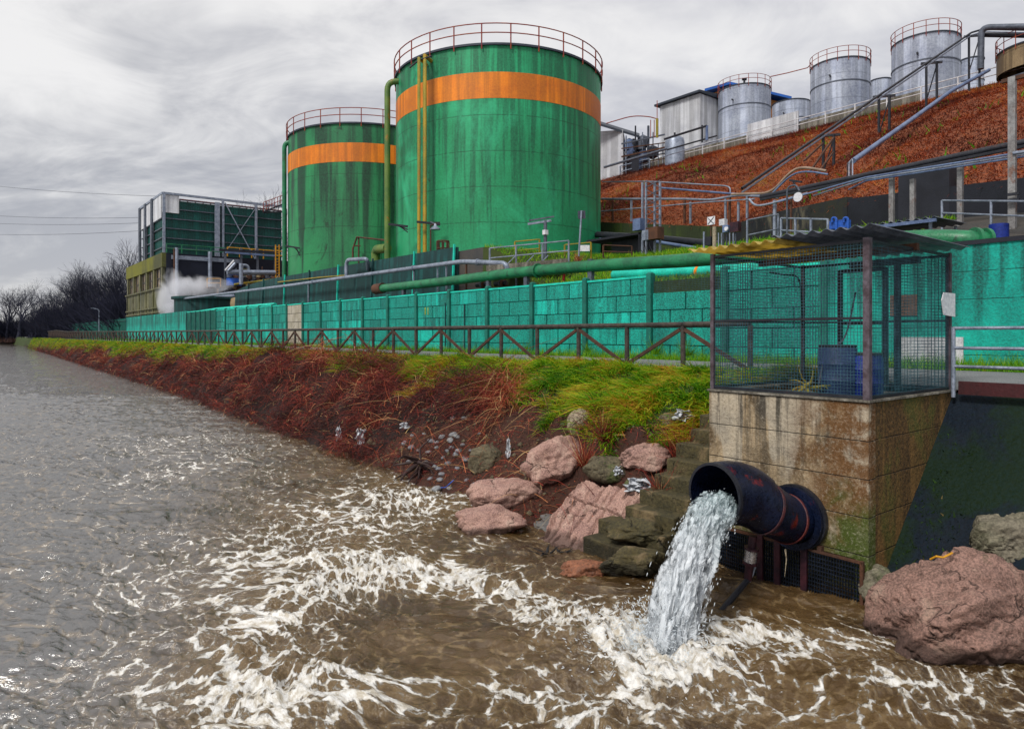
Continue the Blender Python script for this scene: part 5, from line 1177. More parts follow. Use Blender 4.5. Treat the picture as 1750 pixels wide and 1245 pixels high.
# ------------------------------------------------------------------ old grey building with steam, and the cooling tower on it
bs0, bt0, bz = 94.3, 18.55, 13.8
bld = thing('old_building', 'old soot stained concrete building with a mossy yellow green parapet beside the steam', 'building', F(105, 26, 3))
b = MB(); nb = 5; L = 25.5; wz0, wz1 = 9.6, 12.0
b.st(bs0, bs0 + L, bt0 + .02, bt0 + .4, 2.5, wz0)
for k in range(nb + 1): s_ = bs0 + .3 + (L - 1.4) * k / nb; b.st(s_, s_ + .8, bt0, bt0 + .4, wz0, wz1)
b.st(bs0 + L - .5, bs0 + L, bt0 + .45, bt0 + 15, 2.5, wz1)
b.build('river_wall', 'old_concrete', bld)
for k in range(nb + 1): s_ = bs0 + .3 + (L - 1.4) * k / nb; MB().st(s_ + .2, s_ + .55, bt0 - .10, bt0 - .003, 2.5, wz0 - .3).build('pilaster', 'old_concrete', bld)
MB().st(bs0 + .004, bs0 + L + .05, bt0 - .06, bt0 + .6, wz1 + .01, bz).build('parapet', 'fascia', bld)
for z_ in (wz0 - .25, 6.9, 6.3): MB().st(bs0, bs0 + L, bt0 - .22, bt0 - .11, z_, z_ + .18).build('ledge', 'old_concrete', bld)
for k in range(nb):
    s_ = bs0 + .3 + (L - 1.4) * k / nb; fr = MB().st(s_ + .82, s_ + .98, bt0 + .2, bt0 + .3, wz0, wz1).st(s_ + 4.75 - .9, s_ + 4.75 - .75, bt0 + .2, bt0 + .3, wz0, wz1).st(s_ + .82, s_ + 4.0, bt0 + .2, bt0 + .3, wz0, wz0 + .1).st(s_ + 2.2, s_ + 2.3, bt0 + .2, bt0 + .3, wz0, wz1).st(s_ + .82, s_ + 4.0, bt0 + .21, bt0 + .29, wz0 + 1.1, wz0 + 1.2).build('window', 'black_steel', bld)
    MB().st(s_ + .82, s_ + 4.9, bt0 + .31, bt0 + .34, wz0, wz1).build('pane', 'pane', fr)
b = MB(); b.st(bs0 - .01, bs0 + .29, bt0 + .42, bt0 + 16, 2.5, bz - .02)
b.build('side_wall', 'soot_concrete', bld, label='soot blackened side wall')
MB().st(bs0 + .1, bs0 + L - .2, bt0 + .7, bt0 + 16, wz1 + .2, bz - .32).build('roof', 'yard', bld)
MB().st(bs0 - .12, bs0 - .003, bt0 + 1.0, bt0 + 9.5, bz - .75, bz - .25).build('gutter', 'galv', bld)
def vpipe(px, y0, y1, s_, r_, mat, parent=None, name='downpipe'):
    return MB().tube([PS(px, y1, s_), PS(px, y0, s_)], r_, 8).build(name, mat, parent, True)
vpipe(302, 423, 548, 93.9, .2, 'galv', bld); vpipe(298, 425, 545, 94.0, .12, 'rust_steel', bld); vpipe(359, 430, 492, 94.0, .25, 'galv', bld); vpipe(240, 492, 545, 100, .01, 'galv', bld)
MB().st(93.98, 94.25, 32.0 - 4.2, 32.0 - 3.0, 3, 12.4).build('stained_column', 'old_concrete', bld)
# cooling tower
ct_ = thing('cooling_tower', 'dark green ribbed cooling tower with grey steel frame on the old building roof', 'cooling tower', F(104, 27, bz))
a0, a1, u0, u1, z0_, z1_ = 97.2, 110.7, 19.15, 34.6, 13.5, 21.0
b = MB()
def ribbed(b, p, q_, z0_, z1_, n, nrm, d=.05):
    p = Vector(p); q_ = Vector(q_)
    for k in range(n):
        a = p.lerp(q_, k / n); c = p.lerp(q_, (k + .55) / n); off = nrm * d
        b.hexa([a, c, c + off, a + off] + [x + Vector((0, 0, z1_ - z0_)) for x in (a, c, c + off, a + off)])
b.st(a0 + .1, a1, u0 + .1, u1, z0_, z1_); ribbed(b, F(a0 + .1, u0 + .1, z0_ + .1), F(a0 + .1, u1, z0_ + .1), z0_, z1_ - .2, 70, -U); ribbed(b, F(a0 + .1, u0 + .1, z0_ + .1), F(a1, u0 + .1, z0_ + .1), z0_, z1_ - .2, 60, -W)
b.build('cladding', 'tower_green', ct_)
b = MB()
for k in range(6): z_ = z0_ + 1.2 + k * 1.27; b.st(a0 - .12, a0 + .04, u0, u1, z_, z_ + .12)
b.build('girts', 'galv_dark', ct_)
b = MB()
for k in range(6): z_ = z0_ + 1.2 + k * 1.27; b.st(a0, a1, u0 - .12, u0 + .04, z_, z_ + .12)
b.build('girts', 'galv_dark', ct_)
for t_ in (u0 - .05, u0 + 7.2, u0 + 11.6): MB().st(a0 - .35, a0 - .13, t_, t_ + .3, z0_, 21.8).build('column', 'galv', ct_)
MB().st(a0 - .5, a0 - .14, u0 + 6.3, u0 + 6.9, z0_, 21.3).build('duct', 'galv', ct_)
for s_ in (a0 + 5., a0 + 9.5, a1): MB().st(s_, s_ + .9, u0 - .4, u0 - .13, z0_, 21.8).build('column', 'galv_dark', ct_)
b = MB().bar(F(a0 - .2, u0, 21.75), F(a0 - .2, u1, 21.75), .28).bar(F(a0 - .2, u0, 21.75), F(a1, u0 - .2, 21.75), .28).bar(F(a1, u0, 21.75), F(a1, u1, 21.75), .2)
b.build('top_beam', 'galv', ct_)
MB().bar(F(a0 - .3, u0 + 7.6, 21.4), F(a0 - .3, u0 + 11.6, 14), .12).bar(F(a0 - .32, u0 + 7.6, 14.6), F(a0 - .32, u0 + 11.6, 21), .07).build('cross_brace', 'galv', ct_)
MB().st(a0 - .18, a0 - .05, u0 - .1, u0 + 1.9, 19.3, 21.6).build('white_panel', 'white_sheet', ct_)
for s_ in (a0, a0 + 5.9, a0 + 10.4): MB().st(s_ + .1, s_ + 3.9 if s_ > a0 else s_ + 4.9, u0 - .18, u0 - .05, 18.6, 21.5).build('white_panel', 'white_sheet', ct_)
b = MB()
for k in range(14): t_ = u0 + 2 + k * .95; b.bar(F(a0 + .1, t_, 21.0), F(a0 + .1, t_ + .5, 21.3), .08)
b.bar(F(a0 + .1, u0 + 2, 21.25), F(a0 + .1, u1, 21.25), .09).build('roof_edge_bars', 'rust_rail', ct_)
b = MB()
for k in range(13): z_ = 13.8 + k * .55; b.bar(F(a0 - .3, u1 + .1, z_), F(a0 - .3, u1 + .6, z_), .06)
b.bar(F(a0 - .3, u1 + .1, 13.5), F(a0 - .3, u1 + .1, 21.5), .08).bar(F(a0 - .3, u1 + .6, 13.5), F(a0 - .3, u1 + .6, 21.5), .08).build('ladder', 'galv_dark', ct_)
b = MB()
for k in range(13): z_ = 13.8 + k * .55; b.bar(F(a1 + .1, u0 - .35, z_), F(a1 + .7, u0 - .35, z_), .06)
b.bar(F(a1 + .1, u0 - .35, 13.5), F(a1 + .1, u0 - .35, 21.5), .08).bar(F(a1 + .7, u0 - .35, 13.5), F(a1 + .7, u0 - .35, 21.5), .08).build('ladder', 'galv_dark', ct_)
# walkway at the right top of the tower
root = thing('roof_walkway', 'railed steel walkway climbing to the right end of the cooling tower roof', 'walkway', F(96, 33, 21.3))
pA, pB = PS(450, 362, 95), PS(484, 349, 95); MB().bar(pA, pB, .8, .2).build('deck', 'black_steel', root)
for u_ in (1.0, .5): MB().tube([pA + Vector((0, 0, u_ * 1.3)), pB + Vector((0, 0, u_ * 1.3))], .05, 5).build('rail', 'rust_rail', root)
for k in range(8): q_ = pA.lerp(pB, k / 7); MB().bar(q_, q_ + Vector((0, 0, 1.3)), .07).build('post', 'rust_rail', root)
MB().bar(pA + Vector((0, 0, -.1)), PS(484, 362, 95), .15).build('bracket', 'black_steel', root)
railing('railing', [F(94.2, 19.0, bz), F(94.2, 26, bz)], 1.1, 'pipe_green', 'green railing on the old building roof in front of the cooling tower', r_=.05)
railing('railing', [F(93.8, 26.2, bz), F(93.8, 34.0, bz)], 1.2, 'yellow_paint', 'long yellow railing in front of the cooling tower', r_=.06)
# steel gallery right of the building
root = thing('steel_gallery', 'dark steel pipe gallery between the sooty building and the second tank', 'steel gallery', F(90, 30, 7))
for px in (385, 412, 440, 470):
    MB().bar(PS(px, 512, 92.5), PS(px, 424, 92.5), .25).build('column', 'galv_dark', root)
MB().bar(PS(375, 427, 92.5), PS(478, 432, 92.5), .3).build('beam', 'black_steel', root); MB().bar(PS(385, 431, 92.3), PS(470, 437, 92.3), .25).build('beam', 'blue_pipe', root)
MB().bar(PS(384, 466, 92.3), PS(480, 466, 92.3), .2).build('beam', 'black_steel', root)
for k in range(7): MB().bar(PS(388 + k * 13, 462 + (k % 3) * 7, 92), PS(392 + k * 13, 500, 92), .3).build('vessel_frame', ['black_steel', 'rust_steel', 'galv_dark'][k % 3], root)
lad = thing('yellow_ladder', 'yellow caged ladder at the right end of the cooling tower', 'ladder', PS(474, 478, 90))
for px in (471, 477): MB().bar(PS(px, 478, 90), PS(px, 418, 90), .12).build('stile', 'yellow_paint', lad)
b = MB()
for k in range(12): b.bar(PS(471, 422 + k * 5, 90), PS(477, 422 + k * 5, 90), .07)
b.build('rungs', 'yellow_paint', lad)
railing('railing', [PS(354, 491, 90), PS(377, 491, 90)], 1.1, 'yellow_paint', 'small orange yellow platform railing low beside the steam', r_=.06)
tag(MB().bar(PS(352, 492, 90), PS(379, 492, 90), 2.5, .15).build('small_platform', 'rust_steel'), 'small platform under the orange yellow railing', 'platform')
tag(MB().bar(PS(372, 492, 89.9), PS(372, 540, 89.9), .2).build('platform_leg', 'yellow_paint'), 'yellow leg below the small platform', 'post')
for k, (x0, y0, x1, y1, r_, m_, lab) in enumerate([(388, 465, 470, 466, .32, 'galv', 'thick silver pipe running level above the pumps'), (390, 463, 402, 450, .2, 'galv', 'short slanting silver pipe at the left end of the thick silver pipe'),
        (342, 511, 400, 506, .28, 'galv', 'upper short silver pipe left of the turquoise wall top'), (355, 520, 392, 518, .28, 'galv', 'lower short silver pipe left of the turquoise wall top'), (400, 486, 480, 476, .14, 'pipe_yellow', 'thin pale pipe sloping up toward the second tank'),
        (385, 462, 400, 445, .12, 'white_paint', 'thin white strut in front of the sooty wall'), (412, 486, 412, 450, .25, 'galv', 'upright silver pipe among the pumps')]):
    tag(MB().tube([PS(x0, y0, 88 - k * .2), PS(x1, y1, 88 - k * .2)], r_, 10).build('silver_pipe', m_, None, True), lab, 'pipe')
tag(MB().tube(rnd([PS(411, 470, 88), PS(411, 453, 88), PS(425, 453, 88), PS(425, 470, 88)], .8), .18, 8).build('loop_pipe', 'galv', None, True), 'small upside down U pipe on the thick silver pipe', 'pipe')
tag(MB().tube([PS(400, 476, 89), PS(400, 488, 89)], .9, 14).build('blue_drum', 'bright_blue', None, True), 'small blue drum among the pumps by the building', 'drum')
tag(MB().lathe(PS(407, 519, 80), [(.1, -.8), (.75, -.6), (.85, 0), (.75, .6), (.1, .8)], 16).build('rusty_drum', 'tan_tank', None, True), 'rust coloured drum just behind the turquoise wall left of the pale panel', 'drum')
for k in range(26):
    px = 392 + (k * 37) % 85; py = 470 + (k * 17) % 22; p = PS(px, py, 89.5); o = MB().lathe(p, [(.1, -.4), (.35, -.3), (.35, .2), (.12, .35)], 8).tube([p, p + Vector((random.uniform(-1, 1), 0, random.uniform(.3, 1.2)))], .07, 5).build('pump', ['galv_dark', 'rust_steel', 'tan_tank', 'black_steel'][k % 4])
    tag(o, 'small dark pump or valve in the crowded pipework beside the sooty building', 'pump', 'pumps beside the sooty building')
root = thing('settling_tank', 'low round dark green tank in front of the steam', 'tank', PS(345, 541, 84))
p = PS(350, 541, 84); MB().lathe((p.x, p.y, 0), [(3.2, 4), (3.2, PS(345, 512, 84).z)], 40).build('shell', 'teal_dark', root, True); MB().lathe((p.x, p.y, 0), [(3.5, PS(345, 512, 84).z + .01), (3.5, PS(345, 508, 84).z)], 40).build('rim', 'teal_dark', root, True)
tag(MB().tube([PT(345, 562 - 30, 18.0), PT(372, 528, 18.0), PT(470, 520, 17.85)], .14, 8).build('teal_pipe', 'teal_trim', None, True), 'turquoise pipe lying along the wall top at its far end', 'pipe')
# steam as one small volume
def steam():
    m = bpy.data.materials.new('steam'); m.use_nodes = True; t = NT(m.node_tree); M['steam'] = m
    pos = t.n('ShaderNodeTexCoord').outputs['Object']
    gc = t.n('ShaderNodeVectorMath', {0: t.n('ShaderNodeTexCoord').outputs['Generated'], 1: (.5, .5, .5)}, operation='SUBTRACT').outputs[0]
    n = t.noise(t.scale(pos, .42, .42, .30), 1., 5, .65, .9)
    r_ = t.n('ShaderNodeVectorMath', {0: gc}, operation='LENGTH').outputs['Value']
    d = t.math('MULTIPLY', t.ramp(t.math('SUBTRACT', n, t.math('MULTIPLY', r_, .60)), .17, .42), .75)
    v = t.n('ShaderNodeVolumePrincipled', {'Color': (.95, .96, 1.), 'Density': d, 'Anisotropy': 0.})
    t.n('ShaderNodeOutputMaterial', {'Volume': v.outputs[0]})
steam()
def puff(px, py, s_, sx, sy, sz, label):
    bm = bmesh.new(); bmesh.ops.create_icosphere(bm, subdivisions=3, radius=1)
    for v in bm.verts: v.co = v.co * (1 + .25 * float(pnoise(v.co.x * 1.7 + sx, v.co.y * 1.7 + v.co.z * 1.3)))
    me = bpy.data.meshes.new('steam'); bm.to_mesh(me); bm.free(); me.materials.append(M['steam'])
    for v in me.vertices: v.co = Vector((v.co.x * sx, v.co.y * sy, v.co.z * sz))
    o = bpy.data.objects.new('steam', me); C.objects.link(o); o.location = PS(px, py, s_); return tag(o, label, 'steam', kind='stuff')
puff(297, 508, 91., 2.0, 1.6, 3.7, 'white steam rising in front of the sooty side wall')
puff(312, 528, 91., 2.6, 1.5, 1.5, 'low white steam at the wall behind the old building')
puff(337, 489, 90., 4.0, 1.6, 1.4, 'thin wisp of steam drifting toward the orange railing')
# power lines
for k, (y0, y1) in enumerate([(315, 334), (368, 371), (382, 380), (402, 393)]):
    a, c = PY(-60, y0 - 3, 150), PY(262, y1, 118) if k else PY(300, y1 + 2, 118); P = []
    for i in range(13): u = i / 12; q_ = a.lerp(c, u); q_.z -= .5 * 4 * u * (1 - u); P.append(q_)
    tag(MB().tube(P, .035, 4).build('power_line', 'black_steel'), ['highest power line crossing the sky at the left', 'second highest power line at the left', 'second lowest power line at the left', 'lowest power line at the left'][k], 'cable', 'power lines crossing the sky')

# ------------------------------------------------------------------ bare trees
def make_tree(seed, H, spread, label, r0=.35, up=.75, depth=7):
    rd = random.Random(seed); tr, crn = MB(), MB()
    root = thing('bare_tree', label, 'tree', (0, 0, -500), 'bare trees along the far river')
    def grow(p, d, L, r_, lev):
        n = 4; pts = [p.copy()]; dd = d.copy()
        for i in range(n):
            dd = (dd + Vector((rd.gauss(0, .10), rd.gauss(0, .10), .03 * (lev < 3)))).normalized(); p = p + dd * L / n; pts.append(p.copy())
        (tr if lev < 2 else crn).tube(pts, r_, 6 if lev < 2 else 3, cap=False, r2=r_ * .62)
        if lev >= depth: return
        m = 3 if lev in (1, 2, 3, 4) else 2
        for k in range(m):
            ax = Vector((rd.gauss(0, 1), rd.gauss(0, 1), rd.gauss(0, 1))).cross(dd).normalized()
            a = rd.uniform(.18, .62) * spread; nd = (Matrix.Rotation(a, 3, ax) @ dd); nd.z += .10 * up; nd.normalize()
            st = pts[-1] if k < 2 else pts[rd.choice((2, 3))]
            grow(st, nd, L * rd.uniform(.62, .86), r_ * .58, lev + 1)
    grow(Vector((0, 0, 0)), Vector((rd.gauss(0, .06), rd.gauss(0, .06), 1)).normalized(), H * .25, r0, 0)
    zm = max(v.z for v in crn.v); k = H / zm
    for b_, nm in ((tr, 'trunk'), (crn, 'crown')):
        for v in b_.v: v *= k; v.z += -500
        me_o = b_.build(nm, 'bark', root)
    return root
protos = [make_tree(s_, 15, sp_, 'tall bare winter tree with fine dark twigs beyond the end of the fence', r0_) for s_, sp_, r0_ in ((1, 1.0, .32), (2, .8, .28), (3, 1.25, .4), (5, .9, .3))]
kid = {p: children(p) for p in protos}
def plant(i, px, pyt, Y, base=.5, label=None):
    pr = protos[i]; top = PY(px, pyt, Y); sc = (top.z - base) / 15.
    loc = Vector((top.x, Y, base)); rz = random.uniform(0, 6.28)
    if pr not in used: used.add(pr); pr.location = loc; pr.rotation_euler = (0, 0, rz); pr.scale = (sc,) * 3; o = pr
    else: o = dup(pr, loc, rz, sc, kids=kid[pr])
    o['label'] = label or 'tall bare winter tree with fine dark twigs in the grove beyond the slatted fence'
used = set()
for i, px, pyt, Y, lab in [(2, 30, 474, 262, 'wide spreading bare tree at the left edge beyond the river bend'), (2, 6, 480, 268, 'bare tree cut by the left edge of the picture beyond the river bend'), (0, 55, 505, 272, 'smaller bare tree right of the wide spreading one by the bend'),
        (1, 102, 464, 185, 'leaning bare tree standing apart between the river bend and the grove'), (3, 82, 498, 205, None), (0, 128, 470, 178, None), (1, 146, 445, 172, None), (3, 160, 440, 168, None), (0, 176, 455, 165, None),
        (1, 188, 438, 160, None), (3, 204, 430, 156, None), (0, 216, 408, 152, 'tallest bare tree beside the left corner of the cooling tower'), (1, 232, 415, 150, None), (3, 243, 425, 148, None), (0, 137, 462, 190, None), (1, 170, 462, 188, None), (3, 118, 492, 195, None), (0, 196, 468, 182, None), (3, 226, 455, 172, None), (1, 152, 480, 178, None),
        (0, 12, 488, 266, None), (1, 42, 486, 268, None), (0, 90, 486, 215, None), (2, 112, 470, 200, None), (1, 135, 452, 182, None), (2, 165, 446, 176, None), (0, 206, 440, 166, None), (1, 222, 428, 160, None), (3, 178, 470, 196, None), (0, 150, 470, 200, None), (2, 238, 440, 158, None),
        (1, 20, 515, 275, None), (0, 70, 525, 280, None), (3, 45, 520, 285, None)]:
    plant(i, px, pyt, Y, 1.0 if Y < 220 else 1.5, lab)
plant(2, 408, 318, 150, 8, 'bare tree showing above the middle of the cooling tower'); plant(3, 441, 334, 150, 8, 'bare tree showing above the right part of the cooling tower')
# low brush
def brush(name, pts, n, hgt, seed, label, tone0=.12, mat='brush'):
    r0 = np.random.default_rng(seed); A = np.array(pts); k = r0.integers(0, len(A) - 1, n); u = r0.random(n)
    P = A[k] * (1 - u[:, None]) + A[k + 1] * u[:, None]; P[:, 0] += r0.normal(0, 1.2, n); P[:, 1] += r0.normal(0, 2.0, n)
    D = r0.normal(0, .5, (n, 3)); D[:, 2] = np.abs(D[:, 2]) + .7; D /= np.linalg.norm(D, axis=1)[:, None]
    o = blades(name, P, D, r0.uniform(.3, 1, n) * hgt, r0.uniform(.05, .13, n), r0.normal(0, .2, (n, 3)), np.clip(r0.normal(tone0, .1, n), 0, 1), mat, 3); return tag(o, label, 'brush', kind='stuff')
attr_mat('brush', [(0, (.007, .009, .022)), (.3, (.014, .015, .032)), (.6, (.05, .025, .02)), (1, (.12, .05, .02))], .9)
bp = [PY(px, 585, Y) for px, Y in ((-20, 268), (25, 272), (60, 270))]; bp = [(p.x, p.y, 1.2) for p in bp]
brush('brush', bp, 14000, 9., 1, 'dark winter brush on the far bank under the wide bare trees')
bp = [tuple(F(s_, t_, 2.6)) for s_, t_ in ((250, 16.5), (222, 18.5), (200, 20), (170, 22), (140, 23), (122, 22))]
brush('brush', bp, 30000, 8.5, 2, 'dark winter undergrowth behind the slatted fence below the bare trees')
brush('brush', [PY(px, 585, 262) * 1 for px in (-20, 30, 62)], 1500, 2.0, 3, 'low reddish scrub along the water at the river bend', .6)
weed(F(206, 14.8, 2.4), 900, 8., 33, 'tall ivy covered stump where the slatted fence ends', 'brush', 2.2, .05, 'ivy_stump')
tag(MB().tube(rnd([F(128, 15.9, 2.7), F(128, 15.9, 7.6), F(128, 14.8, 7.8)], .4), .09, 6).build('street_lamp', 'galv', None, True), 'single far street lamp standing on the path before the grove', 'street lamp')
# three people on the path
def person(px, Y, top, label, head='skin', hair='cloth', lean=.0):
    p = PY(px, 565, Y); root = thing('person', label, 'person', Vector((p.x, p.y, 2.95)), None)
    bm = bmesh.new(); J = {'pel': (0, 0, .95), 'chest': (lean, 0, 1.32), 'neck': (lean * 1.4, 0, 1.50), 'head': (lean * 1.7, 0, 1.66), 'kl': (.12, -.12, .5), 'fl': (.0, -.12, .05), 'kr': (-.05, .12, .5), 'fr': (-.25, .12, .05), 'sl': (lean, -.2, 1.42), 'el': (lean + .1, -.27, 1.15), 'hl': (lean + .3, -.22, 1.02), 'sr': (lean, .2, 1.42), 'er': (lean + .05, .27, 1.15), 'hr': (lean + .28, .22, 1.05), 'tl': (.1, -.12, .04), 'tr': (-.12, .12, .04)}
    ks = list(J); vs_ = {k: bm.verts.new(J[k]) for k in ks}
    for a, c in (('pel', 'chest'), ('chest', 'neck'), ('neck', 'head'), ('pel', 'kl'), ('kl', 'fl'), ('pel', 'kr'), ('kr', 'fr'), ('chest', 'sl'), ('sl', 'el'), ('el', 'hl'), ('chest', 'sr'), ('sr', 'er'), ('er', 'hr'), ('fl', 'tl'), ('fr', 'tr')): bm.edges.new((vs_[a], vs_[c]))
    me = bpy.data.meshes.new('body'); bm.to_mesh(me); bm.free(); me.materials.append(M[top])
    o = bpy.data.objects.new('body', me); C.objects.link(o); o.parent = root; ORG[o.name] = ORG[root.name]
    md = o.modifiers.new('skin', 'SKIN'); rad = dict(pel=.16, chest=.17, neck=.06, head=.1, kl=.075, fl=.05, kr=.075, fr=.05, sl=.07, el=.05, hl=.04, sr=.07, er=.05, hr=.04, tl=.04, tr=.04)
    for k, sv_ in zip(ks, me.skin_vertices[0].data): sv_.radius = (rad[k],) * 2
    me.skin_vertices[0].data[0].use_root = True
    o.modifiers.new('sub', 'SUBSURF').levels = 1
    MB().lathe(Vector(ORG[root.name]) + Vector((lean * 1.7, 0, 1.64)), [(.02, -.13), (.09, -.09), (.112, 0), (.1, .03)], 14).build('face', 'skin', root, True)
    MB().lathe(Vector(ORG[root.name]) + Vector((lean * 1.7, 0, 1.66)), [(.118, .0), (.125, .05), (.09, .12), (.01, .15)], 14).build('hat', hair, root, True)
    root.scale = (1.05,) * 3
person(134, 139, 'cloth', 'leftmost of three people on the far path, in dark clothes')
person(145, 137, 'cloth', 'middle person on the far path, wearing a pink cap', hair='pink')
person(156, 134, 'cloth', 'right hand person on the far path, in a blue black top', hair='royal_blue')
# ------------------------------------------------------------------ right side: retaining walls under the hillside
def wall_strip(name, pts, ztops, zbot, mat, label, th=.3, cat='wall'):
    b = MB()
    for (a, za), (c, zc) in zip(zip(pts[:-1], ztops[:-1]), zip(pts[1:], ztops[1:])):
        d = (Vector(c) - Vector(a)); n = Vector((-d.y, d.x, 0)).normalized() * th
        if n.dot(W) < 0: n = -n
        a = Vector(a); c = Vector(c); A = a + n; Cc = c + n
        b.hexa([Vector((a.x, a.y, zbot)), Vector((c.x, c.y, zbot)), Vector((Cc.x, Cc.y, zbot)), Vector((A.x, A.y, zbot)), Vector((a.x, a.y, za)), Vector((c.x, c.y, zc)), Vector((Cc.x, Cc.y, zc)), Vector((A.x, A.y, za))])
    return tag(b.build(name, mat), label, cat)
def tbl(s): return float(tb(s)) - .15
wp_ = [(60, 34), (33, 34), (23.4, 34)]
wall_strip('moss_wall', [F(s_, tbl(s_), 0)[:] for s_, _ in wp_], [zb(60) + .1, zb(33) + .1, zb(23.4) + .1], 7, 'moss_wall', 'mossy green black wall at the foot of the brown slope, right of the largest tank')
wall_strip('retaining_wall', [F(s_, tbl(s_), 0)[:] for s_ in (23.35, 19, 14.4)], [zb(23.4) + .1, 9.7, 9.5], 6, 'streak_wall', 'pale streaked dark retaining wall behind the blue cabinet')
wall_strip('retaining_wall', [F(s_, tbl(s_), 0)[:] for s_ in (14.35, 7, 0, -14)], [9.4, 8.42, 8.35, 8.2], 6, 'dark_wall', 'nearly black retaining wall at the right below the brown slope')
p = PT(1616, 300, 29.0); tag(MB().st(ST(p)[0] - .75, ST(p)[0] + .95, 27.2, 28.6, 7, 9.85).build('concrete_box', 'dark_wall'), 'black concrete box standing up from the right retaining wall', 'concrete box')
p0, p1 = PT(1028, 410, 27.5), PT(1095, 410, 27.5); sa_, sb_ = ST(p1)[0], ST(p0)[0]
root = thing('culvert', 'black open culvert with concrete edge beside the foot of the largest tank', 'culvert', F((sa_ + sb_) / 2, 28.5, 7.6))
MB().st(sa_, sb_, 28.3, 28.4, 7.3, 8.74).build('back_wall', 'black_steel', root); MB().st(sa_ - .25, sa_, 27.3, 28.4, 7.2, 8.86).build('side_wall', 'dark_wall', root); MB().st(sa_ - .25, sb_ + 1., 27.3, 28.4, 8.745, 8.86).build('roof_slab', 'dark_wall', root)  # black back face paints the dark inside of the opening
pipe('black_pipe', [PT(1020, 401, 30.8), PT(1110, 406, 30.8), PT(1230, 418, 30.0)], .20, 'black_steel', 'fat black pipe along the foot of the mossy wall', n=14)
pipe('pale_pipe', [PT(1025, 409, 30.4), PT(1120, 413, 30.2), PT(1195, 425, 29.6)], .10, 'blue_pipe', 'bluish grey pipe just below the fat black pipe')
# hilltop: rail, white shed, tanks, sheet fence
root = thing('hilltop_railing', 'white tube railing along the crest of the brown slope', 'railing', F(30, 61.6, 22.9))
for z_ in (24.0, 23.45): MB().tube([F(56, 61.6, z_ - .0), F(-8, 61.6, z_)], .045, 6).build('rail', 'white_paint', root)
for k in range(24): s_ = 56 - k * 2.7; MB().bar(F(s_, 61.6, 22.6), F(s_, 61.6, 24.0), .09).build('post', 'white_paint', root)
tag(MB().st(24, 57, 62.4, 62.7, 22.5, 24.0).build('crest_wall', 'concrete'), 'grey concrete curb wall behind the white railing below the white shed', 'wall')
def sil_tank(pxl, pxr, pyt, pyb, Yc, label, mat='silver', rail_h=1.0, n=18, grp=None, roof=.5, ladder=True):
    cxp = (pxl + pxr) / 2; dx = (pxr - pxl) / 2 / FP; cx = (cxp - CX) / FP * Yc; r_ = dx * Yc / math.sqrt(1 + ((cxp - CX) / FP) ** 2) * 1.0
    Yf = Yc - r_ * .9; zt = EZ + (HY - pyt) / FP * Yf; z0 = 22.7
    root = thing('silver_tank' if mat == 'silver' else 'rusty_tank', label, 'tank', (cx, Yc, z0), grp)
    MB().lathe((cx, Yc, 0), [(r_, z0), (r_, zt)], 64, False).build('shell', mat, root, True)
    MB().lathe((cx, Yc, 0), [(r_ + .07, zt), (r_ + .07, zt + .1), (.2, zt + roof)], 64).build('roof', 'roof_dark', root, True)
    if rail_h: ring_rail(root, cx, Yc, zt + .1, r_ + .05, n, rail_h, tr=.03)
    MB().lathe((cx, Yc, 0), [(r_ + .003, zt - 2.2), (r_ + .05, zt - 2.2), (r_ + .05, zt - 2.1), (r_ + .003, zt - 2.1)], 64, False).build('stiffener', 'galv_dark', root, True)
    if ladder: MB().tube([(cx - r_ * .7, Yc - r_ * .74, zt - 1.6), (cx - r_ * .76, Yc - r_ * .82, zt - 1.6)], .09, 8).build('nozzle', 'black_steel', root, True)
    if ladder: MB().tube([(cx + r_ * 1.02, Yc - .2, z0), (cx + r_ * 1.02, Yc - .2, zt)], .06, 6).build('riser', 'galv', root, True)
    return root
sil_tank(1227, 1317, 144, 238, 79, 'silver tank nearest the white shed, with a vent on its roof')
sil_tank(1384, 1487, 99, 200, 68.5, 'middle silver tank with red roof railing')
sil_tank(1522, 1641, 56, 170, 60, 'largest silver tank, highest on the slope')
sil_tank(1319, 1385, 170, 215, 86, 'low silver tank between the two left big silver ones', rail_h=0, roof=.2)
sil_tank(1486, 1524, 134, 185, 80, 'narrow glimpse of a small silver tank between the two right big ones', rail_h=0, roof=.2, ladder=False)
sil_tank(1638, 1682, 98, 150, 70, 'small silver tank behind the pipe bridge at the right', rail_h=0, roof=.2, ladder=False)
sil_tank(1700, 1860, 62, 130, 50, 'rusty tan tank cut by the right edge', 'tan_tank')
t_ = PY(1272, 137, 79); tag(MB().tube([t_ + Vector((0, 0, -.6)), t_ + Vector((0, 0, .1))], .12, 8).tube([t_ + Vector((-.25, 0, .1)), t_ + Vector((.25, 0, .1))], .15, 8).build('vent', 'black_steel', None, True), 'small dark vent on the roof of the silver tank by the white shed', 'vent')
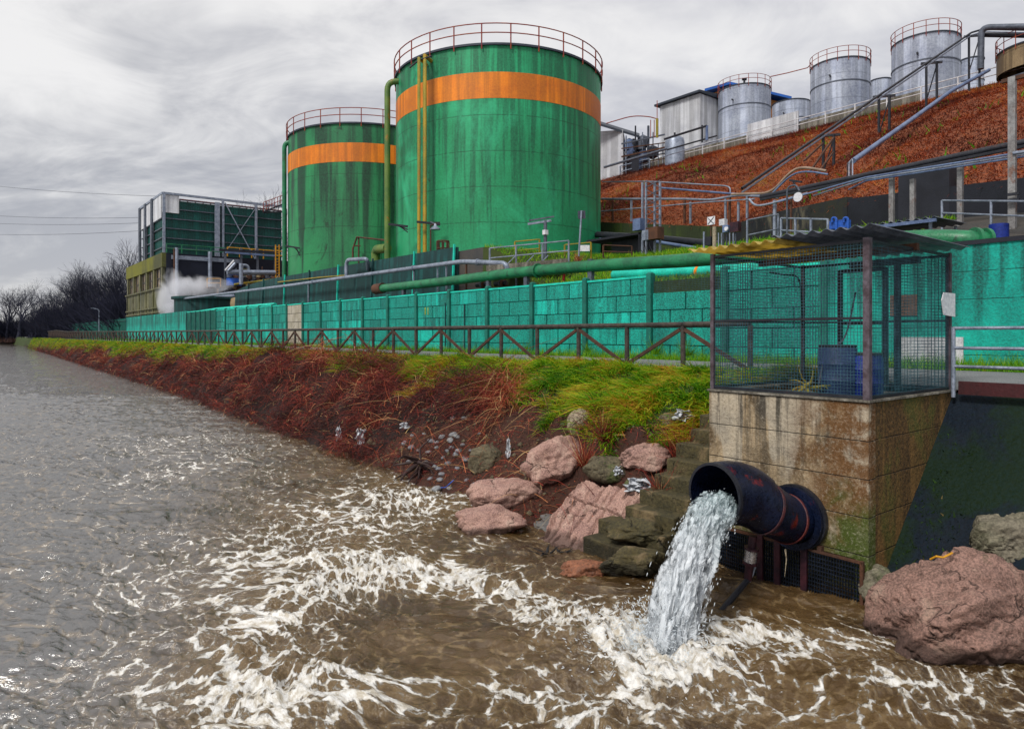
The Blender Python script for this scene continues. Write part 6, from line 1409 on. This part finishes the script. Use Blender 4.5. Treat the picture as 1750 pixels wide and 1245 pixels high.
# white shed: front face looks to the river, side face to the camera right
def shed(pxa, pxc, pxb, pyt_a, pyt_c, tfront, zb_, label, roofc='roof_dark', name='white_shed', depth=7., mat='white_sheet', open_side=False):
    A = PT(pxa, pyt_a, tfront); Cn = PT(pxc, pyt_c, tfront); sa, sc_ = ST(A)[0], ST(Cn)[0]
    root = thing(name, label, 'shed', F((sa + sc_) / 2, tfront + depth / 2, zb_)); zt = Cn.z
    b = MB().st(sc_, sa, tfront, tfront + depth, zb_, zt - .3); ribbed(b, F(sc_, tfront, zb_), F(sa, tfront, zb_), zb_, zt - .35, 46, -W, .06); ribbed(b, F(sc_, tfront, zb_), F(sc_, tfront + depth, zb_), zb_, zt - .35, 40, -U, .06)
    b.build('cladding', mat, root)
    MB().hexa([F(sc_ - .3, tfront - .5, zt - .28), F(sa + .5, tfront - .5, zt - .28), F(sa + .5, tfront + depth, zt - .28), F(sc_ - .3, tfront + depth, zt - .28), F(sc_ - .3, tfront - .5, zt - .05), F(sa + .5, tfront - .5, zt - .05), F(sa + .5, tfront + depth, zt + .5), F(sc_ - .3, tfront + depth, zt + .5)]).build('roof', roofc, root)
    return root
shed(1128, 1196, 1225, 176, 155, 65.5, 20.5, 'white ribbed sheet metal shed left of the silver tanks')
root = thing('blue_roofed_shed', 'shed with a bright blue roof behind the white shed and the silver tank', 'shed', PY(1270, 240, 95))
A, B_, D_ = PY(1200, 157, 95), PY(1243, 145, 95), PY(1347, 170, 95); bk = Vector((4, 12, 0)); dn_ = Vector((0, 0, -.5))
MB().add([Vector((A.x + .4, 95, 22)), Vector((D_.x - .6, 95, 22)), D_ + dn_ - Vector((.6, 0, 0)), B_ + dn_, A + dn_ + Vector((.4, 0, 0))] + [v + bk for v in (Vector((A.x + .4, 95, 22)), Vector((D_.x - .6, 95, 22)), D_ + dn_ - Vector((.6, 0, 0)), B_ + dn_, A + dn_ + Vector((.4, 0, 0)))], [(0, 1, 2, 3, 4), (9, 8, 7, 6, 5), (1, 6, 7, 2), (0, 4, 9, 5)]).build('wall', 'wall_ochre', root)
fo = Vector((0, -1.2, 0)); q_ = [A + fo, B_ + fo, D_ + fo]
MB().add([q_[0] - Vector((0, 0, .35)), q_[1] - Vector((0, 0, .35)), q_[2] - Vector((0, 0, .35)), q_[0], q_[1], q_[2]] + [v + bk + Vector((0, 1.2, 0)) for v in (q_[0] - Vector((0, 0, .35)), q_[1] - Vector((0, 0, .35)), q_[2] - Vector((0, 0, .35)), q_[0], q_[1], q_[2])], [(0, 1, 4, 3), (1, 2, 5, 4), (3, 4, 10, 9), (4, 5, 11, 10), (0, 6, 7, 1), (1, 7, 8, 2), (6, 9, 10, 7), (7, 10, 11, 8), (0, 3, 9, 6), (2, 8, 11, 5)]).build('roof', 'blue_roof', root)
p0, p1 = PT(1277, 243, 61.9), PT(1364, 222, 61.9); root = thing('sheet_fence', 'white corrugated sheet fence at the crest beside the silver tank', 'fence', F(ST(p1)[0], 61.9, 22.9))
b = MB().st(ST(p1)[0], ST(p0)[0], 61.95, 62.05, 22.6, 24.9); ribbed(b, F(ST(p1)[0], 61.95, 22.6), F(ST(p0)[0], 61.95, 22.6), 22.6, 24.9, 30, -W, .05); b.build('sheets', 'white_sheet', root)
# left shed group behind the largest tank
p = PY(1045, 225, 80); s_, t_ = ST(p)
root = thing('open_shed', 'white shed with a dark sloping canopy right beside the largest tank', 'shed', F(s_, t_, 14))
b = MB(); A = PY(1015, 225, 76); B_ = PY(1065, 222, 74); b.hexa([Vector((A.x, A.y, 14)), Vector((B_.x, B_.y, 14)), Vector((B_.x + 2, B_.y + 9, 14)), Vector((A.x, A.y + 9, 14)), Vector((A.x, A.y, A.z)), Vector((B_.x, B_.y, B_.z)), Vector((B_.x + 2, B_.y + 9, B_.z)), Vector((A.x, A.y + 9, A.z))])
ribbed(b, Vector((A.x, A.y, 14.)), Vector((B_.x, B_.y, 14.)), 14, B_.z - .1, 30, Vector((0, -1, 0)), .06); b.build('cladding', 'white_sheet', root)
q0, q1, q2, q3 = PY(1012, 207, 74), PY(1093, 232, 74), PY(1093, 228, 82), PY(1012, 203, 82)
MB().hexa([q0 - Vector((0, 0, .25)), q1 - Vector((0, 0, .25)), q2 - Vector((0, 0, .25)), q3 - Vector((0, 0, .25)), q0, q1, q2, q3]).build('canopy', 'roof_dark', root)
tag(MB().tube(rnd([PY(1036, 211, 78), PY(1080, 198, 78), PY(1108, 199, 78), PY(1122, 203, 78)], 1), .06, 6).build('overhead_pipe', 'rust_rail', None, True), 'thin reddish pipe arching above the dark canopy', 'pipe')
# cylinder vessel and process structure
root = thing('pressure_vessel', 'upright grey vessel with a domed top left of the hilltop railing', 'vessel', PY(1153, 285, 72)); p = PY(1153, 285, 72); zt = PY(1153, 243, 72).z
MB().lathe((p.x, p.y, 0), [(1.02, p.z - 1), (1.02, zt), (.9, zt + .35), (.5, zt + .6), (.05, zt + .68)], 32).build('shell', 'galv', root, True); MB().tube([Vector((p.x, p.y, zt + .6)), Vector((p.x, p.y, zt + 1.0))], .1, 8).build('nozzle', 'black_steel', root, True)
root = thing('process_rig', 'crowded dark steel rig of pipes and platforms left of the white shed', 'process rig', PY(1100, 300, 74))
rd = random.Random(4)
for px in (1070, 1086, 1098, 1108, 1116, 1125, 1133): MB().bar(PY(px, 300 - (px - 1070) * .25, 73.5), PY(px, rd.choice((226, 232, 245, 215)), 73.5), rd.choice((.08, .12, .18))).build('column', rd.choice(('galv', 'black_steel', 'galv_dark', 'galv')), root)
for y0, y1 in ((262, 258), (270, 268), (280, 277), (248, 250), (290, 286), (240, 236)): MB().bar(PY(1062, y0 + 6, 73.2), PY(1136, y1 - 6, 73.2), rd.choice((.07, .1, .15))).build('beam', rd.choice(('galv', 'black_steel', 'rust_steel', 'galv_dark')), root)
for k in range(9):
    px, py = rd.uniform(1075, 1122), rd.uniform(232, 285); p = PY(px, py, 74.5); MB().lathe(p, [(.2, -.8), (.6, -.6), (.6, .4), (.1, .7)], 12).build('drum', rd.choice(('black_steel', 'tan_tank', 'blue_pipe', 'galv_dark')), root, True)
MB().hexa([PY(1028, 275, 76), PY(1092, 262, 76), PY(1092, 262, 80), PY(1028, 275, 80), PY(1028, 272, 76), PY(1092, 259, 76), PY(1092, 259, 80), PY(1028, 272, 80)]).build('platform', 'black_steel', root)
root2 = thing('stack_ladder', 'thin yellow stack with a rusty ladder left of the white shed', 'stack', PY(1122, 230, 71))
MB().tube([PY(1123, 235, 71), PY(1123, 203, 71)], .14, 8).build('stack', 'pipe_yellow', root2, True); MB().bar(PY(1112, 235, 71), PY(1112, 205, 71), .06).bar(PY(1118, 235, 71), PY(1118, 205, 71), .06).build('ladder', 'rust_rail', root2)
tag(MB().tube([PY(1123, 203, 71), PY(1123, 172, 71)], .04, 6).build('mast', 'rust_rail'), 'thin mast at the left edge of the white shed', 'mast')
b = MB().st(58, 75, 60, 60.5, 7, 19.5); A = PY(1020, 285, 78); b = MB()
b.hexa([Vector(v) for v in ((A.x, A.y, 8), (PY(1092, 285, 72).x, 72, 8), (PY(1092, 285, 72).x, 72.6, 8), (A.x, A.y + .6, 8), (A.x, A.y, PY(1020, 280, 78).z), (PY(1092, 285, 72).x, 72, PY(1092, 264, 72).z), (PY(1092, 285, 72).x, 72.6, PY(1092, 264, 72).z), (A.x, A.y + .6, PY(1020, 280, 78).z))])
tag(b.build('dark_wall', 'dark_wall'), 'dark rusty retaining wall below the open shed beside the largest tank', 'wall')
for k, (x0, y0, x1, y1, Y, r_, m_, lab) in enumerate([(1140, 256, 1225, 232, 68, .08, 'black_steel', 'upper dark pipe climbing past the domed vessel'), (1132, 268, 1226, 240, 68, .06, 'galv', 'lower grey pipe climbing past the domed vessel'), (1200, 214, 1200, 243, 68, .09, 'black_steel', 'dark upright bracket pipe in front of the white shed'), (1135, 238, 1208, 215, 67.5, .11, 'black_steel', 'dark pipe bridge below the white shed'), (1208, 215, 1208, 240, 67.5, .14, 'blue_pipe', 'bluish upright pipe at the white shed corner'), (1032, 286, 1140, 254, 70, .12, 'galv_dark', 'long dark pipe rising from the largest tank toward the domed vessel')]):
    tag(MB().tube([PY(x0, y0, Y), PY(x1, y1, Y)], r_, 8).build('process_pipe', m_, None, True), lab, 'pipe')
railing('railing', [PY(1060, 303, 73), PY(1110, 290, 73)], 1.2, 'galv', 'grey railing at the left foot of the process rig', r_=.05)
tag(MB().tube([PY(1317, 131, 70), PY(1345, 125, 69), PY(1380, 116, 68), PY(1384, 112, 67)], .05, 6).build('overhead_pipe', 'rust_rail'), 'thin reddish pipe linking the roofs of two silver tanks', 'pipe')

# diagonal pipes up the slope with trestles
def zh(s, t): return float(zhill(np.array([float(s)]), np.array([float(t)]))[0])
d1 = [PT(1268, 322, 30.2), PT(1660, 56, 59), PT(1680, 50, 60)]
for k, (dz, m_, r_, lab) in enumerate([(0, 'black_steel', .075, 'upper dark pipe of the pair running diagonally up the brown slope'), (-.2, 'galv', .05, 'lower pale pipe of the pair running diagonally up the brown slope')]):
    tag(MB().tube([p + Vector((0, 0, dz)) for p in d1] + [PT(1790, 52, 60.) + Vector((0, 0, dz))], r_, 8).build('slope_pipe', m_, None, True), lab, 'pipe')
tag(MB().tube(rnd([PT(1676, 118, 58.5), PT(1677, 47, 58.5), PT(1800, 45, 58.5)], .6), .22, 12).build('fat_pipe', 'galv_dark', None, True), 'fat grey pipe standing up and turning right at the hilltop', 'pipe')
tag(MB().tube([PT(1680, 60, 59.), PT(1790, 62, 59.)], .16, 8).build('slope_pipe', 'black_steel', None, True), 'dark level pipe below the fat pipe bend at the hilltop', 'pipe')
for k in range(4): tag(MB().tube(rnd([PT(1448 + k * 3, 312, 31), PT(1448 + k * 3, 280 - k * 2, 31.5), PT(1456, 272, 33)], .3), .03, 6).build('hose', 'galv' if k % 2 else 'black_steel', None, True), ['first', 'second', 'third', 'fourth'][k] + ' hose from the left hanging from the lower end of the bluish slope pipe', 'hose')
d2 = [PT(1458, 275, 33), PT(1560, 203, 43), PT(1625, 156, 52), PT(1690, 120, 58)]
tag(MB().tube(d2, .13, 10).build('slope_pipe', 'blue_pipe', None, True), 'single bluish pipe running up the slope below the dark pair', 'pipe')
def trestle(px0, px1, pyt, t_, label, mat='black_steel'):
    a, c = PT(px0, pyt + 3, t_), PT(px1, pyt, t_); root = thing('trestle', label, 'pipe trestle', a)
    gz_ = [zh(*ST(a)) - .2, zh(*ST(c)) - .2]
    for q_, g_ in zip((a, c), gz_): MB().bar(Vector((q_.x, q_.y, g_)), q_, .13).build('leg', mat, root)
    MB().bar(a - Vector((.4, 0, 0)), c + Vector((.4, 0, 0)), .14).build('crossbar', mat, root)
    hl = min(a.z - gz_[0], 2.8); MB().bar(a - Vector((0, 0, hl * .95)), c - Vector((0, 0, .2)), .06).build('brace', mat, root)
trestle(1407, 1425, 230, 40.5, 'lowest trestle carrying the diagonal pipe pair'); trestle(1502, 1520, 163, 47.2, 'second trestle from the bottom under the diagonal pipe pair'); trestle(1583, 1601, 106, 53.2, 'third trestle from the bottom under the diagonal pipe pair'); trestle(1656, 1674, 60, 59, 'topmost trestle under the diagonal pipe pair')
for k, (x0, y0, x1, y1) in enumerate([(1374, 275, 1406, 245), (1385, 292, 1425, 235), (1395, 300, 1424, 260)]):
    tag(MB().bar(PT(x0, y0, 34.5), PT(x1, y1, 37.5), .09).build('stay_bar', 'rust_steel'), ['leftmost rusty stay below the lowest trestle', 'middle rusty stay below the lowest trestle', 'right rusty stay below the lowest trestle'][k], 'stay')
# long pipe rack
root = thing('pipe_rack', 'long black pipe rack crossing below the brown slope on grey posts', 'pipe rack', F(10, 24, 7))
MB().tube([PT(1300, 337, 24), PT(1750, 243, 24), PT(1800, 233, 24)], .10, 10).build('black_pipe', 'black_steel', root, True)
MB().bar(PT(1300, 341, 23.8), PT(1800, 240, 23.8), .12, .08).build('tray', 'black_steel', root)
for k in range(3): MB().tube([PT(1330 + k * 60, 345 - k * 12 + k * 1.5, 23.5 + k * .12), PT(1480, 303 + k * 3, 23.5 + k * .12), PT(1760, 258 + k * 4, 23.5 + k * .12)], .03, 6).build('thin_pipe', ['blue_pipe', 'galv', 'blue_pipe'][k], root)
for px, yt in ((1524, 300), (1560, 306), (1641, 280)):
    a = PT(px, yt, 23.9); MB().bar(Vector((a.x, a.y, 6.7)), a, .14).build('post', 'galv_rust', root)
tag(MB().bar(foot(PT(1730, 400, 22.2)), PT(1730, 132, 22.2), .17, .15).build('tall_post', 'galv_rust'), 'tall rust spotted steel post near the right edge', 'post')
tag(MB().bar(PT(1712, 140, 22.2), PT(1800, 116, 22.2), .1).build('top_platform', 'rust_steel'), 'rusty platform beam at the head of the tall steel post', 'beam')
b = MB().bar(PT(1722, 343, 22.), PT(1742, 340, 22.), .07).bar(PT(1722, 333, 22.), PT(1742, 330, 22.), .07); tag(b.build('clamp_bars', 'black_steel'), 'two dark clamp bars on the tall steel post', 'clamp')
tag(MB().tube([PT(1731, 262, 22.1), PT(1800, 252, 22.1)], .05, 8).build('side_pipe', 'galv', None, True), 'short pale pipe leaving the tall steel post to the right', 'pipe')
# level pipes at slope foot
def multi(defs):
    for pts, t_, r_, m_, lab in defs: tag(MB().tube(rnd([PT(x, y, t_) for x, y in pts], .5), r_, 8).build('service_pipe', m_, None, True), lab, 'pipe')
multi([([(1030, 311), (1110, 310), (1248, 318), (1248, 332)], 34.9, .042, 'galv', 'topmost thin grey pipe crossing the foot of the brown slope'),
       ([(1128, 321), (1250, 331), (1330, 335)], 34.7, .065, 'blue_pipe', 'blue painted pipe crossing the foot of the brown slope'),
       ([(1028, 340), (1170, 340), (1215, 342), (1262, 333), (1330, 338)], 34.5, .075, 'galv', 'wavy pale pipe crossing the foot of the brown slope'),
       ([(1028, 361), (1100, 355), (1200, 346), (1290, 340)], 34.3, .042, 'galv', 'lowest thin pipe slanting along the foot of the brown slope'),
       ([(1250, 332), (1318, 330), (1352, 292), (1372, 285), (1412, 292)], 27.5, .055, 'tan_pipe', 'tan bent pipe rising over the rack below the lowest trestle'),
       ([(1318, 332), (1352, 298), (1378, 292), (1415, 298)], 27.2, .04, 'blue_pipe', 'bluish bent pipe following the tan bent pipe'),
       ([(1280, 340), (1290, 352), (1310, 350), (1380, 330)], 27.0, .05, 'galv', 'thin pipe dipping in a shallow loop under the rack')])
for k, (x, y0, y1) in enumerate([(1170, 343, 378), (1180, 345, 375), (1240, 340, 390), (1247, 332, 385), (1262, 345, 400), (1277, 335, 372), (1047, 345, 370), (1079, 342, 366), (1324, 342, 400), (1352, 325, 410)]):
    tt_ = 34.5 if x < 1300 else 27.2; tag(MB().bar(foot(PT(x, y1, tt_), 6.), PT(x, y0, tt_), .11 if k != 9 else .07).build('support_post', 'galv' if k % 3 else 'rust_steel'), ['thin post under the wavy pale pipe, left of the closest pair', 'thin post under the wavy pale pipe, right of the closest pair', 'thin post just left of the crossed sign pipes, under the blue pipe end', 'tall thin post rising to the topmost service pipe bend', 'rusty post beside the brown steel box', 'thin post between the steel box and the bent railing', 'short post under the service pipes nearest the large tank', 'short post left of the lattice mast under the service pipes', 'thin rusty post left of the floodlight pole', 'thin post right of the floodlight pole under the rack'][k], 'post', 'posts of the service pipes below the slope')
root = thing('steel_mast', 'grey lattice steel mast with cabinets right of the largest tank', 'lattice mast', PT(1110, 412, 27))
for px in (1098, 1104, 1119, 1128): MB().bar(foot(PT(px, 413, 27)), PT(px, 312, 27), .09).build('leg', 'galv', root)
b = MB()
for k in range(6): b.bar(PT(1104, 400 - k * 16, 26.95), PT(1128, 388 - k * 16, 26.95), .035).bar(PT(1128, 400 - k * 16, 26.9), PT(1104, 388 - k * 16, 26.9), .035)
b.build('lattice', 'galv_dark', root)
MB().box(PT(1092, 384, 26.8), (.4, .5, .6)).build('cabinet', 'blue_pipe', root); MB().box(PT(1119, 399, 26.7), (.5, .75, .6)).build('cabinet', 'rust_steel', root); MB().box(PT(1106, 402, 26.6), (.3, .4, .5)).build('cabinet', 'galv', root)
for k in range(3): MB().tube(rnd([PT(1096 + k * 6, 405, 26.6), PT(1093 + k * 9, 425, 26.6), PT(1103 + k * 9, 436, 26.6)], .3), .02, 5).build('cable', 'black_steel', root)
# instruments and sign
root = thing('crossed_sign', 'white square sign with a black diagonal cross beside the instruments', 'sign', PT(1215, 400, 20.5))
c = PT(1215, 377, 20.5); sx = -U; hw = .16
b = MB(); b.add([c + sx * a * hw + Vector((0, 0, e * hw)) + n_ for n_ in (Vector((0, 0, 0)), W * .02) for a, e in ((-1, -.9), (1, -.9), (1, .9), (-1, .9))], [(0, 1, 2, 3), (7, 6, 5, 4), (0, 4, 5, 1), (1, 5, 6, 2), (2, 6, 7, 3), (3, 7, 4, 0)]); b.build('sign_panel', 'sign_white', root)
off = -W * .012; MB().bar(c + sx * -.13 + Vector((0, 0, -.12)) + off, c + sx * .13 + Vector((0, 0, .12)) + off, .022, .01).bar(c + sx * -.13 + Vector((0, 0, .12)) + off * 1.4, c + sx * .13 + Vector((0, 0, -.12)) + off * 1.4, .022, .01).build('cross', 'roof_dark', root)
MB().bar(foot(PT(1215, 425, 20.55), 1.6), PT(1215, 384, 20.55), .035).build('post', 'rust_steel', root)
def cyl(px, y0, y1, t_, r_, m_, label, name='standpipe', cat='pipe'): tag(MB().tube([foot(PT(px, y1, t_), 1.6), PT(px, y0, t_)], r_, 12).build(name, m_, None, True), label, cat)
cyl(1221, 387, 425, 20.2, .07, 'beige_rock', 'short beige standpipe just right of the crossed sign')
cyl(1203, 396, 425, 20.2, .035, 'galv', 'thin bent grey standpipe left of the beige one')
for k, (px, py, w_, h_, m_, lab) in enumerate([(1236, 380, .22, .22, 'white_paint', 'small pale junction box over the instruments'), (1242, 391, .22, .24, 'blue_pipe', 'round faced blue grey meter box among the instruments'), (1257, 388, .32, .34, 'maroon_steel', 'brownish steel box right of the meter'), (1212, 412, .26, .3, 'black_steel', 'dark valve body low beside the crossed sign')]):
    root = thing('instrument_box', lab, 'instrument box', PT(px, py + 6, 20.3)); MB().box(PT(px, py, 20.3), (.18, w_, h_)).build('box', m_, root); MB().bar(PT(px, py + 8, 20.35), foot(PT(px, 425, 20.35), 1.6), .04).build('stand', 'galv_dark', root)
    if k == 1: p = PT(px, py, 20.19); MB().tube([p, p - W * .05], .07, 14).build('dial', 'sign_white', root, True)
for k, px in enumerate((1228, 1233, 1247, 1253)): cyl(px, 398, 426, 20.1, .02, 'galv', ['first', 'second', 'third', 'fourth'][k] + ' thin conduit from the left below the instrument boxes', 'conduit')
# railings, floodlight, cabinet
railing('railing', [PT(1277, 428, 23), PT(1330, 416, 25)], 1.15, 'galv', 'bent grey railing left of the floodlight pole', r_=.028)
railing('railing', [PT(1335, 414, 20.5), PT(1415, 422, 19.0)], .78, 'galv', 'grey railing right above the yellow roof sheet', (.5,), .028, .8)
railing('railing', [PT(1610, 385, 23), PT(1800, 398, 20.3)], .75, 'galv', 'grey railing in front of the black retaining wall at the right', r_=.026)
fl = thing('floodlight_pole', 'grey pole with a hooked arm and a round floodlight', 'floodlight', PT(1345, 415, 20))
MB().tube(rnd([foot(PT(1345, 420, 20), 1.6), PT(1345, 320, 20), PT(1360, 315, 20), PT(1366, 326, 20)], .15), .028, 8).build('pole', 'galv_dark', fl, True)
p = PT(1366, 337, 19.9); ring0 = [ring(p, -W, .10), ring(p - W * .06, -W, .15), ring(p - W * .1, -W, .155)]; loft(ring0).build('lamp_housing', 'galv', fl, True); loft([ring(p - W * .085, -W, .145), ring(p - W * .09, -W, .001)]).build('lens', 'sign_white', fl, True)
MB().bar(PT(1349, 308, 20.1), PT(1370, 311, 20.1), .06).bar(PT(1355, 310, 20.1), PT(1366, 328, 20.1), .04).build('bracket', 'black_steel', fl)
cab = thing('blue_manifold', 'bright blue valve manifold on legs in front of the streaked wall', 'valve manifold', PT(1434, 405, 22))
MB().box(PT(1434, 384, 22), (.3, .62, .26)).build('body', 'bright_blue', cab)
for px in (1425, 1445): MB().tube(rnd([PT(px - 3, 380, 21.8), PT(px - 3, 372, 21.8), PT(px + 4, 372, 21.8), PT(px + 4, 405, 21.8)], .08), .04, 8).build('loop_pipe', 'bright_blue', cab, True)
for px in (1424, 1430, 1437, 1443): MB().bar(foot(PT(px, 410, 22), 1.6), PT(px, 388, 22), .05).build('leg', 'bright_blue', cab)
tag(MB().box(PT(1490, 378, tbl(15) - .05), (.03, .28, .32)).build('red_notice', 'red'), 'tiny red and white notice on the streaked retaining wall', 'notice')
cyl(1707, 383, 394, 20.5, .22, 'royal_blue', 'blue bucket standing in front of the black retaining wall', 'bucket', 'bucket')
cn = thing('small_canopy', 'small corrugated sheet canopy above the thick green pipe behind the cage', 'canopy', PT(1560, 400, 19))
A = PT(1482, 395, 18.3); B_ = PT(1600, 377, 18.3); sA_, sB_ = ST(A)[0], ST(B_)[0]
corr('roof_sheet', sB_, sA_, 18.3, 20.3, (A.z + B_.z) / 2 + .12, 'galv_dark', parent=cn, wl=.2, amp=.03, tilt=.02)
for s_ in (sA_ - .2, sB_ + .2): MB().bar(F(s_, 18.5, 5.5), F(s_, 18.5, (A.z + B_.z) / 2 + .05), .06).build('post', 'galv', cn); MB().bar(F(s_, 20.1, 5.5), F(s_, 20.1, (A.z + B_.z) / 2 + .1), .06).build('post', 'galv', cn)
MB().bar(F(sA_, 18.3, (A.z + B_.z) / 2 + .05), F(sB_, 18.3, (A.z + B_.z) / 2 + .05), .08).build('edge_beam', 'blue_pipe', cn)
